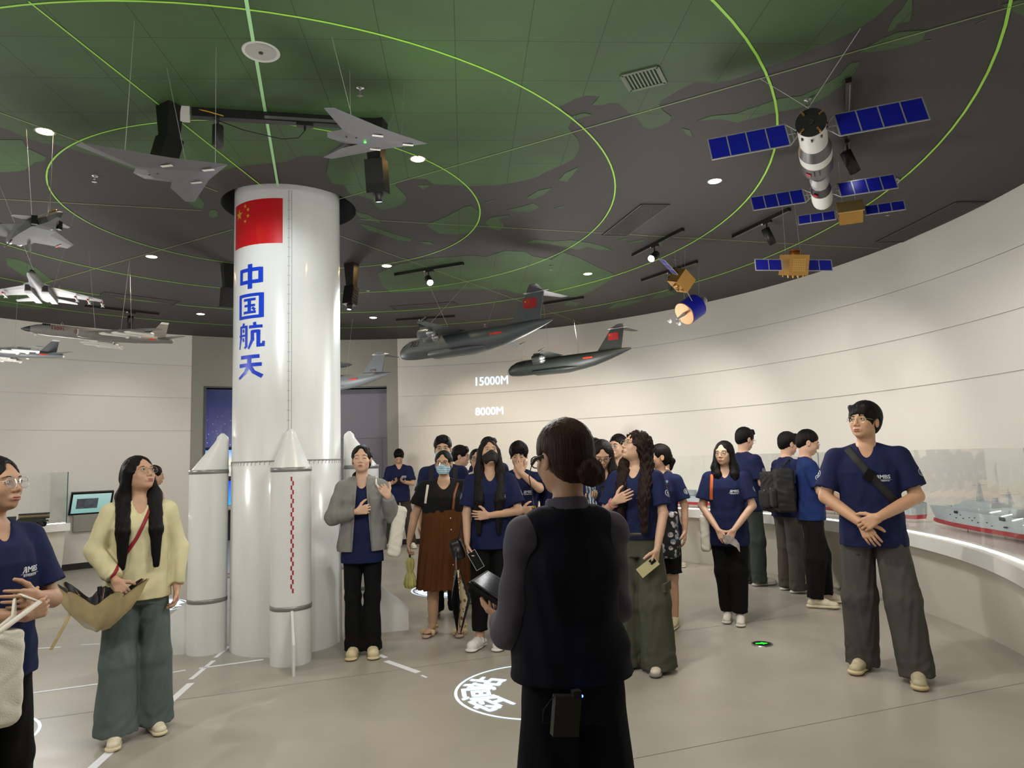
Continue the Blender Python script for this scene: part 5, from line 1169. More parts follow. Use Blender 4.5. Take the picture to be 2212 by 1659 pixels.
def bomber(nose, tail, label, grey, number, pts=()):
    nose, tail = Vector(nose), Vector(tail); L = (nose - tail).length; fwd = (nose - tail).normalized()
    t = model('bomber_aircraft', basis(fwd, loc=(nose + tail) / 2), label, 'aircraft model', None); S = lambda x: L * (0.5 - x)
    gm_ = mat('aircraft_' + grey, grey, 0.45, var=0.06, scale=8); pale = mat('aircraft_pale', 'b9bab6', .5); wm = mat('missile_white', 'd8d6cf', .4)
    R0 = .040 * L
    m = MB(); m.ring(body_rings([(S(.05), .020 * L, .022 * L, -.006 * L), (S(.09), .031 * L, .033 * L, -.002 * L), (S(.16), .037 * L, .041 * L, 0), (S(.30), R0, R0 * 1.05, 0), (S(.60), R0, R0, 0), (S(.80), .031 * L, .031 * L, .004 * L), (S(.93), .020 * L, .022 * L, .010 * L), (S(.985), .016 * L, .018 * L, .010 * L)])); m.build('fuselage', gm_, t)
    m = MB(); m.ring(body_rings([(S(0), .002 * L, .002 * L, -.010 * L), (S(.02), .011 * L, .012 * L, -.009 * L), (S(.05), .0205 * L, .0225 * L, -.006 * L), (S(.053), .0205 * L, .0225 * L, -.006 * L)])); m.build('nose_cone', mat('nose_dark', '3b3d42', .4), t)
    m = MB(); m.ell((S(.99), 0, .010 * L), (.014 * L, .012 * L, .014 * L), 12, 8); m.build('tail_cone', pale, t)
    for sg in (1, -1):
        m = MB(); m.ring(body_rings([(S(.33), .026 * L, .032 * L, .002 * L), (S(.36), .034 * L, .036 * L, 0), (S(.56), .032 * L, .032 * L, 0), (S(.66), .016 * L, .020 * L, .002 * L)])); o = m.build('engine_nacelle', gm_, t)
        for v in o.data.vertices: v.co.y += sg * .038 * L
        m = MB(); m.lathe([(.017 * L, 0), (.024 * L, -.002 * L), (.026 * L, .006 * L)], 20, Matrix.Translation((S(.325), sg * .040 * L, .002 * L)) @ Matrix.Rotation(-PI / 2, 4, 'Y'), caps=False); m.build('intake', pale, o)
        m = MB(); m.lathe([(.001, 0.004 * L), (.022 * L, 0.004 * L)], 20, Matrix.Translation((S(.325), sg * .040 * L, .002 * L)) @ Matrix.Rotation(-PI / 2, 4, 'Y')); m.build('intake_dark', mat('window_dark', '17191c', 0.15), o)
        m = MB(); wing(m, (S(.36), sg * .03 * L, .012 * L), (S(.68), sg * .47 * L, .004 * L), .20 * L, .085 * L, .10, .09); wg = m.build('wing', gm_, t)
        for k, y in enumerate((.19, .27, .35)):
            x0 = S(.36 + (y - .03) * .727 - .03); z = -.020 * L
            m = MB(); m.ring(body_rings([(x0 + .02 * L, .002 * L, .002 * L, z), (x0, .010 * L, .010 * L, z), (x0 - .16 * L, .010 * L, .010 * L, z), (x0 - .18 * L, .006 * L, .006 * L, z)], 12)); o2 = m.build('missile', wm, t)
            for v in o2.data.vertices: v.co.y += sg * y * L
            m = MB()
            for a in range(4): m.box((x0 - .165 * L, sg * y * L + .012 * L * math.cos(a * PI / 2 + .7), z + .012 * L * math.sin(a * PI / 2 + .7)), (.010 * L, .0012 * L, .010 * L), Matrix.Rotation(-(a * PI / 2 + .7) + PI / 2, 3, 'X'))
            m.build('missile_fins', wm, o2)
            m = MB(); m.box((x0 - .07 * L, sg * y * L, z + .013 * L), (.045 * L, .003 * L, .010 * L)); m.build('pylon', gm_, o2)
        m = MB(); wing(m, (S(.86), sg * .01 * L, .024 * L), (S(.985), sg * .17 * L, .028 * L), .10 * L, .045 * L, .08, .08); m.build('tailplane', gm_, t)
        cyl = lambda q, sg=sg: (q[0], sg * math.sqrt(max(1e-9, (R0 * 1.0) ** 2 - q[2] ** 2)), q[2])
        side_text(t, number, .034 * L, (S(.21), 0, .010 * L), mat('number_maroon', '7a1f2c', .6), sg, 'number', curve=cyl, bold=.03)
        M_ = Matrix.Translation((S(.83), sg * .0315 * L, .004 * L)) @ Matrix.Rotation(PI if sg > 0 else 0, 4, 'Z') @ Matrix.Rotation(PI / 2, 4, 'X'); emblem(t, M_, .06 * L)
        q = MB()
        for dx, dz in ((.034, .0), (-.034, .0)):
            for e in (1, -1): q.tube([(S(.335) + dx * L, sg * .0385 * L, .0), (S(.335), sg * .052 * L, e * .026 * L)], .0012 * L, 5)
        q.build('warning_diamond', mat('stripe_orange', 'c06a3a', .5), t)
    m = MB(); m.prism([(S(.80), .026 * L), (S(.905), .150 * L), (S(.955), .150 * L), (S(.935), .026 * L)], -.005 * L, .005 * L, Matrix.Rotation(PI / 2, 4, 'X')); fin = m.build('tail_fin', gm_, t)
    m = MB(); m.prism([(S(.893), .136 * L), (S(.905), .152 * L), (S(.956), .152 * L), (S(.953), .136 * L)], -.0056 * L, .0056 * L, Matrix.Rotation(PI / 2, 4, 'X')); m.build('fin_tip', pale, fin)
    w = MB()
    for i in range(4): w.box((S(.125 + i * .012), 0, .034 * L), (.0045 * L, .026 * L, .006 * L))
    w.build('cockpit_windows', mat('window_dark', '17191c', 0.15), t)
    for x in (.085, .46, .72): m = MB(); m.ell((S(x), 0, -R0 * .95), (.015 * L, .008 * L, .008 * L), 10, 6); m.build('belly_dome', pale, t)
    m = MB()
    for k in range(2):
        z = -.062 * L - k * .012 * L
        m.tube([(S(.36 + .02 * k), .0, z), (S(.52 + .02 * k), .0, z)], .006 * L, 10); m.box((S(.52 + .02 * k), 0, z), (.012 * L, .011 * L, .001 * L)); m.box((S(.52 + .02 * k), 0, z), (.012 * L, .001 * L, .011 * L))
    m.box((S(.44), 0, -.05 * L), (.03 * L, .002 * L, .014 * L)); m.build('belly_missiles', wm, t)
    hk = MB()
    for x in (.25, .62): hk.tube([(S(x), 0, R0 * .98), (S(x), 0, R0 + .022), (S(x) + .012, 0, R0 + .038), (S(x) + .022, 0, R0 + .022), (S(x) + .012, 0, R0 + .012)], .0025, 6)
    hk.build('hooks', mat('hook_steel', 'a8a8a4', .3, .8), t)
    Mw = t.matrix_basis; hang(t, [(Mw @ Vector((S(x), y * L, .05 * L if y == 0 else .02 * L)), (a, b, HC)) for x, y, a, b in pts])
    return t
bomber((-4.97, 7.0, 3.02), (-3.92, 8.05, 3.0), 'pale grey swept-wing bomber model numbered 11091 left of the rocket column', '7a7976', '11091', pts=((.45, 0, -4.55, 7.4), (.62, 0, -4.29, 7.74), (.62, .25, -4.29, 7.74)))
bomber((-6.95, 8.15, 3.08), (-5.92, 9.18, 3.06), 'dark swept-wing bomber model cut off by the left edge, tail towards the column', '55585a', '11097', pts=((.45, 0, -6.5, 8.6), (.62, 0, -6.3, 8.8)))
# stealth fighter, nose to the right
def fighter_stealth():
    L = .88; fwd = Vector((.80, -.60, 0.02)); nose = Vector((-2.945, 4.5, 3.255)); t = model('stealth_fighter', basis(fwd, loc=nose - fwd.normalized() * L / 2), 'dark grey stealth fighter model numbered 2017 at the upper left edge', 'aircraft model'); S = lambda x: L * (0.5 - x)
    g = mat('aircraft_2f3231', '2f3231', .5, var=.08, scale=10); lt = mat('aircraft_edge', '8e8f8c', .5)
    def ring6(x, w, h, z, b): return [Vector((x, y * w, z + k * h)) for y, k in ((1, 0), (.62, .72), (0, 1), (-.62, .72), (-1, 0), (-b, -.8), (b, -.8))]
    m = MB(); m.ring([ring6(S(0), .001, .001, 0, .5), ring6(S(.08), .024, .024, .002, .5), ring6(S(.20), .040, .040, .006, .55), ring6(S(.30), .072, .048, .004, .75), ring6(S(.36), .095, .050, .002, .8), ring6(S(.60), .100, .046, 0, .8), ring6(S(.85), .085, .036, 0, .75), ring6(S(.97), .060, .026, 0, .7)], smooth=False); m.build('fuselage', g, t)
    m = MB(); m.ell((S(.20), 0, .034), (.085, .022, .026), 16, 10); m.build('canopy', mat('canopy_gold', '8a6a3a', .15, .6), t)
    for sg in (1, -1):
        m = MB(); wing(m, (S(.44), sg * .08, .0), (S(.72), sg * .31, -.004), .40, .12, .04, .04); m.build('wing', g, t)
        m = MB(); wing(m, (S(.30), sg * .07, .022), (S(.40), sg * .175, .030), .13, .04, .04, .04); m.build('canard', lt, t)
        m = MB(); wing(m, (S(.82), sg * .06, .02), (S(.90), sg * .12, .11), .12, .06, .06, .06, up=(0, sg, -.6)); m.build('tail_fin', g, t)
        m = MB(); wing(m, (S(.80), sg * .05, -.02), (S(.88), sg * .08, -.07), .08, .05, .06, .06, up=(0, sg, .6)); m.build('ventral_fin', g, t)
        m = MB(); m.box((S(.305), sg * .074, -.004), (.012, .018, .030), Matrix.Rotation(sg * .5, 3, 'Z')); m.build('intake', mat('window_dark', '17191c', 0.15), t)
        side_text(t, '2017', .030, (S(.20), -sg * .0, .012), mat('number_white', 'c8c8c2', .6), sg, 'number', curve=lambda q, sg=sg: (q[0], sg * (.0405 - abs(q[2] - .006) * .5), q[2]))
        M_ = Matrix.Translation((S(.83), sg * .24, -.007)) @ Matrix.Rotation(PI, 4, 'X'); emblem(t, M_, .09)
        m = MB(); m.tube([(S(.985), sg * .032, 0), (S(.93), sg * .032, 0)], .024, 14); m.build('nozzle', mat('engine_metal', 'a3a5a5', 0.3, 0.8), t)
    m = MB()
    for x, y in ((.34, .04), (.42, -.02), (.40, .05)): m.box((S(x), y, -.0365), (.016, .006, .001))
    m.build('belly_labels', mat('label_white', 'c9c8c0', .7), t)
    hang(t, [(t.matrix_basis @ Vector((S(.26), 0, .045)), (-3.16, 4.69, HC)), (t.matrix_basis @ Vector((S(.6), 0, .045)), (-3.31, 4.63, HC)), (t.matrix_basis @ Vector((S(.6), .1, .03)), (-3.6, 5.3, HC))])
fighter_stealth()
def fighter_front():
    L = .95; fwd = Vector((.42, -.90, .03)); t = model('fighter_aircraft', basis(fwd, loc=(-4.13, 6.02, 3.15)), 'light grey fighter model facing the viewer with red-tipped missiles below the stealth fighter', 'aircraft model'); S = lambda x: L * (0.5 - x)
    g = mat('aircraft_8f9192', '8f9192', .45, var=.05, scale=10); wm = mat('missile_white', 'd8d6cf', .4)
    m = MB(); m.ring(body_rings([(S(0), .002, .002, .01), (S(.06), .020, .020, .014), (S(.14), .032, .034, .022), (S(.24), .038, .044, .026), (S(.42), .060, .034, .012), (S(.62), .070, .026, .0), (S(.85), .06, .022, 0), (S(.97), .02, .012, 0)])); m.build('fuselage', g, t)
    m = MB(); m.ell((S(.20), 0, .058), (.075, .021, .024), 14, 8); m.build('canopy', mat('window_dark', '17191c', 0.15), t)
    for sg in (1, -1):
        m = MB(); m.ring([[Vector((x, sg * .062 + y * w, z + k * h)) for y, k in ((1, 1), (-1, 1), (-1, -1), (1, -1))] for x, w, h, z in ((S(.40), .026, .030, -.022), (S(.46), .030, .034, -.022), (S(.70), .030, .028, -.016), (S(.95), .024, .024, -.006))], smooth=False); o = m.build('intake_duct', g, t)
        m = MB(); m.box((S(.398), sg * .062, -.020), (.003, .021, .025)); m.build('intake_mouth', mat('intake_brown', '241d18', .5), o)
        m = MB(); wing(m, (S(.38), sg * .05, .006), (S(.70), sg * .47, -.02), .36, .10, .05, .05); m.build('wing', g, t)
        m = MB(); wing(m, (S(.30), sg * .03, .012), (S(.40), sg * .10, .008), .14, .12, .04, .04); m.build('strake', g, t)
        m = MB(); wing(m, (S(.80), sg * .08, -.006), (S(.93), sg * .24, -.012), .16, .07, .05, .05); m.build('tailplane', g, t)
        m = MB(); wing(m, (S(.78), sg * .085, .01), (S(.90), sg * .095, .15), .16, .08, .05, .05, up=(0, 1, 0)); m.build('tail_fin', g, t)
        for y in (.27, .36, .46):
            x0 = S(.42 + (y - .05) * .74 - .02); z = -.035 - y * .03; m = MB(); m.tube([(x0 + .01, sg * y, z), (x0 - .14, sg * y, z)], .0085, 10); o = m.build('missile', wm, t)
            m = MB(); m.ell((x0 + .012, sg * y, z), (.018, .009, .009), 10, 6); m.build('missile_tip', mat('tip_red', 'b02030', .4), o)
            m = MB(); m.box((x0 - .12, sg * y, z), (.014, .020, .001), Matrix.Rotation(.8, 3, 'X')); m.box((x0 - .12, sg * y, z), (.014, .001, .020), Matrix.Rotation(.8, 3, 'X')); m.box((x0 - .06, sg * y, z + .015), (.03, .002, .010)); m.build('missile_fins', wm, o)
    hang(t, [(t.matrix_basis @ Vector((S(.35), 0, .07)), (-4.2, 5.6, HC)), (t.matrix_basis @ Vector((S(.55), .1, .02)), (-3.95, 6.2, HC)), (t.matrix_basis @ Vector((S(.55), -.1, .02)), (-4.3, 6.2, HC))])
fighter_front()
def flying_wing(nose, tipN, tipF, label, pts):
    nose, tn, tf = Vector(nose), Vector(tipN), Vector(tipF); mid = (tn + tf) / 2; ax = nose - mid; D_ = ax.length; lat = (tf - tn) / 2; up = ax.cross(lat).normalized()
    t = model('flying_wing_drone', basis(ax.normalized(), up, loc=mid + ax * .3), label, 'drone model'); H_ = lat.length
    if t.matrix_basis.to_3x3() @ Vector((0, 1, 0)) @ lat < 0: pass
    g = mat('drone_grey', '5c5c5f', .5, var=.03, scale=6)
    pl = [(.72, 0), (.28, .36), (-.30, 1.0), (-.40, .96), (-.10, .36), (-.36, .10), (-.36, -.10), (-.10, -.36), (-.40, -.96), (-.30, -1.0), (.28, -.36)]
    P_ = [(x * D_, y * H_) for x, y in pl]; n = len(P_); c = (.05 * D_, 0)
    ring0 = [(x, y, 0) for x, y in P_]; ringU = [(c[0] + (x - c[0]) * .45, y * .32, .034) for x, y in P_]; ringD = [(c[0] + (x - c[0]) * .55, y * .36, -.022) for x, y in P_]
    V = ring0 + ringU + ringD; Fs = [(i, (i + 1) % n, n + (i + 1) % n, n + i) for i in range(n)] + [((i + 1) % n, i, 2 * n + i, 2 * n + (i + 1) % n) for i in range(n)] + [tuple(range(n, 2 * n)), tuple(range(2 * n, 3 * n))[::-1]]
    m = MB(); m.add(V, Fs); m.build('wing_body', g, t)
    for x, y, a in ((.16, .30, .05), (.16, -.26, .05), (.50, -.02, .05)): m = MB(); m.box((x * D_, y * H_, -.0225 if abs(y) < .1 else -.0205), (.032, .009, .0012), Matrix.Rotation(a, 3, 'Z')); m.build('paper_label', mat('label_white', 'c9c8c0', .7), t)
    for x in (-.06, -.16): m = MB(); m.box((x * D_, -.04, -.0225), (.005, .003, .001)); m.build('port', mat('window_dark', '17191c', 0.15), t)
    Mw = t.matrix_basis; hang(t, [(Mw @ Vector((x * D_, y * H_, .01)), (a, b, HC)) for x, y, a, b in pts])
    return t
t = flying_wing((-0.476, 4.07, 3.45), (-0.942, 3.6, 3.45), (-1.063, 4.25, 3.45), 'grey flying-wing drone model, the right one, with a green light on its belly', ((.45, .3, -.62, 4.2), (-.1, .5, -.93, 4.05), (-.1, -.5, -.95, 3.7)))
m = MB(); m.ell((.02, 0, -.026), (.007, .007, .005), 12, 8); m.build('green_light', mat('green_glow_strong', '30ff30', .4, emit=6), t)
flying_wing((-1.495, 3.61, 3.15), (-1.97, 3.32, 3.16), (-2.04, 4.15, 3.16), 'grey flying-wing drone model, the left one, below the projector', ((.45, .2, -1.62, 3.75), (-.1, .6, -2.0, 3.95), (-.1, -.6, -1.95, 3.5)))
# ================================================================ space models
silver = mat('station_silver', 'a9aaa8', .4, .3); stw = mat('station_white', 'd9d8d2', .5, bump=.05, scale=90); blk = mat('station_black', '1c1d20', .4); gold = mat('gold_foil', 'b98f4e', .33, .75, bump=.25, scale=35); blue = mat('solar_blue', '161f9e', .38, .0, spec=.4)
def solar(root, o, lat, chord, n, cell, h, yoke=0.0, two=False):
    """rigid wing of n blue cells in a silver frame, starting at o, growing along lat"""
    o = Vector(o); l = Vector(lat).normalized(); c = Vector(chord).normalized(); nn = l.cross(c).normalized(); R_ = Matrix((l, c, nn)).transposed()
    fr = MB(); s = o + l * yoke; g_ = .0045
    if yoke:
        for e in (1, -1): fr.tube([o + c * e * .02, s + c * e * h * .5], .004, 6)
        fr.tube([o, s], .003, 6); fr.tube([s - c * h * .5, s + c * h * .5], .004, 6); fr.tube([o + l * yoke * .5 - c * h * .27, o + l * yoke * .5 + c * h * .27], .003, 6)
    tot = n * cell + (n + 1) * g_
    for k in range(n + 1): fr.box(s + l * (k * (cell + g_) + g_ / 2), (g_ * .9, h / 2, .003), R_)
    for e in (1, -1): fr.box(s + l * tot / 2 + c * e * h / 2, (tot / 2, g_ * .8, .003), R_)
    f_ = fr.build('panel_frame', silver, root)
    for k in range(n): m = MB(); m.box(s + l * (g_ + k * (cell + g_) + cell / 2), (cell / 2, h / 2, .002), R_); m.build('solar_cell', blue, f_)
def station():
    front = Vector((1.925, 4.2, 3.57)); back = Vector((2.62, 5.62, 3.57)); ax = (front - back).normalized(); L = (front - back).length
    t = model('space_station', basis(ax, loc=front), 'white and grey docked space station model with two pairs of blue panels', 'spacecraft model')
    R = .095
    def seg(name, x0, x1, r0, r1, m_, n=32, caps=True): m = MB(); m.lathe([(r0, x0), (r1, x1)], n, Matrix.Rotation(-PI / 2, 4, 'Y'), caps=caps); return m.build(name, m_, t)
    seg('service_module', 0.004, .30, R * .93, R * .93, stw)
    seg('end_disc', 0.0, .006, R * .97, R * .97, blk); seg('end_port', -.010, .0, .018, .020, blk)
    m = MB(); m.lathe([(.012, 0), (.012, .012)], 16, Matrix.Translation((.012, 0, 0)) @ Matrix.Rotation(-PI / 2, 4, 'Y'), caps=False); m.build('port_ring', silver, t)
    for a in (0.6, 2.2, 3.9, 5.3):
        m = MB(); 
        for q in (-.012, .0, .012): m.tube([(.006, (R * .8 + q) * math.cos(a), (R * .8 + q) * math.sin(a)), (.022, (R * .8 + q) * math.cos(a), (R * .8 + q) * math.sin(a))], .006, 8)
        m.build('thruster', gold, t)
    seg('grey_section', .30, .44, R * .93, R * 1.12, mat('station_dark', '4c4e50', .35, .3)); seg('white_band', .44, .56, R * 1.13, R * 1.13, stw); seg('lab_section', .56, .76, R * 1.12, R * 1.12, mat('station_dark', '4c4e50', .35, .3)); seg('taper', .76, .86, R * 1.12, R * .55, mat('station_dark', '4c4e50', .35, .3))
    seg('docking_ring', .86, .93, R * .62, R * .62, blk); seg('orbital_module', .93, 1.04, R * .5, R * .74, silver, 12); seg('orbital_module', 1.04, 1.12, R * .74, R * .70, silver, 12)
    seg('return_capsule', 1.12, 1.27, R * .6, R * .80, blk); seg('propulsion_module', 1.27, 1.50, R * .82, R * .84, stw); seg('engine_skirt', 1.50, 1.56, R * .84, R * .80, stw)
    for x, r in ((.66, R * 1.125), (1.22, R * .78)):
        m = MB(); a = -.9; 
        for side in (-1,): m.box((-x, r * .55 * side, -r * .86), (.022, .018, .004), Matrix.Rotation(side * .58, 3, 'X'))
        m.build('flag', mat('flag_dull', '9c1b20', 0.5), t)
    m = MB()
    for i in range(6): m.ell((-.60 - .02 * (i // 2) * 1.6, (-.02 + .035 * (i % 2)), -R * 1.11), (.008, .006, .004), 8, 5)
    for a in np.linspace(0, 6, 10): m.box((-.07, R * .97 * math.cos(a), R * .97 * math.sin(a)), (.012, .006, .006)); 
    m.build('fittings', blk, t)
    inv = t.matrix_basis.to_3x3().inverted(); lat = inv @ Vector((.92, -.38, 0.0)); up = inv @ Vector((-.06, .25, 1))
    for sg in (1, -1):
        solar(t, lat * sg * R * .95 + Vector((-.12, 0, 0)), lat * sg, up, 4, .118, .165, .055)
        solar(t, lat * sg * R * .82 + Vector((-1.36, 0, 0)), lat * sg, up, 4, .095, .125, .050)
    Mw = t.matrix_basis; hang(t, [(Mw @ Vector((-.12, .09, .05)), (1.66, 4.29, HC)), (Mw @ Vector((-.12, -.09, .05)), (2.06, 3.78, HC)), (Mw @ Vector((-1.2, 0, .08)), (2.5, 5.4, HC))])
station()
def satellite(loc, yaw, pitch, roll, label, sz, pan, kind, pts=()):
    M_ = Matrix.Translation(loc) @ Matrix.Rotation(math.radians(yaw), 4, 'Z') @ Matrix.Rotation(math.radians(pitch), 4, 'X') @ Matrix.Rotation(math.radians(roll), 4, 'Y')
    t = model('satellite', M_, label, 'satellite model'); sx, sy, sz_ = sz
    m = MB(); m.box((0, 0, 0), (sx, sy, sz_)); b_ = m.build('foil_body', gold, t)
    if kind == 'ring':
        m = MB(); m.lathe([(.050, 0), (.050, .035), (.060, .04), (.060, .046), (.048, .046), (.046, .0)], 28, Matrix.Translation((0, 0, sz_)), caps=False); m.build('top_ring', mat('copper', 'a06a35', .3, .9), t)
        m = MB()
        for x in (-.8, -.3, .2, .7): m.tube([(sx * x, -sy * .6, -sz_), (sx * x, -sy * .6, -sz_ - .025)], .007, 8); m.tube([(sx * x, sy * .5, -sz_), (sx * x, sy * .5, -sz_ - .018)], .006, 8)
        m.build('nozzles', gold, t)
        m = MB()
        for i in range(7):
            for j in range(6): m.box((-.055 + i * .018, -sy - .001, -.05 + j * .02), (.007, .0015, .007))
        m.build('foil_tiles', mat('gold_foil_light', 'd0a864', .3, .7), b_)
    if kind == 'plate':
        m = MB(); m.box((0, -.01, sz_ + .004), (sx * 1.12, sy * 1.1, .005)); m.build('top_plate', mat('gold_plate', 'c8ab6c', .35, .7), t)
        m = MB(); m.tube([(0, -.02, -sz_), (0, -.02, -sz_ - .03)], .010, 8); m.box((-.06, -.03, -sz_), (.012, .012, .014)); m.build('sensors', gold, t)
    if kind == 'cube':
        m = MB(); m.lathe([(.034, 0), (.036, .03), (.012, .034)], 16, Matrix.Translation((-.03, -.02, -sz_)) @ Matrix.Rotation(PI, 4, 'X')); m.box((.05, -sy * .7, -sz_ - .008), (.016, .014, .012)); m.box((.05, sy * .3, -sz_ - .008), (.016, .014, .012)); m.build('instruments', gold, t)
        m = MB(); m.tube([(sx, 0, -.03), (sx + .17, -.03, -.09)], .004, 6); m.build('boom', silver, t)
    for sg, n, cell, h in pan: solar(t, (sg * sx, 0, 0), (sg, 0, 0), (0, 1, .25) if kind == 'plate' else ((0, .35, 1) if kind == 'ring' else (0, 1, .15)), n, cell, h, .022)
    hang(t, [((Matrix.Translation(loc) @ Vector((dx, 0, .09))), (a, b, HC)) for dx, a, b in pts])
    return t
satellite((2.829, 5.6, 3.46), -22, 48, 0, 'gold satellite with three-cell panels hanging behind the space station', (.088, .075, .060), ((1, 3, .090, .10), (-1, 3, .090, .10)), 'plate', ((-.06, 2.77, 5.6), (.05, 2.88, 5.58)))
satellite((2.667, 6.4, 3.25), 8, 16, 0, 'gold cube satellite with a copper ring on top and two-cell panels', (.098, .09, .095), ((1, 2, .125, .105), (-1, 2, .125, .105)), 'ring', ((-.07, 2.6, 6.4), (.07, 2.72, 6.42)))
satellite((2.01, 8.0, 3.54), 28, 18, 32, 'tilted gold cube satellite with one foreshortened panel and a thin boom', (.105, .09, .095), ((-1, 3, .085, .12),), 'cube', ((-.05, 1.95, 8.0), (.05, 2.07, 8.0)))
ax = Vector((.62, .28, .42)).normalized(); M_ = ax.to_track_quat('Z', 'Y').to_matrix().to_4x4(); M_.translation = Vector((2.17, 8.3, 3.25))
t = model('drum_satellite', M_, 'blue drum satellite with a silver neck and small dishes near the right wall', 'satellite model')
m = MB(); m.lathe([(.145, -.10), (.145, .12)], 40); m.build('drum', blue, t)
m = MB(); m.lathe([(.140, -.108), (.146, -.10)], 40); m.build('copper_end', mat('copper_dull', '8f6a4a', .4, .7), t)
m = MB(); m.lathe([(.075, .12), (.060, .20), (.062, .205), (.045, .21), (.040, .26), (.046, .265), (.03, .27)], 28); m.build('neck', mat('station_silver', 'a9aaa8', .4, .3), t)
m = MB(); m.tube([(0, 0, -.10), (0, 0, -.24)], [.022, .008], 10); m.tube([(0, 0, -.2), (.06, .03, -.25)], .004, 6); m.tube([(0, 0, -.2), (-.06, -.03, -.25)], .004, 6); m.build('mast', silver, t)
for x, y in ((.065, .03), (-.065, -.03)): m = MB(); m.lathe([(.004, 0), (.028, .008), (.042, .024)], 20, Matrix.Translation((x, y, -.27)) @ Matrix.Rotation(PI, 4, 'X') @ Matrix.Translation((0, 0, 0)), caps=False); m.build('dish', silver, t)
hang(t, [(Vector((2.10, 8.25, 3.36)), (2.08, 8.25, HC)), (Vector((2.30, 8.36, 3.42)), (2.34, 8.38, HC))])
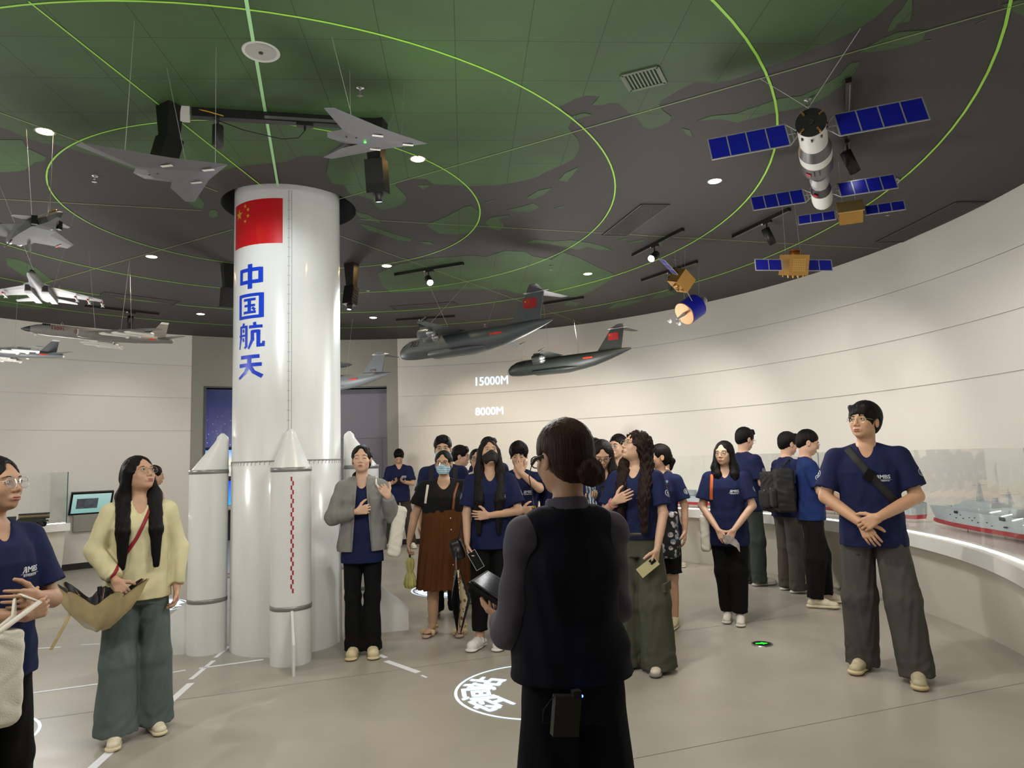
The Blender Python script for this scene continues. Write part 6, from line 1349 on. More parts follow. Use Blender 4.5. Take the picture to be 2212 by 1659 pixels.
# ================================================================ warship models and the launcher truck
hull_g = mat('ship_grey', 'b3babd', .5, var=.03, scale=10); hull_r = mat('ship_red', 'b02a35', .45); deck_g = mat('ship_deck', '777d7f', .6)
def ship(bow, stern, label, beam=.24, z=.80, kind='dock', hh=.115):
    bow, stern = Vector((*bow, z)), Vector((*stern, z)); L = (bow - stern).length
    t = model('warship', basis(bow - stern, loc=(bow + stern) / 2), label, 'ship model', None); S = lambda x: L * (.5 - x); B = beam / 2
    prof = [(0.0, .02), (.03, .16), (.10, .45), (.22, .80), (.40, 1), (.80, 1), (1.0, .88)]
    def hull(z0, z1, w0, w1, rake, m_, nm):
        R_ = []
        for x, w in prof:
            xx = S(x)
            R_.append([Vector((xx + rake * L * (1 - min(1, x / .1)) * 0, B * w * w0, z0)), Vector((xx + rake * L * (1 - min(1, x / .12)), B * w * w1, z1)), Vector((xx + rake * L * (1 - min(1, x / .12)), -B * w * w1, z1)), Vector((xx, -B * w * w0, z0))])
        m = MB(); m.ring(R_, True, True, False); return m.build(nm, m_, t)
    hull(0.01, .052, .72, .90, .02, hull_r, 'red_hull'); hull(.052, .052 + hh, .90, 1.0, .045, hull_g, 'grey_hull')
    m = MB(); m.ell((S(.015), 0, .030), (.035 * L, .018, .020), 14, 8); m.build('bow_bulb', hull_r, t)
    dz = .052 + hh
    if kind == 'dock':
        for nm, x0, x1, z0, z1, w in (('forward_house', .20, .62, dz - .01, dz + .045, .90), ('bridge_house', .26, .50, dz + .045, dz + .085, .66), ('hangar', .52, .66, dz - .01, dz + .060, .80)):
            xa, xb = S(x0), S(x1); m = MB(); m.add([(xa, -B * w * .8, z0), (xa, B * w * .8, z0), (xb, B * w, z0), (xb, -B * w, z0), (xa - .03 * L, -B * w * .6, z1), (xa - .03 * L, B * w * .6, z1), (xb, B * w * .85, z1), (xb, -B * w * .85, z1)], [(0, 1, 2, 3), (4, 7, 6, 5), (0, 4, 5, 1), (1, 5, 6, 2), (2, 6, 7, 3), (3, 7, 4, 0)]); m.build(nm, hull_g, t)
        m = MB(); m.box((S(.82), 0, dz + .002), (.17 * L, B * .93, .002)); m.build('flight_deck', deck_g, t)
        for x, h_ in ((.36, .16), (.55, .10)):
            m = MB(); m.ring([[Vector((S(x) + a * w, b_ * w, zz)) for a, b_ in ((1, 1), (-1, 1), (-1, -1), (1, -1))] for w, zz in ((.022, dz + .08), (.008, dz + .08 + h_))], smooth=False); o = m.build('mast', hull_g, t)
            m = MB(); m.tube([(S(x), -.055, dz + .06 + h_), (S(x), .055, dz + .06 + h_)], .0025, 6); m.tube([(S(x) + .02, 0, dz + .07 + h_), (S(x) - .03, 0, dz + .07 + h_)], .003, 6); m.tube([(S(x), 0, dz + .08 + h_), (S(x), 0, dz + .11 + h_)], .002, 6); m.ell((S(x), 0, dz + .05 + h_), (.012, .012, .008), 8, 6); m.build('mast_yards', hull_g, o)
        m = MB(); m.lathe([(.022, dz + .085), (.018, dz + .125)], 12, Matrix.Translation((S(.46), 0, 0))); m.build('funnel', hull_g, t)
        m = MB(); m.lathe([(.018, 0), (.014, .02)], 12, Matrix.Translation((S(.13), 0, dz))); m.tube([(S(.13), 0, dz + .014), (S(.09), 0, dz + .018)], .003, 6); m.build('deck_gun', hull_g, t)
        w = MB()
        for sg in (1, -1):
            for x, zz in ((.22, .12), (.27, .10), (.31, .13), (.33, .105), (.38, .12), (.40, .10), (.42, .125), (.44, .09), (.50, .10), (.53, .08)): w.box((S(x), sg * (B * min(1, .8 + (x - .22) * 1.1) * .985 + .0), zz), (.0045, .004, .0035))
            w.box((S(.28), sg * B * .93, .150), (.020, .006, .010)); w.box((S(.60), sg * B * .99, .146), (.035, .006, .013)); w.box((S(.615), sg * B * 1.0, .085), (.022, .003, .005))
        w.build('ports', mat('window_dark', '17191c', 0.15), t)
        side_text(t, '999', .022, (S(.80), 0, .13), mat('label_white', 'c9c8c0', .7), 1, 'hull_number', curve=lambda q: (q[0], B * .992, q[2])) if False else None
    else:
        m = MB(); m.prism([(S(-.02), -B * .3), (S(.05), -B * .9), (S(.95), -B * 1.25), (S(1.0), -B * .9), (S(1.0), B * .9), (S(.6), B * 1.5), (S(.3), B * 1.4), (S(.02), B * .6)], dz, dz + .012); m.build('flight_deck', deck_g, t)
        m = MB(); m.box((S(.55), -B * .95, dz + .045), (.09 * L, .028, .035)); o = m.build('island', hull_g, t); m = MB(); m.tube([(S(.55), -B * .95, dz + .08), (S(.55), -B * .95, dz + .13)], .006, 8); m.build('mast', hull_g, o)
        for i, (x, y) in enumerate(((.30, .5), (.38, .9), (.46, .6), (.62, 1.0), (.70, .5), (.80, .9))):
            m = MB(); M2 = Matrix.Translation((S(x), B * y, dz + .020)) @ Matrix.Rotation(.5, 4, 'Z'); m.prism([(.045, 0), (.005, .006), (-.02, .034), (-.03, .034), (-.02, .006), (-.04, .015), (-.04, -.015), (-.02, -.006), (-.03, -.034), (-.02, -.034), (.005, -.006)], 0, .006, M2); m.build('deck_aircraft', mat('plane_grey', 'b4bbbf', .5), t)
    m = MB()
    for x in (.25, .5, .75): m.lathe([(.004, -(z - .77)), (.004, .012)], 8, Matrix.Translation((S(x), 0, 0)))
    m.build('stand_pins', mat('acrylic', 'cfd3d3', .15), t)
    return t
ship((3.99, 6.78), (3.86, 4.72), 'grey warship model with red hull nearest the glass beside the tall person with folded hands', .26)
ship((4.42, 6.35), (4.34, 4.30), 'grey warship model with red hull in the second row at the right edge', .26, .80)
ship((3.68, 8.85), (4.02, 7.10), 'grey warship model mostly hidden behind the tall person with folded hands', .22)
ship((3.15, 9.25), (2.05, 10.95), 'aircraft carrier model with red hull left of the person with the orange strap', .30, .80, 'carrier', .09)
t = empty('launcher_truck', (-6.76, 9.82, .80), math.radians(14), 'dark green missile launcher truck model in the left glass case', 'truck model')
dg = mat('army_green', '2c3328', .5, var=.2, scale=12); tan = mat('camo_tan', '8a7050', .6)
m = MB(); m.box((0, 0, .085), (.24, .050, .012)); m.build('chassis', dg, t)
for sg in (1, -1):
    for x in (-.19, -.12, .10, .18): m = MB(); m.lathe([(.015, -.012), (.038, -.012), (.042, 0), (.038, .012), (.015, .012)], 20, Matrix.Translation((x, sg * .055, .042)) @ Matrix.Rotation(PI / 2, 4, 'X')); m.build('wheel', mat('tyre', '121212', .7), t)
m = MB(); m.box((-.20, 0, .125), (.045, .050, .035)); m.build('cab', dg, t)
for j in range(3):
    for k in range(2): m = MB(); m.tube([(-.10, (k - .5) * .05, .125 + j * .028), (.26, (k - .5) * .05, .130 + j * .028)], .0125, 10); m.build('launch_tube', tan if j == 1 else dg, t)
m = MB(); m.box((.05, 0, .108), (.16, .045, .012)); m.build('launch_frame', dg, t)
m = MB(); m.tube([(.19, .05, .085), (.22, .052, .09), (.245, .055, .07)], .006, 8); m.tube([(.19, -.05, .085), (.22, -.052, .09), (.245, -.055, .07)], .006, 8); m.build('mudguards', dg, t)
# tilted information monitor on the left wall
a = math.radians(133.7); p = P2(C0, 6.82, a)
t = empty('information_monitor', (*p, 1.02), a + PI / 2, 'tilted touch monitor on the wall left of the rocket column', 'monitor')
m = MB(); R_ = Matrix.Rotation(math.radians(-28), 3, 'X'); m.box((0, .05, .03), (.30, .018, .20), R_); m.build('housing', mat('gloss_black', '0a0a0c', 0.2), t)
m = MB(); m.box((0, .05, .03), (.27, .0195, .17), R_); m.build('screen', screen_mat('tablet_screen', '7fb0a8', 'a8c8c4', .8, z0=-.15, z1=.2), t)
m = MB(); m.box((.06, .051, .03), (.15, .0200, .09), R_); m.build('screen_picture', mat('pic_dark', '4a4f58', .5, emit=.25, var=.7, scale=14), t)
m = MB(); m.box((0, -.06, -.12), (.22, .03, .30)); m.build('wall_mount', wall_grey, t)
# ================================================================ ceiling fittings
blackm = mat('fitting_black', '141414', .45, .2); 
for i, (x, y) in enumerate(DOWN[:9]):
    L9 = ['above the left aircraft', 'right of the drones', 'between the bomber and the column', 'just right of the column', 'left of the space station', 'in the green land mass right of the cargo aircraft', 'low left of the column', 'right of the column above the radar aircraft', 'beside the tail of the near cargo aircraft']
    t = empty('downlight', (x, y, HC), 0, 'round glowing warm downlight ' + L9[i], 'downlight', 'warm ceiling downlights')
    m = MB(); m.lathe([(.055, -.001), (.062, -.006), (.066, -.003), (.066, 0)], 28, caps=False); m.build('trim_ring', mat('trim_ring', '8a857c', .4), t)
    m = MB(); m.lathe([(.002, -.003), (.054, -.003)], 28, caps=True); m.build('lamp_face', mat('lamp_warm', 'fff0d0', .5, emit=28, emit_col='ffdca0'), t)
def track(a, b, heads, label, z=HC):
    a, b = Vector((*a, z)), Vector((*b, z)); d = (b - a); L = d.length; mid = (a + b) / 2
    t = empty('track_light', tuple(mid), math.atan2(d.y, d.x), label, 'track light', None)
    m = MB(); m.box((0, 0, -.018), (L / 2, .018, .018)); m.build('rail', blackm, t)
    m = MB(); m.box((0, -.008, -.0365), (L / 2 - .03, .002, .001)); m.build('rail_groove', mat('rail_metal', '8a8a8a', .3, .8), t)
    inv = Matrix.Rotation(-t.rotation_euler.z, 3, 'Z')
    for x, tgt, on, lampc in heads:
        pos = Vector((x, 0, -.30)); w = mid + Matrix.Rotation(t.rotation_euler.z, 3, 'Z') @ pos
        di = (inv @ (Vector(tgt) - w)).normalized()
        m = MB(); m.box((x, 0, -.045), (.07, .016, .012)); m.tube([(x, 0, -.05), (x, 0, -.12)], .008, 8); m.build('adapter', blackm, t)
        m = MB(); m.box((x - .05, -.017, -.045), (.012, .001, .008)); m.build('adapter_label', mat('label_white', 'c9c8c0', .7), t)
        M_ = di.to_track_quat('Z', 'Y').to_matrix().to_4x4(); M_.translation = Vector((x, 0, -.15))
        m = MB(); m.lathe([(.030, -.055), (.042, -.050), (.042, .13), (.039, .13), (.037, .115)], 24, M_, caps=False); m.lathe([(.002, -.055), (.030, -.055)], 24, M_, caps=False); h_ = m.build('lamp_head', blackm, t)
        m = MB(); m.lathe([(.002, .116), (.037, .116)], 24, M_, caps=False); m.build('lens', mat('lens_on', 'ffffff', .4, emit=30 if on == 2 else 6) if on == 2 else mat('lens_side', 'ffffff', .4, emit=5), h_)
track((-1.44, 8.68), (-0.54, 8.27), [(.0, (0.2, 4.6, 1.0), 2, 0)], 'track with a dazzling white spotlight right of the column')
track((-1.90, 11.52), (-0.91, 11.37), [(-.05, (-0.3, 13.3, 1.6), 1, 0)], 'short track with a dark spotlight above the nose of the near cargo aircraft')
track((1.49, 8.15), (1.87, 7.24), [(-.05, (-.6, 4.4, 1.4), 2, 0)], 'track with a bright spotlight left of the lower satellites')
track((1.82, 9.38), (2.35, 8.52), [(.05, (2.6, 11.2, 1.3), 1, 0)], 'track with a spotlight behind the tilted gold satellite')
track((2.50, 7.55), (2.80, 6.72), [(.1, (4.0, 7.6, 1.0), 1, 0)], 'track with a black spotlight left of the gold plate satellite')
track((2.24, 4.31), (2.74, 5.40), [(.40, (4.3, 6.2, 1.1), 1, 0)], 'track with a black spotlight behind the right solar panel of the station')
track((-6.07, 9.83), (-5.36, 10.51), [(.1, (-6.6, 11.6, 1.8), 1, 0)], 'track with a black spotlight above the pale bomber')
track((0.22, 10.83), (1.11, 10.29), [], 'short empty black track behind the tail of the near cargo aircraft')
# main projector bar over the column
t = empty('projector_bar', (-1.46, 4.56, HC), math.atan2(.24, 1.20), 'long black projector bar with cables above the two drones', 'light bar')
m = MB(); m.box((0, 0, -.035), (.62, .028, .030)); m.build('rail', blackm, t)
m = MB(); m.box((.12, -.03, -.045), (.28, .002, .010)); m.build('metal_strip', mat('rail_metal', '8a8a8a', .3, .8), t)
for x in (.10, .42): m = MB(); m.box((x, 0, -.070), (.055, .02, .012)); m.tube([(x, 0, -.07), (x, 0, -.11)], .007, 8); m.build('plug_adapter', blackm, t)
m = MB(); m.tube([(-.50, 0, -.06), (-.3, -.02, -.14), (-.05, -.02, -.19), (.06, -.01, -.17), (.10, 0, -.11)], .0035, 6); m.build('cable', blackm, t)
m = MB(); m.tube([(-.62, -.02, -.01), (-.52, -.03, -.03), (-.42, -.03, -.055)], .004, 6); m.build('yellow_cable', mat('cable_yellow', 'c79a2a', .5), t)
m = MB(); m.box((-.66, -.02, -.05), (.028, .012, .055)); m.build('paper_tag', mat('label_white', 'c9c8c0', .7), t)
m = MB(); m.tube([(-.46, 0, -.07), (-.46, 0, -.11)], .008, 8); m.lathe([(.030, -.26), (.036, -.255), (.036, -.115), (.028, -.11)], 24, Matrix.Translation((-.46, 0, 0))); m.build('lamp_head', mat('dark_metal', '2d2d2d', .5, .3), t)
def projector(loc, label, tilt, yaw, lens=True, ped=.24):
    t = empty('projector', loc, math.radians(yaw), label, 'projector')
    m = MB(); m.add([(-.07, -.055, 0), (.07, -.055, 0), (.07, .055, 0), (-.07, .055, 0), (-.045, -.045, -ped), (.045, -.045, -ped), (.045, .045, -ped), (-.045, .045, -ped)], [(0, 1, 2, 3), (7, 6, 5, 4), (0, 4, 5, 1), (1, 5, 6, 2), (2, 6, 7, 3), (3, 7, 4, 0)]); m.build('bracket', blackm, t)
    R_ = Matrix.Rotation(math.radians(tilt), 3, 'X'); c = Vector((0, 0, -ped)) + R_ @ Vector((0, 0, -.10))
    m = MB(); m.box(c, (.065, .060, .115), R_)
    for i in range(5): m.box(c + R_ @ Vector((.066, 0, -.07 + i * .035)), (.003, .05, .006), R_)
    h_ = m.build('housing', blackm, t)
    if lens:
        M_ = Matrix.Translation(c + R_ @ Vector((0, 0, -.115))) @ (R_ @ Matrix.Rotation(PI, 3, 'X')).to_4x4(); m = MB(); m.lathe([(.034, 0), (.030, .06), (.026, .06)], 20, M_, caps=False); m.build('barrel', blackm, h_); m = MB(); m.lathe([(.002, .055), (.026, .055)], 20, M_, caps=False); m.build('lens', mat('lens_blue', 'bcd8f0', .1, emit=3), h_)
    return t
projector((-2.20, 4.40, HC), 'black projector on a bracket left of the bar, above the left drone', 14, 150, False)
projector((-0.90, 4.70, HC), 'black projector with a lens below the right drone', -10, 170, True, .30)
projector((-3.30, 8.05, HC), 'black projector behind the left edge of the rocket column', 10, 40, False, .3)
projector((-1.88, 8.20, HC), 'black projector behind the right edge of the rocket column', -12, -20, True, .3)
t = empty('ceiling_speaker', (-1.39, 3.82, HC), 0, 'round white ceiling speaker in the green map', 'speaker')
m = MB(); m.lathe([(.085, -.004), (.100, -.010), (.106, -.004), (.106, 0)], 40, caps=False); m.build('rim', mat('speaker_white', 'b9bab5', .5), t)
m = MB(); m.lathe([(.010, -.0085), (.086, -.006)], 40); m.build('grille', mat('speaker_grille', '9c9c94', .6, bump=.4, scale=400), t); m = MB(); m.lathe([(.012, -.014), (.012, -.008)], 16); m.build('centre_cap', mat('dark_metal', '2d2d2d', .5, .3), t)
def vent(corners, n, label, border=.02, slat='dark'):
    c = [Vector((*p, HC)) for p in corners]; mid = sum(c, Vector()) / 4; t = empty('air_vent', tuple(mid), 0, label, 'air vent'); c = [p - mid for p in c]
    u = (c[1] - c[0]); v = (c[3] - c[0]); U, Vv = u.length, v.length; u.normalize(); v.normalize(); R_ = Matrix((u, v, u.cross(v))).transposed()
    m = MB(); 
    for s_ in (0, 1):
        m.box((c[0] + (c[3] - c[0]) * s_ + (c[1] - c[0]) * .5) + Vector((0, 0, -.006)), (U / 2, border / 2, .006), R_); m.box((c[0] + (c[1] - c[0]) * s_ + (c[3] - c[0]) * .5) + Vector((0, 0, -.006)), (border / 2, Vv / 2, .006), R_)
    m.build('frame', mat('vent_frame_' + slat, '4f5a42' if slat == 'green' else '3b3937', .6), t)
    m = MB(); m.box(Vector((0, 0, -.0035)), (U / 2, Vv / 2, .0015), R_); m.build('backing', mat('vent_dark', '0d0d0c', .8), t)
    for i in range(n):
        q = (i + .5) / n; m = MB(); m.box(c[0] + (c[1] - c[0]) * q + (c[3] - c[0]) * .5 + Vector((0, 0, -.0075)), (U / n * .22, Vv / 2 * .96, .0025), R_); m.build('slat', mat('vent_slat_' + slat, '566a48' if slat == 'green' else '45423f', .6), t)
vent([(.75, 4.19), (.96, 4.10), (1.05, 4.29), (.84, 4.38)], 10, 'square slatted air vent in the green map', .022, 'green')
vent([(1.03, 7.39), (1.31, 7.42), (1.57, 6.53), (1.29, 6.49)], 13, 'long dark linear air vent above the bright spotlight', .012)
vent([(4.30, 7.97), (4.62, 7.99), (4.72, 6.71), (4.44, 6.70)], 12, 'long dark linear air vent close to the right wall', .012)
vent([(-5.61, 9.38), (-5.39, 9.14), (-4.72, 9.84), (-4.92, 10.04)], 4, 'long dark linear air vent above the pale bomber', .012)
vent([(-1.83, 10.54), (-1.79, 10.80), (-.80, 10.64), (-.84, 10.38)], 4, 'long dark linear air vent above the near cargo aircraft nose', .012)
for i, (x, y) in enumerate([(-3.33, 5.46), (-.91, 4.25), (.53, 8.56), (-1.96, 9.54), (-.45, 12.2), (3.86, 6.9), (2.09, 4.58)]):
    w = ['near the left drone', 'above the right drone', 'left of the downlight in the southern land mass', 'behind the column', 'near the far wall', 'between the satellites and the right wall', 'left of the station'][i]
    t = empty('sprinkler_head', (x, y, HC), 0, 'small steel sprinkler head ' + w, 'sprinkler', 'ceiling sprinkler heads')
    m = MB(); m.lathe([(.026, 0), (.024, -.006), (.008, -.008), (.008, -.03)], 14); m.build('socket', mat('steel', '9a9a9a', 0.3, 0.9), t); m = MB(); m.lathe([(.002, -.050), (.018, -.050), (.018, -.053)], 14); m.tube([(.012, 0, -.03), (.014, 0, -.05)], .002, 5); m.tube([(-.012, 0, -.03), (-.014, 0, -.05)], .002, 5); m.build('deflector', mat('steel', '9a9a9a', 0.3, 0.9), t)
t = empty('smoke_detector', (3.49, 6.10, HC), 0, 'white round smoke detector behind the rear solar panel of the station', 'detector')
m = MB(); m.lathe([(.055, 0), (.055, -.018), (.045, -.03), (.030, -.045), (.004, -.05)], 24); m.build('case', mat('speaker_white', 'b9bab5', .5), t); m = MB(); m.box((0, -.046, -.03), (.014, .004, .006)); m.build('slot', mat('vent_dark', '0d0d0c', .8), t)
# ================================================================ the visitors
SP = dict(frame='b3a58c'); SPD = dict(frame='2a2322', r=0.0018, metal=0.1, square=3.2); SPS = dict(frame='8d8f92'); SPR = dict(frame='5b2a25', r=0.0018, metal=0.1)
ppl = {}
def Wp(k, x, y, z):
    p = ppl[k]; s = p['s']; a = p['root'].rotation_euler.z; c, n = math.cos(a), math.sin(a); o = p['root'].location
    return Vector((o.x + (c * x - n * y) * s, o.y + (n * x + c * y) * s, z * s))
def Wd(k, x, y, z):
    a = ppl[k]['root'].rotation_euler.z; c, n = math.cos(a), math.sin(a); return Vector((c * x - n * y, n * x + c * y, z))
ppl['left'] = person('person cut by the left edge with round glasses and folded arms', -2.06, 2.80, 252, 1.60, lod=0, skin='b08a6e', head=(12, 8, 0), hair=('bun', '0d0a09'), specs=dict(frame='b9a6a8', w=.026, h=.023), legs=('pants', '09090a', .085, .09, .03),
    arms={'R': ((.215, .05, 1.09), (.04, .25, 1.07), (-.9, .15, .25), (0, -1, 0), .9), 'L': ((-.215, .08, 1.08), (-.02, .24, 1.13), (.95, .1, .1), (0, -1, 0), .5)})
ppl['yellow'] = person('person in pale yellow blouse with long black hair and red strap, looking up', -2.27, 4.28, 212, 1.62, lod=0, skin='be967a', head=(32, 20, 0), hair=('long', '0a0908', .55), specs=dict(frame='b59a8a', w=.025, h=.021), top=('blouse', 'cfc79e'), legs=('pants', '5a6663', .100, .118, .055), shoes=('sneaker', 'e0d6bd', 'ddd0b0'), hemz=.82,
    arms={'R': ((.235, .0, 1.13), (.13, .20, .96), (-.45, .45, -.75), (-.3, -.8, -.3), .6), 'L': ((-.225, -.02, 1.11), (-.215, .05, .86), (0.05, .2, -1), (1, .2, 0), .6)}, feet=((.105, .06, -5), (-.105, -.04, 12)))
ppl['pink'] = person('person in pink patterned blouse with black ponytail, seen from behind at the left wall', -4.10, 8.01, 318, 1.58, lod=2, head=(-18, -5, 0), hair=('tail', '0b0908'), top=('shirt', 'd3a3a6'), legs=('pants', '3a3a40', .075, .07), logo=False)
ppl['hoodie'] = person('person in grey hooded jacket with closed eyes beside the rocket column', -1.27, 5.86, 190, 1.68, lod=0, skin='cba58b', head=(-4, 10, 0), hair=('lowtail', '0c0a09', 1), top=('hoodie', '7f7f7b'), legs=('pants', '08080a', .062, .082, .045), shoes=('clog', 'd3c6a2', 'cdbf98'), eyes='closed', hemz=.84, b=.92,
    arms={'R': ((.235, .05, 1.12), (.03, .205, 1.17), (-.98, .05, .2), (0, -1, 0), .95), 'L': ((-.245, .04, 1.11), (-.215, .17, 1.28), (.55, .05, .85), (.1, -1, -.1), 1.0)}, feet=((.07, 0, -6), (-.07, .02, 8)))
ppl['phoneback'] = person('person in navy t-shirt looking at a phone by the far wall', -2.12, 12.95, 188, 1.77, male=True, lod=2, head=(0, -38, 0), hair=('short', '0a0908'), legs=('pants', '37332e', .085, .08, .04),
    arms={'R': ((.235, .06, 1.10), (.07, .28, 1.14), (-.45, .85, .25), (.3, .1, 1), .6), 'L': ((-.235, .06, 1.10), (-.07, .28, 1.14), (.45, .85, .25), (-.3, .1, 1), .6)}, feet=((.17, 0, -15), (-.20, .08, 18)))
ppl['maskman'] = person('tall person with glasses and light blue mask behind the person in the brown dress', -.735, 7.27, 183, 1.78, male=True, lod=1, head=(0, 0, 0), hair=('short', '0b0908'), specs=SP, mask=('a9cbd8', True), legs=('pants', '222326', .085, .08))
ppl['behind'] = person('person in profile half hidden behind the tall person in the blue mask', -.66, 8.57, 245, 1.70, male=True, lod=2, head=(20, -5, 0), hair=('short', '0b0908'), specs=SPS, legs=('pants', '222326', .085, .08))
ppl['dress'] = person('person in black and brown dress with surgical mask and round dark glasses', -.65, 6.46, 184, 1.62, b=1.28, lod=0, skin='c09a7c', head=(-8, 4, 0), hair=('bun', '0d0a09'), specs=SPR, mask=('a5c6d1', True), top=('dress', '0d0d0f'), legs=('skirt', '553013', .43), shoes=('sandal', 'c2a980', 'b4988a'), logo=False,
    arms={'R': ((.285, -.01, 1.10), (.335, .06, .86), (0.1, .1, -1), (-1, .2, 0), .8), 'L': ((-.27, .0, 1.10), (-.28, .06, .86), (0, .1, -1), (1, .2, 0), .5)}, feet=((.13, 0, -22), (-.14, .03, -8)))
ppl['white'] = person('person in white t-shirt and dark glasses in the back row', -.42, 7.9, 182, 1.65, lod=1, head=(0, 8, 0), hair=('bun', '0d0a09'), specs=SPD, top=('tee', 'c9cacc'), logo=False, legs=('pants', '222326', .08, .07))
ppl['behind2'] = person('person with short black hair behind the person in the white t-shirt', -.31, 8.6, 205, 1.79, male=True, lod=2, head=(8, -4, 0), hair=('short', '0b0908'), legs=('pants', '222326', .085, .08))
ppl['blackmask'] = person('person in black mask with very long dark hair and white clogs, looking up', -.21, 5.98, 181, 1.70, lod=0, skin='c09a7e', head=(12, 24, 0), hair=('long', '120d0a', .64, (1.05, .7)), mask=('0c0c0d', False), legs=('pants', '0a0a0b', .078, .062, .135, 'cuff'), shoes=('clog', 'e8e6e0', 'e2dfd8'), hemz=.80,
    arms={'R': ((.205, .04, 1.09), (.20, .13, .86), (-.12, .25, -1), (-.9, .1, 0), .55), 'L': ((-.235, .06, 1.10), (.02, .19, 1.08), (1, -.05, .05), (0, -1, 0), .35)}, feet=((.12, .0, -25), (-.10, .02, -30)))
ppl['facehand'] = person('person rubbing the face with one hand, right of the black-masked person', .045, 6.90, 176, 1.68, male=True, lod=1, head=(0, -12, 0), hair=('bowl', '0d0a09'), legs=('pants', '202124', .085, .08),
    arms={'R': ((.215, .06, 1.11), (-.02, .22, 1.06), (-1, 0, 0), (0, -1, 0), .75), 'L': ((-.20, .17, 1.26), (-.02, .18, 1.42), (.15, -.1, 1), (0, -1, -.1), .75)})
ppl['hidden'] = person('person whose bare forearm shows just left of the guide’s shoulder', .40, 7.0, 180, 1.64, male=True, lod=2, hair=('short', '0b0908'), legs=('pants', '202124', .085, .08))
ppl['top'] = person('person with only black hair showing right of the guide’s head', .90, 7.9, 175, 1.72, male=True, lod=2, hair=('short', '0b0908'), legs=('pants', '202124', .085, .08))
ppl['reader'] = person('person with brown-framed glasses looking down at a phone right of the guide', .74, 5.95, 172, 1.66, lod=1, skin='c09a7e', head=(4, -26, 0), hair=('straight', '17100d', .17), specs=dict(frame='3a2a20', r=.0016, metal=.2, square=3.0), legs=('pants', '15151a', .08, .07), logo=False,
    arms={'R': ((.225, .04, 1.12), (.13, .22, 1.20), (-.55, .55, .35), (.3, -.2, 1), .45), 'L': ((-.225, .04, 1.12), (-.09, .24, 1.22), (.5, .6, .35), (-.3, -.2, 1), .55)})
ppl['lookleft'] = person('person with cropped hair and thin glasses facing left in the back row', 1.07, 7.22, 128, 1.74, male=True, lod=1, head=(8, 4, 0), hair=('crop', '0b0908'), specs=SPS, legs=('pants', '202124', .085, .08))
ppl['curly'] = person('person with long curly brown hair and baggy olive jeans, hand on chest', .90, 5.28, 152, 1.71, lod=0, skin='c49e84', head=(-42, 24, 0), hair=('curly', '20130d', .60, (1.0, .9)), specs=dict(frame='b9a58f', w=.026, h=.022), legs=('pants', '45473a', .118, .128, .025), shoes=('runner', 'cfc3b2', '7d7a75'), hemz=.965, b=.90, lips='96554c',
    arms={'R': ((.235, .07, 1.10), (.09, .21, 1.20), (-.85, .05, .35), (0, -1, .1), .35), 'L': ((-.205, .03, 1.10), (-.17, .12, .85), (.2, .3, -1), (.8, -.3, 0), .45)}, feet=((.13, .03, -14), (-.12, .05, 8)))
ppl['floral'] = person('person in black shorts with a low ponytail carrying a flowered bag', 1.33, 6.50, 146, 1.62, lod=1, skin='be967a', head=(-48, 5, 0), hair=('tail', '0d0a09'), legs=('shorts', '0b0b0c', .085, .09, .50), shoes=('sneaker', 'cdbf9d', 'd3c9b0'), feet=((.07, -.03, -5), (-.09, .04, 5)))
ppl['shoe'] = person('person almost hidden behind the flowered bag, one pale shoe showing', 2.11, 9.77, -92, 1.56, lod=2, hair=('bun', '0d0a09'), top=('tee', '5b4a48'), logo=False, legs=('fitted', '9c7d70', .055, .045), shoes=('sneaker', 'd2cab0', 'ddd6c4'), b=.85, feet=((.05, 0, 0), (-.05, .03, 0)))
ppl['orange'] = person('person with long straight black hair, glasses and an orange shoulder strap', 1.95, 6.56, 158, 1.63, lod=1, skin='c49e84', head=(-16, 4, 0), hair=('straight', '0b0908', .27, (.5, 1.0)), specs=dict(frame='3a2a28', r=.0013, metal=.2), legs=('pants', '0a0a0b', .085, .070, .10, 'cuff'), shoes=('sneaker', 'dcd6cc', 'd8d2c8'), hemz=.715,
    arms={'R': ((.235, .03, 1.09), (.075, .19, .87), (-.5, .3, -.85), (0, -1, .2), .35), 'L': ((-.235, .03, 1.09), (-.06, .20, .87), (.5, .25, -.85), (0, -1, .2), .35)}, feet=((.06, -.06, 0), (-.06, .04, 5)))
ppl['tall'] = person('tall person in dark trousers looking down to the right behind the long-haired person', 2.72, 8.33, 292, 1.80, male=True, lod=1, head=(0, -14, 0), hair=('short', '0b0908'), specs=SPS, legs=('pants', '39403a', .085, .08, .04), shoes=('runner', 'cfccc4', 'b5b2aa'),
    arms={'R': ((.215, .03, 1.10), (.16, .22, 1.02), (-.3, 1, 0), (-.3, 0, -1), .4), 'L': ((-.215, .03, 1.10), (-.16, .22, 1.02), (.3, 1, 0), (.3, 0, -1), .4)})
ppl['pack'] = person('person in brown-grey trousers with glasses and a black backpack leaning to the display', 2.99, 7.86, 282, 1.72, male=True, lod=1, head=(0, -10, 0), hair=('short', '0b0908'), specs=SPS, legs=('pants', '544d48', .085, .082, .035), shoes=('runner', '17171a', 'dddcd8'), lean=(0, .05),
    arms={'R': ((.215, .03, 1.10), (.12, .24, 1.02), (-.3, 1, 0), (-.3, 0, -1), .4), 'L': ((-.215, .05, 1.10), (-.12, .26, 1.02), (.3, 1, 0), (.3, 0, -1), .4)})
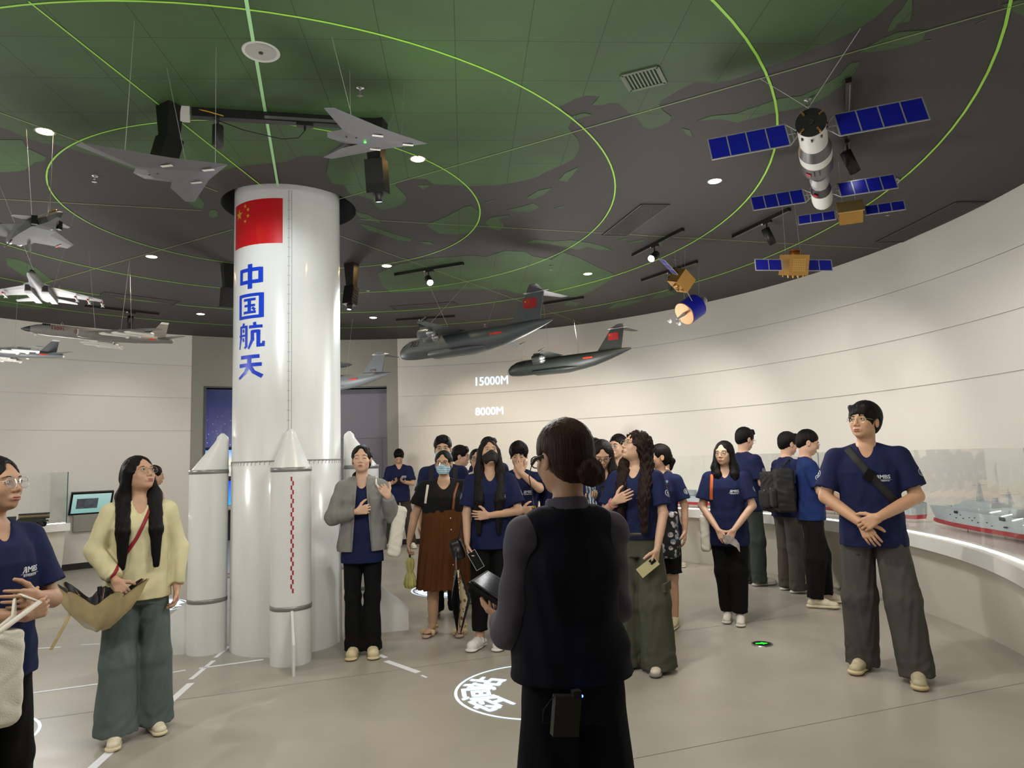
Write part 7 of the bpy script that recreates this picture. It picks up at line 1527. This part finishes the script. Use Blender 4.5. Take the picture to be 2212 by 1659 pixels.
ppl['jogger'] = person('person in black joggers with a backpack holding a white item with both hands', 2.95, 7.12, 258, 1.72, male=True, lod=0, skin='c49e84', head=(0, -16, 0), hair=('crop', '0b0908'), specs=SPS, top=('tee', '172a5c'), legs=('pants', '0b0b0c', .100, .075, .09, 'cuff'), shoes=('runner', 'd8cdb6', 'd5c9ac'), hemz=.83,
    arms={'R': ((.215, .06, 1.11), (.10, .29, 1.03), (-.25, 1, .05), (-.2, .1, 1), .4), 'L': ((-.215, .07, 1.10), (-.07, .30, 1.03), (.2, 1, .05), (.2, .1, 1), .4)}, feet=((.11, -.04, -12), (-.12, .10, 5)))
ppl['big'] = person('tall broad person in navy t-shirt with a black cross-body strap and hands folded', 2.49, 4.99, 153, 1.84, b=1.12, male=True, lod=0, skin='c39878', head=(-28, 10, 0), hair=('bowl', '0b0a09'), specs=dict(frame='c7b38a', w=.027, h=.022), legs=('pants', '4a4844', .105, .100, .035), shoes=('runner', 'b5ab8c', 'c9b88f'), hemz=.79, lips='9c5a52',
    arms={'R': ((.265, .02, 1.10), (.055, .20, .945), (-.45, .25, -.85), (-.1, -1, .1), .35), 'L': ((-.265, .02, 1.10), (-.035, .235, .985), (.85, .1, -.45), (0, -1, -.25), .75)}, feet=((.12, -.04, -14), (-.17, .14, 4)))
ppl['guide'] = person('guide seen from behind in dark waistcoat with brown hair in a bun', .155, 2.20, 14, 1.64, b=0.84, lod=0, skin='bd957a', head=(20, -4, 0), hair=('bun', '35211a', (.022, -.050)), top=('vest', '0b101c', '57545f'), legs=('pants', '080b14', .105, .110, .03), specs=dict(frame='101012', r=.0022, metal=.1), hemz=.915,
    arms={'R': ((.180, .09, 1.09), (.07, .29, 1.06), (-.55, .8, .1), (-.6, -.1, .8), .4), 'L': ((-.185, .045, 1.05), (-.150, .290, 1.03), (.05, 1, .12), (.2, -.1, 1), .25)})
for i, k in enumerate(ppl):
    pass
# ================================================================ things carried
def band(k, name, label_m, pts, w, off=0.004, part_of=None):
    """flat strap laid on a person's top: pts in the body's chest plane (x, z) metres at H=1.7, seen from the front (side=+1) or back (-1)"""
    p = ppl[k]; s = p['s']; side = part_of or 1; bvh = p['bvh']; V = []; n = 14
    P_ = [Vector((x * s, 0, z * s)) for x, z in pts]; seg = []
    for i in range(len(P_) - 1):
        for j in range(n): seg.append(P_[i].lerp(P_[i + 1], j / n))
    seg.append(P_[-1]); out = []
    for i, q in enumerate(seg):
        d = (seg[min(i + 1, len(seg) - 1)] - seg[max(i - 1, 0)]).normalized(); nn = Vector((d.z, 0, -d.x)) * w * s / 2
        row = []
        for e in (-1, -.33, .33, 1):
            o = q + nn * e + Vector((0, side * .5, 0)); r = bvh.ray_cast(o, Vector((0, -side, 0)))
            row.append(r[0] + Vector((0, side * off, 0)) if r[0] is not None else None)
        out.append(row)
    Vv = []; Fs = []; m = MB()
    rows = [r for r in out if all(c is not None for c in r)]
    if len(rows) < 2: return None
    R_ = [[r[0] - Vector((0, side * .006, 0)), r[0], r[1], r[2], r[3], r[3] - Vector((0, side * .006, 0))] for r in rows]
    m.ring(R_, True, True, True); return m.build(name, label_m, p['root'])
def soft(name, label, cat, c, h, m_, yaw=0, tilt=0, roll=0, rd=.03, bulge=0.0, res=.009, folds=0.0):
    R = rotm(math.degrees(0), tilt, roll); f = Field(); f.box((0, 0, 0), h, rd=min(rd, min(h) * .98), R=R)
    if bulge: f.ell((0, 0, -h[2] * .25), (h[0] * (1 + bulge), h[1] * (1 + bulge), h[2] * .75), k=.03, R=R)
    if folds: f.fn(lambda X, Y, Z, D: D + (folds * np.sin(X * 60 + 4 * np.sin(Z * 25)) * np.sin(Z * 30 + Y * 20)).astype(np.float32))
    t = empty(name, tuple(c), math.radians(yaw), label, cat); field_obj('body', f, res, m_, t); return t
def phone(c, d, nrm, label, col='15161a', edge='cfd0d0'):
    d = Vector(d).normalized(); n = Vector(nrm); n = (n - d * n.dot(d)).normalized(); R = Matrix((d.cross(n), d, n)).transposed()
    M_ = R.to_4x4(); M_.translation = Vector(c); t = model('phone', M_, label, 'phone')
    m = MB(); m.box((0, 0, 0), (.037, .078, .0045)); m.build('case', mat('phone_' + edge, edge, .3, .3), t); m = MB(); m.box((0, 0, .0048), (.034, .075, .0006)); m.build('screen', mat('phone_face_' + col, col, .12), t)
    m = MB(); m.box((.012, .050, -.006), (.017, .022, .002)); 
    for y in (.058, .042): m.lathe([(.002, 0), (.007, 0), (.007, .002)], 12, Matrix.Translation((.012, y, -.009)))
    m.build('camera_block', mat('gloss_black', '0a0a0c', 0.2), t); return t
def hand_at(k, side, dist=.09, n=.02):
    p = ppl[k]; W_, d, nn = p['AR'][side + 'h']; s = p['s']; q = W_ + d * dist * s + nn * n * s; a = p['root'].rotation_euler.z; c, sn = math.cos(a), math.sin(a); o = p['root'].location
    return Vector((o.x + c * q[0] - sn * q[1], o.y + sn * q[0] + c * q[1], q[2])), Wd(k, *d), Wd(k, *nn)
canvas = mat('canvas_cream', 'd9d5c6', .9, bump=.3, scale=200); blackn = mat('nylon_black', '101012', .75, bump=.3, scale=120, var=.2)
def strap_tube(t, pts, r=.006, m_=None, w=2.5):
    inv = t.matrix_basis.inverted() if t.matrix_basis != Matrix.Identity(4) else (Matrix.Translation(t.location) @ Matrix.Rotation(t.rotation_euler.z, 4, 'Z')).inverted()
    m = MB(); m.tube([inv @ Vector(p) for p in pts], r, 6); return m.build('strap', m_ or canvas, t)
# left-edge person: tote strap in the hands and bag at the side
h, d, n = hand_at('left', 'L'); t = soft('tote_bag', 'cream canvas tote bag at the left edge held by the folded-arms person', 'bag', Wp('left', .16, .20, .84), (.13, .05, .17), canvas, 252, folds=.003)
strap_tube(t, [Wp('left', .16, .20, 1.0), Wp('left', .10, .27, 1.08), h + Vector((0, 0, .02)), Wp('left', .02, .30, 1.12), Wp('left', .17, .26, 1.02)], .011)
# yellow blouse: red strap, half-folded cream umbrella
band('yellow', 'shoulder_strap', mat('strap_red', '8c1424', .6), [(-.060, 1.385), (.02, 1.20), (.155, .98)], .020, .006)
h, d, n = hand_at('yellow', 'R', .08, .02)
def open_umbrella(c, yaw, label):
    t = empty('folding_umbrella', tuple(c), yaw, label, 'umbrella'); N = 56; out = []; inn = []
    for z, r, a in ((-.155, .03, .0), (-.13, .10, .012), (-.08, .165, .024), (-.02, .205, .036), (.035, .225, .045), (.06, .24, .05)):
        ring = []
        for i in range(N):
            th = 2 * PI * i / N; f_ = math.cos(th * 7); rr = r + a * f_; ring.append(Vector((rr * math.cos(th) * 1.05, rr * math.sin(th) * .48, z + .028 * f_ * (r / .2) + .03 * math.sin(th * 2 + 1) * (r / .2))))
        out.append(ring)
    m = MB(); m.ring(out, True, False, True); m.ring([[v * .965 + Vector((0, 0, .004)) for v in r_] for r_ in out[::-1]], True, False, True)
    o = m.build('canopy', mat('umbrella_cream', 'b9a87c', .45, var=.12, scale=12), t)
    m = MB(); m.ring([[v * .95 + Vector((0, 0, .006)) for v in r_] for r_ in out], True, False, True); m.build('lining', mat('lining_black', '0c0c0e', .5), o)
    m = MB()
    for i in range(7): a = 2 * PI * i / 7; m.tube([(0, 0, -.09), (.12 * math.cos(a), .06 * math.sin(a), -.02), (.205 * math.cos(a), .10 * math.sin(a), .055)], .0022, 5)
    m.build('ribs', mat('rib_copper', 'a07a5a', .3, .8), t)
    m = MB(); m.tube([(0, 0, -.11), (0, 0, .04)], .006, 8); m.tube([(0, 0, .03), (0, 0, .08)], .012, 10); m.build('handle', blackn, t)
    m = MB(); m.ring([[Vector((x - .010, y, z)), Vector((x + .010, y + .002, z)), Vector((x + .010, y + .004, z)), Vector((x - .010, y + .002, z))] for x, y, z in ((-.15, -.03, -.05), (-.17, -.05, -.12), (-.205, -.06, -.19), (-.24, -.06, -.25))], True, True, False); m.build('tie_strap', mat('umbrella_cream', 'b9a87c', .45, var=.12, scale=12), o)
    return t
open_umbrella(h + Vector((-.11, -.05, -.035)), math.radians(-8), 'half-folded cream umbrella with black lining held by the person in yellow')
# hooded jacket: cream tote over the shoulder
t = soft('tote_bag', 'white canvas tote bag behind the elbow of the person in the grey jacket', 'bag', Wp('hoodie', -.285, -.02, .98), (.055, .13, .20), canvas, 190, tilt=0, roll=-10, folds=.003)
strap_tube(t, [Wp('hoodie', -.25, .02, 1.14), Wp('hoodie', -.20, .12, 1.27), Wp('hoodie', -.12, .11, 1.38), Wp('hoodie', -.115, -.02, 1.43), Wp('hoodie', -.20, -.14, 1.30), Wp('hoodie', -.27, -.12, 1.14)], .009)
# far phone
h, d, n = hand_at('phoneback', 'R', .10, .02); phone(Wp('phoneback', 0, .36, 1.17), Wd('phoneback', 0, .6, .8), Wd('phoneback', 0, -.8, .6), 'phone held by the person at the far wall', '2c3850', '101012')
# mask man backpack straps
for k in ('maskman',):
    band(k, 'backpack_strap', blackn, [(.115, 1.40), (.125, 1.10)], .05, .005); band(k, 'backpack_strap', blackn, [(-.115, 1.40), (-.125, 1.10)], .05, .005)
# brown dress: strap, cream strap, yellow umbrella
band('dress', 'shoulder_strap', mat('leather_tan', '7a4220', .5), [(-.135, 1.40), (-.10, 1.30), (-.085, 1.16)], .022, .006)
band('dress', 'bag_strap', canvas, [(.150, 1.39), (.175, 1.22)], .022, .006)
def buttons(k, pts, m_, r=.006, key='bvh2'):
    p = ppl[k]; s = p['s']
    for x, z in pts:
        hit = p['torso'][key].ray_cast(Vector((x * s, .6, z * s)), Vector((0, -1, 0)))
        if hit[0] is not None: m = MB(); m.ell(hit[0], (r, r * .5, r), 8, 6); m.build('button', m_, p['root'])
buttons('dress', [(-.06 - i * .004, 1.08 - i * .105) for i in range(6)], mat('button_pearl', 'd8d0c0', .3))
h, d, n = hand_at('dress', 'R', .09, .015)
def folded_umbrella(c, label, col, L=.27, r=.042, name='folded_umbrella', top=.06, patt=None):
    t = empty(name, tuple(c), 0, label, 'umbrella'); N = 40; rings = []
    for z, rr, a in ((.0, .018, .002), (-.03, r * .85, .006), (-L * .30, r * .80, .006), (-L * .45, r * .55, .003), (-L * .62, r * .95, .008), (-L * .85, r * 1.15, .011), (-L * .97, r * .95, .010), (-L, r * .3, .002)):
        rings.append([Vector(((rr + a * math.cos(9 * th + z * 20)) * math.cos(th), (rr + a * math.cos(9 * th + z * 20)) * math.sin(th), z)) for th in [2 * PI * i / N for i in range(N)]])
    m = MB(); m.ring(rings); m.build('canopy', patt or mat('umbrella_' + col, col, .45, var=.15, scale=20), t)
    m = MB(); m.tube([(0, 0, -.01), (0, 0, top)], .009, 10); m.build('handle', mat('handle_dark', '2a2826', .4), t)
    m = MB(); m.lathe([(r * .62, -L * .47), (r * .66, -L * .45), (r * .62, -L * .43)], 24, caps=False); m.build('tie_strap', patt or mat('umbrella_' + col, col, .45, var=.15, scale=20), t); return t
folded_umbrella(h + Vector((0, 0, -.045)), 'short folded yellow-green umbrella hanging from the hand of the person in the brown dress', 'b9b56c')
# black mask: phone, handbag, long umbrella with flower print
h, d, n = hand_at('blackmask', 'R', .10, .022); phone(h + Vector((.035, -.03, -.035)), Vector((-.55, 0, 1)), Vector((.2, -1, .1)), 'black phone with pale edge held low by the black-masked person', '101114', 'c9cccf')
t = soft('handbag', 'small black handbag between the brown dress and the black-masked person', 'bag', Wp('blackmask', .285, .02, .80), (.05, .10, .085), mat('leather_black', '0e0e10', .35), 181, tilt=0, roll=18, bulge=.1)
strap_tube(t, [Wp('blackmask', .27, .07, .88), Wp('blackmask', .235, .05, 1.05), Wp('blackmask', .24, .0, 1.05), Wp('blackmask', .28, -.04, .88)], .005, mat('leather_black', '0e0e10', .35))
def flower_mat(name, base, c1, c2, sc=22):
    m = bpy.data.materials.new(name); m.use_nodes = True; nt = m.node_tree; b = nt.nodes['Principled BSDF']; b.inputs['Roughness'].default_value = .7
    tc = nt.nodes.new('ShaderNodeTexCoord'); vo = nt.nodes.new('ShaderNodeTexVoronoi'); vo.inputs['Scale'].default_value = sc; nz = nt.nodes.new('ShaderNodeTexNoise'); nz.inputs['Scale'].default_value = sc * 2.2
    nt.links.new(tc.outputs['Object'], vo.inputs['Vector']); nt.links.new(tc.outputs['Object'], nz.inputs['Vector'])
    r1 = nt.nodes.new('ShaderNodeValToRGB'); r1.color_ramp.elements[0].position = .40; r1.color_ramp.elements[1].position = .44; r1.color_ramp.elements[0].color = (1, 1, 1, 1); r1.color_ramp.elements[1].color = (0, 0, 0, 1); nt.links.new(vo.outputs['Distance'], r1.inputs[0])
    mx = nt.nodes.new('ShaderNodeMix'); mx.data_type = 'RGBA'; mx.inputs['A'].default_value = (*lin(c1), 1); mx.inputs['B'].default_value = (*lin(c2), 1); r2 = nt.nodes.new('ShaderNodeValToRGB'); r2.color_ramp.elements[0].position = .45; r2.color_ramp.elements[1].position = .55; nt.links.new(nz.outputs[0], r2.inputs[0]); nt.links.new(r2.outputs[0], mx.inputs['Factor'])
    m2 = nt.nodes.new('ShaderNodeMix'); m2.data_type = 'RGBA'; m2.inputs['A'].default_value = (*lin(base), 1); nt.links.new(r1.outputs[0], m2.inputs['Factor']); nt.links.new(mx.outputs['Result'], m2.inputs['B']); nt.links.new(m2.outputs['Result'], b.inputs['Base Color']); return m
fl_b = flower_mat('print_beige', 'b5a888', '8c3a2c', '4b5a3c', 26); fl_k = flower_mat('print_black_flowers', '0d0f14', 'c9b3ae', '5f7d92', 17)
t = empty('open_ribbed_umbrella', tuple(Wp('blackmask', .29, .20, .66)), 0, 'drooping umbrella with black and flowered panels in front of the black trousers', 'umbrella')
for i in range(5):
    a = -1.9 + i * .62; b = a + .62; w0, w1 = .03, .115
    V = [(w0 * math.cos(a), w0 * math.sin(a), .0), (w0 * math.cos(b), w0 * math.sin(b), .0), (w1 * math.cos(b), w1 * math.sin(b), -.22), (.03 * math.cos((a + b) / 2), .03 * math.sin((a + b) / 2), -.50), (w1 * math.cos(a), w1 * math.sin(a), -.22)]
    V = V + [(x * .9, y * .9, z - .002) for x, y, z in V]; m = MB(); m.add(V, [(0, 1, 2, 3, 4), (9, 8, 7, 6, 5)] + [(j, (j + 1) % 5, 5 + (j + 1) % 5, 5 + j) for j in range(5)]); m.build('panel', fl_b if i % 2 == 1 else mat('umbrella_black', '101214', .5), t)
m = MB(); m.tube([(0, 0, -.52), (0, 0, .14)], .0045, 8); m.build('shaft', mat('hook_steel', 'a8a8a4', .3, .8), t); m = MB(); m.tube([(0, 0, .10), (0, 0, .17)], .010, 10); m.build('handle', mat('handle_dark', '2a2826', .4), t)
# bottle with yellow label
h, d, n = hand_at('facehand', 'R', .09, .03); t = empty('drink_bottle', tuple(h + Vector((.03, -.02, -.02))), 0, 'dark bottle with a yellow label held below the face-rubbing person’s elbow', 'bottle')
m = MB(); m.lathe([(.028, -.10), (.032, -.09), (.032, .0), (.020, .03), (.013, .04)], 20); m.build('bottle_body', mat('bottle_dark', '1b1a18', .2), t); m = MB(); m.lathe([(.0335, -.04), (.0335, .0)], 20, caps=False); m.lathe([(.014, .04), (.014, .058)], 14); m.build('label_and_cap', mat('label_yellow', 'd8c21c', .5), t)
# reader: phone and striped folded fan-like umbrella
phone(Wp('reader', -.02, .33, 1.26), Wd('reader', .1, .5, .85), Wd('reader', 0, -.85, .5), 'dark phone in the hands of the person with brown-framed glasses', '14161a', '17191d')
st = bpy.data.materials.new('striped_cloth'); st.use_nodes = True
wv = st.node_tree.nodes.new('ShaderNodeTexWave'); wv.inputs['Scale'].default_value = 14; wv.inputs['Distortion'].default_value = 6; tc_ = st.node_tree.nodes.new('ShaderNodeTexCoord'); st.node_tree.links.new(tc_.outputs['Object'], wv.inputs['Vector'])
cr_ = st.node_tree.nodes.new('ShaderNodeValToRGB'); cr_.color_ramp.elements[0].color = (*lin('2c3440'), 1); cr_.color_ramp.elements[1].color = (*lin('aab6c0'), 1); cr_.color_ramp.elements[0].position = .35; cr_.color_ramp.elements[1].position = .6; st.node_tree.links.new(wv.outputs[0], cr_.inputs[0]); st.node_tree.links.new(cr_.outputs[0], st.node_tree.nodes['Principled BSDF'].inputs['Base Color'])
folded_umbrella(Wp('reader', .10, .28, 1.36), 'grey striped folded umbrella held under the phone right of the guide', 'a', .27, .040, patt=st)
# curly: phone, scrunchie, belt
h, d, n = hand_at('curly', 'L', .085, .022); phone(h + Vector((-.035, -.03, -.03)), Vector((.75, 0, .55)), Vector((.15, .95, .1)), 'pale yellow phone held low against the olive jeans', 'c9c08a', 'cfc79a')
A, E, Wr, d_ = ppl['curly']['AR']['R']; u_ = unit(Wr - E); c_ = E + (Wr - E) * .82; m = MB(); a_ = np.cross(u_, [0, 0, 1]); a_ = unit(a_); b_ = np.cross(u_, a_)
m.tube([tuple(c_ + (a_ * math.cos(2 * PI * i / 16) + b_ * math.sin(2 * PI * i / 16)) * (.031 + .003 * math.sin(i * 2.5))) for i in range(17)], .008, 8); m.build('scrunchie', mat('scrunchie_pink', 'b87a78', .8), ppl['curly']['root'])
s_ = ppl['curly']['s']; m = MB(); m.ring([[Vector((.168 * s_ * q * math.cos(a), .124 * s_ * q * math.sin(a), z * s_)) for a in [2 * PI * i / 40 for i in range(40)]] for q, z in ((.99, .968), (1.02, .966), (1.02, .940), (.99, .938))], True, False, True); m.build('belt', mat('belt_brown', '2b1a14', .5), ppl['curly']['root'])
m = MB(); m.tube([(.05 * s_ + .018 * math.cos(a), .128 * s_, .953 * s_ + .018 * math.sin(a)) for a in [2 * PI * i / 14 for i in range(15)]], .003, 6); m.build('buckle', mat('buckle_gold', 'b99a52', .3, .9), ppl['curly']['root'])
# cargo pocket on the jeans
m = MB(); m.box(tuple(V3(-.190, .03, .52) * s_), (.012, .075, .095)); m.box(tuple(V3(-.197, .03, .585) * s_), (.014, .078, .030)); m.build('cargo_pocket', cloth_mat('45473a', .9, .2, 160, .10), ppl['curly']['root'])
# flowered bag
t = soft('flowered_backpack', 'black backpack printed with flowers behind the curly-haired person', 'bag', Wp('floral', -.10, .20, .87), (.115, .075, .20), fl_k, 146, bulge=.12, folds=.003)
strap_tube(t, [Wp('floral', -.10, .20, 1.07), Wp('floral', -.12, .17, 1.25), Wp('floral', -.12, .12, 1.36)], .012, fl_k)
# orange strap and tote, brochure
band('orange', 'shoulder_strap', mat('strap_orange', 'c05a1c', .6), [(.118, 1.39), (.135, 1.15)], .030, .006)
t = soft('tote_bag', 'white tote bag under the arm of the person with the orange strap', 'bag', Wp('orange', .215, -.05, .83), (.045, .13, .17), canvas, 158, folds=.002)
strap_tube(t, [Wp('orange', .215, .0, 1.0), Wp('orange', .17, .06, 1.2)], .012, mat('strap_orange', 'c05a1c', .6))
t = empty('brochure', tuple(Wp('orange', -.035, .27, .775)), math.radians(158), 'folded brochure in the hands of the person with the orange strap', 'brochure')
m = MB(); m.ring([[Vector((x, y, z + .035)), Vector((x, y + .003, z + .035)), Vector((x, y + .003, z - .035)), Vector((x, y, z - .035))] for x, y, z in ((.06, 0, .03), (.0, .01, .02), (-.05, .012, -.01), (-.075, .01, -.05))], True, True, False); m.build('pages', mat('brochure_print', 'a39a94', .4, var=.35, scale=25), t)
# backpacks of the two at the counter
def backpack(k, c, label, strap=True, h=(.145, .085, .215)):
    p = ppl[k]; t = soft('backpack', label, 'backpack', Wp(k, *c), h, blackn, math.degrees(p['root'].rotation_euler.z), bulge=.12, folds=.004)
    f = Field(); f.box((0, -h[1] - .02, -h[2] * .35), (h[0] * .75, .03, h[2] * .45), rd=.028); field_obj('front_pocket', f, .009, blackn, t)
    m = MB(); m.tube([(-.03, 0, h[2]), (-.02, 0, h[2] + .04), (.02, 0, h[2] + .04), (.03, 0, h[2])], .006, 6); m.build('carry_loop', blackn, t)
    m = MB(); m.box((.04, -h[1] - .055, .02), (.014, .003, .010)); m.build('buckle', mat('steel', '9a9a9a', 0.3, 0.9), t)
    if strap:
        band(k, 'backpack_strap', blackn, [(.120, 1.40), (.130, 1.08)], .055, .005); band(k, 'backpack_strap', blackn, [(-.120, 1.40), (-.130, 1.08)], .055, .005)
    return t
backpack('pack', (.10, -.20, 1.08), 'black backpack slung low on the person in brown-grey trousers', False)
strap_tube(bpy.data.objects['backpack'], [Wp('pack', .10, -.13, 1.28), Wp('pack', .14, -.02, 1.42), Wp('pack', .15, .08, 1.30)], .012, blackn)
backpack('jogger', (0, -.235, 1.12), 'black backpack on the back of the person in black joggers')
t = empty('paper_cup_lid', tuple(Wp('jogger', .02, .40, 1.06)), 0, 'small white item held over the counter by the person in black joggers', 'item'); m = MB(); m.tube([(-.05, .0, -.02), (.04, 0, .01)], [.014, .012], 12); m.build('white_case', mat('case_white', 'dcdad2', .3), t)
# broad man: cross-body strap with buckle
band('big', 'cross_strap', mat('webbing_black', '0d0e10', .7, bump=.4, scale=260), [(.110, 1.415), (-.005, 1.25), (-.150, 1.06)], .050, .006)
p = ppl['big']; hit = p['bvh'].ray_cast(Vector((-.004 * p['s'], .6, 1.245 * p['s'])), Vector((0, -1, 0)))[0]
m = MB(); m.box(hit + Vector((0, .012, 0)), (.040, .008, .026), Matrix.Rotation(math.radians(55), 3, 'Y')); m.build('buckle', mat('gloss_black', '0a0a0c', 0.2), p['root'])
m = MB()
for sg in (1, -1): m.tube([tuple(V3(sg * .150, .055, .735) * p['s']), tuple(V3(sg * .09, .105, .742) * p['s'])], .004, 6); 
m.build('pocket_seams', cloth_mat('35342f'), p['root'])
# guide: tablet, belt pack, headset cable
tb = Vector((-.045, 2.56, 1.045)); M_ = basis((-.80, .22, .50), (.35, -.15, .85), tb); t = model('tablet', M_, 'tablet in a black folio case held by the guide', 'tablet')
m = MB(); m.box((0, 0, 0), (.125, .095, .006)); m.build('case', mat('leather_black', '0e0e10', .35), t); m = MB(); m.box((0, 0, .010), (.120, .088, .003)); m.build('device', mat('tablet_grey', '3a3c40', .3, .5), t)
m = MB(); m.box((-.01, -.005, -.016), (.125, .095, .004), Matrix.Rotation(.10, 3, 'X')); m.build('folio_cover', mat('leather_black', '0e0e10', .35), t)
m = MB(); m.box((0, 0, .0135), (.114, .082, .0005)); m.build('screen', mat('phone_face_15161a', '15161a', .12), t)
m = MB(); 
for x in (-.06, .0, .06): m.box((x, -.0955, .004), (.014, .001, .003))
m.build('case_slots', mat('copper', 'a06a35', .3, .9), t)
t = empty('belt_pack', tuple(Wp('guide', -.085, -.185, .895)), math.radians(14), 'dark receiver pack clipped at the guide’s back with a blue light', 'receiver')
m = MB(); m.box((0, 0, -.035), (.037, .014, .052), Matrix.Rotation(.12, 3, 'Y')); m.build('case', mat('pack_brown', '1d1a18', .55), t); m = MB(); m.box((.03, -.008, .02), (.012, .012, .010)); m.build('clip', blackn, t); m = MB(); m.ell((.045, -.012, .014), (.0035, .0035, .0035), 10, 6); m.build('blue_light', mat('led_blue', '2040ff', .3, emit=30), t)
m = MB(); m.tube([(-.03, 0, .02), (-.065, -.01, -.01), (-.070, -.01, -.045), (-.045, 0, -.05)], .0016, 5); m.build('cable', blackn, t)
g_ = ppl['guide']; O_, R_g, hs_ = g_['O'], g_['R'], g_['hs']; Pg = lambda x, y, z: tuple(O_ + R_g @ (V3(x, y, z) * hs_))
m = MB(); m.tube([Pg(-.079, -.01, .01), Pg(-.085, .03, .005), Pg(-.084, .055, -.01)], .0055, 8); m.tube([Pg(-.084, .055, -.01), Pg(-.088, .07, -.05), Pg(-.080, .07, -.10), Pg(-.090, .05, -.15)], .0016, 5); m.build('headset', mat('gloss_black', '0a0a0c', 0.2), g_['root'])
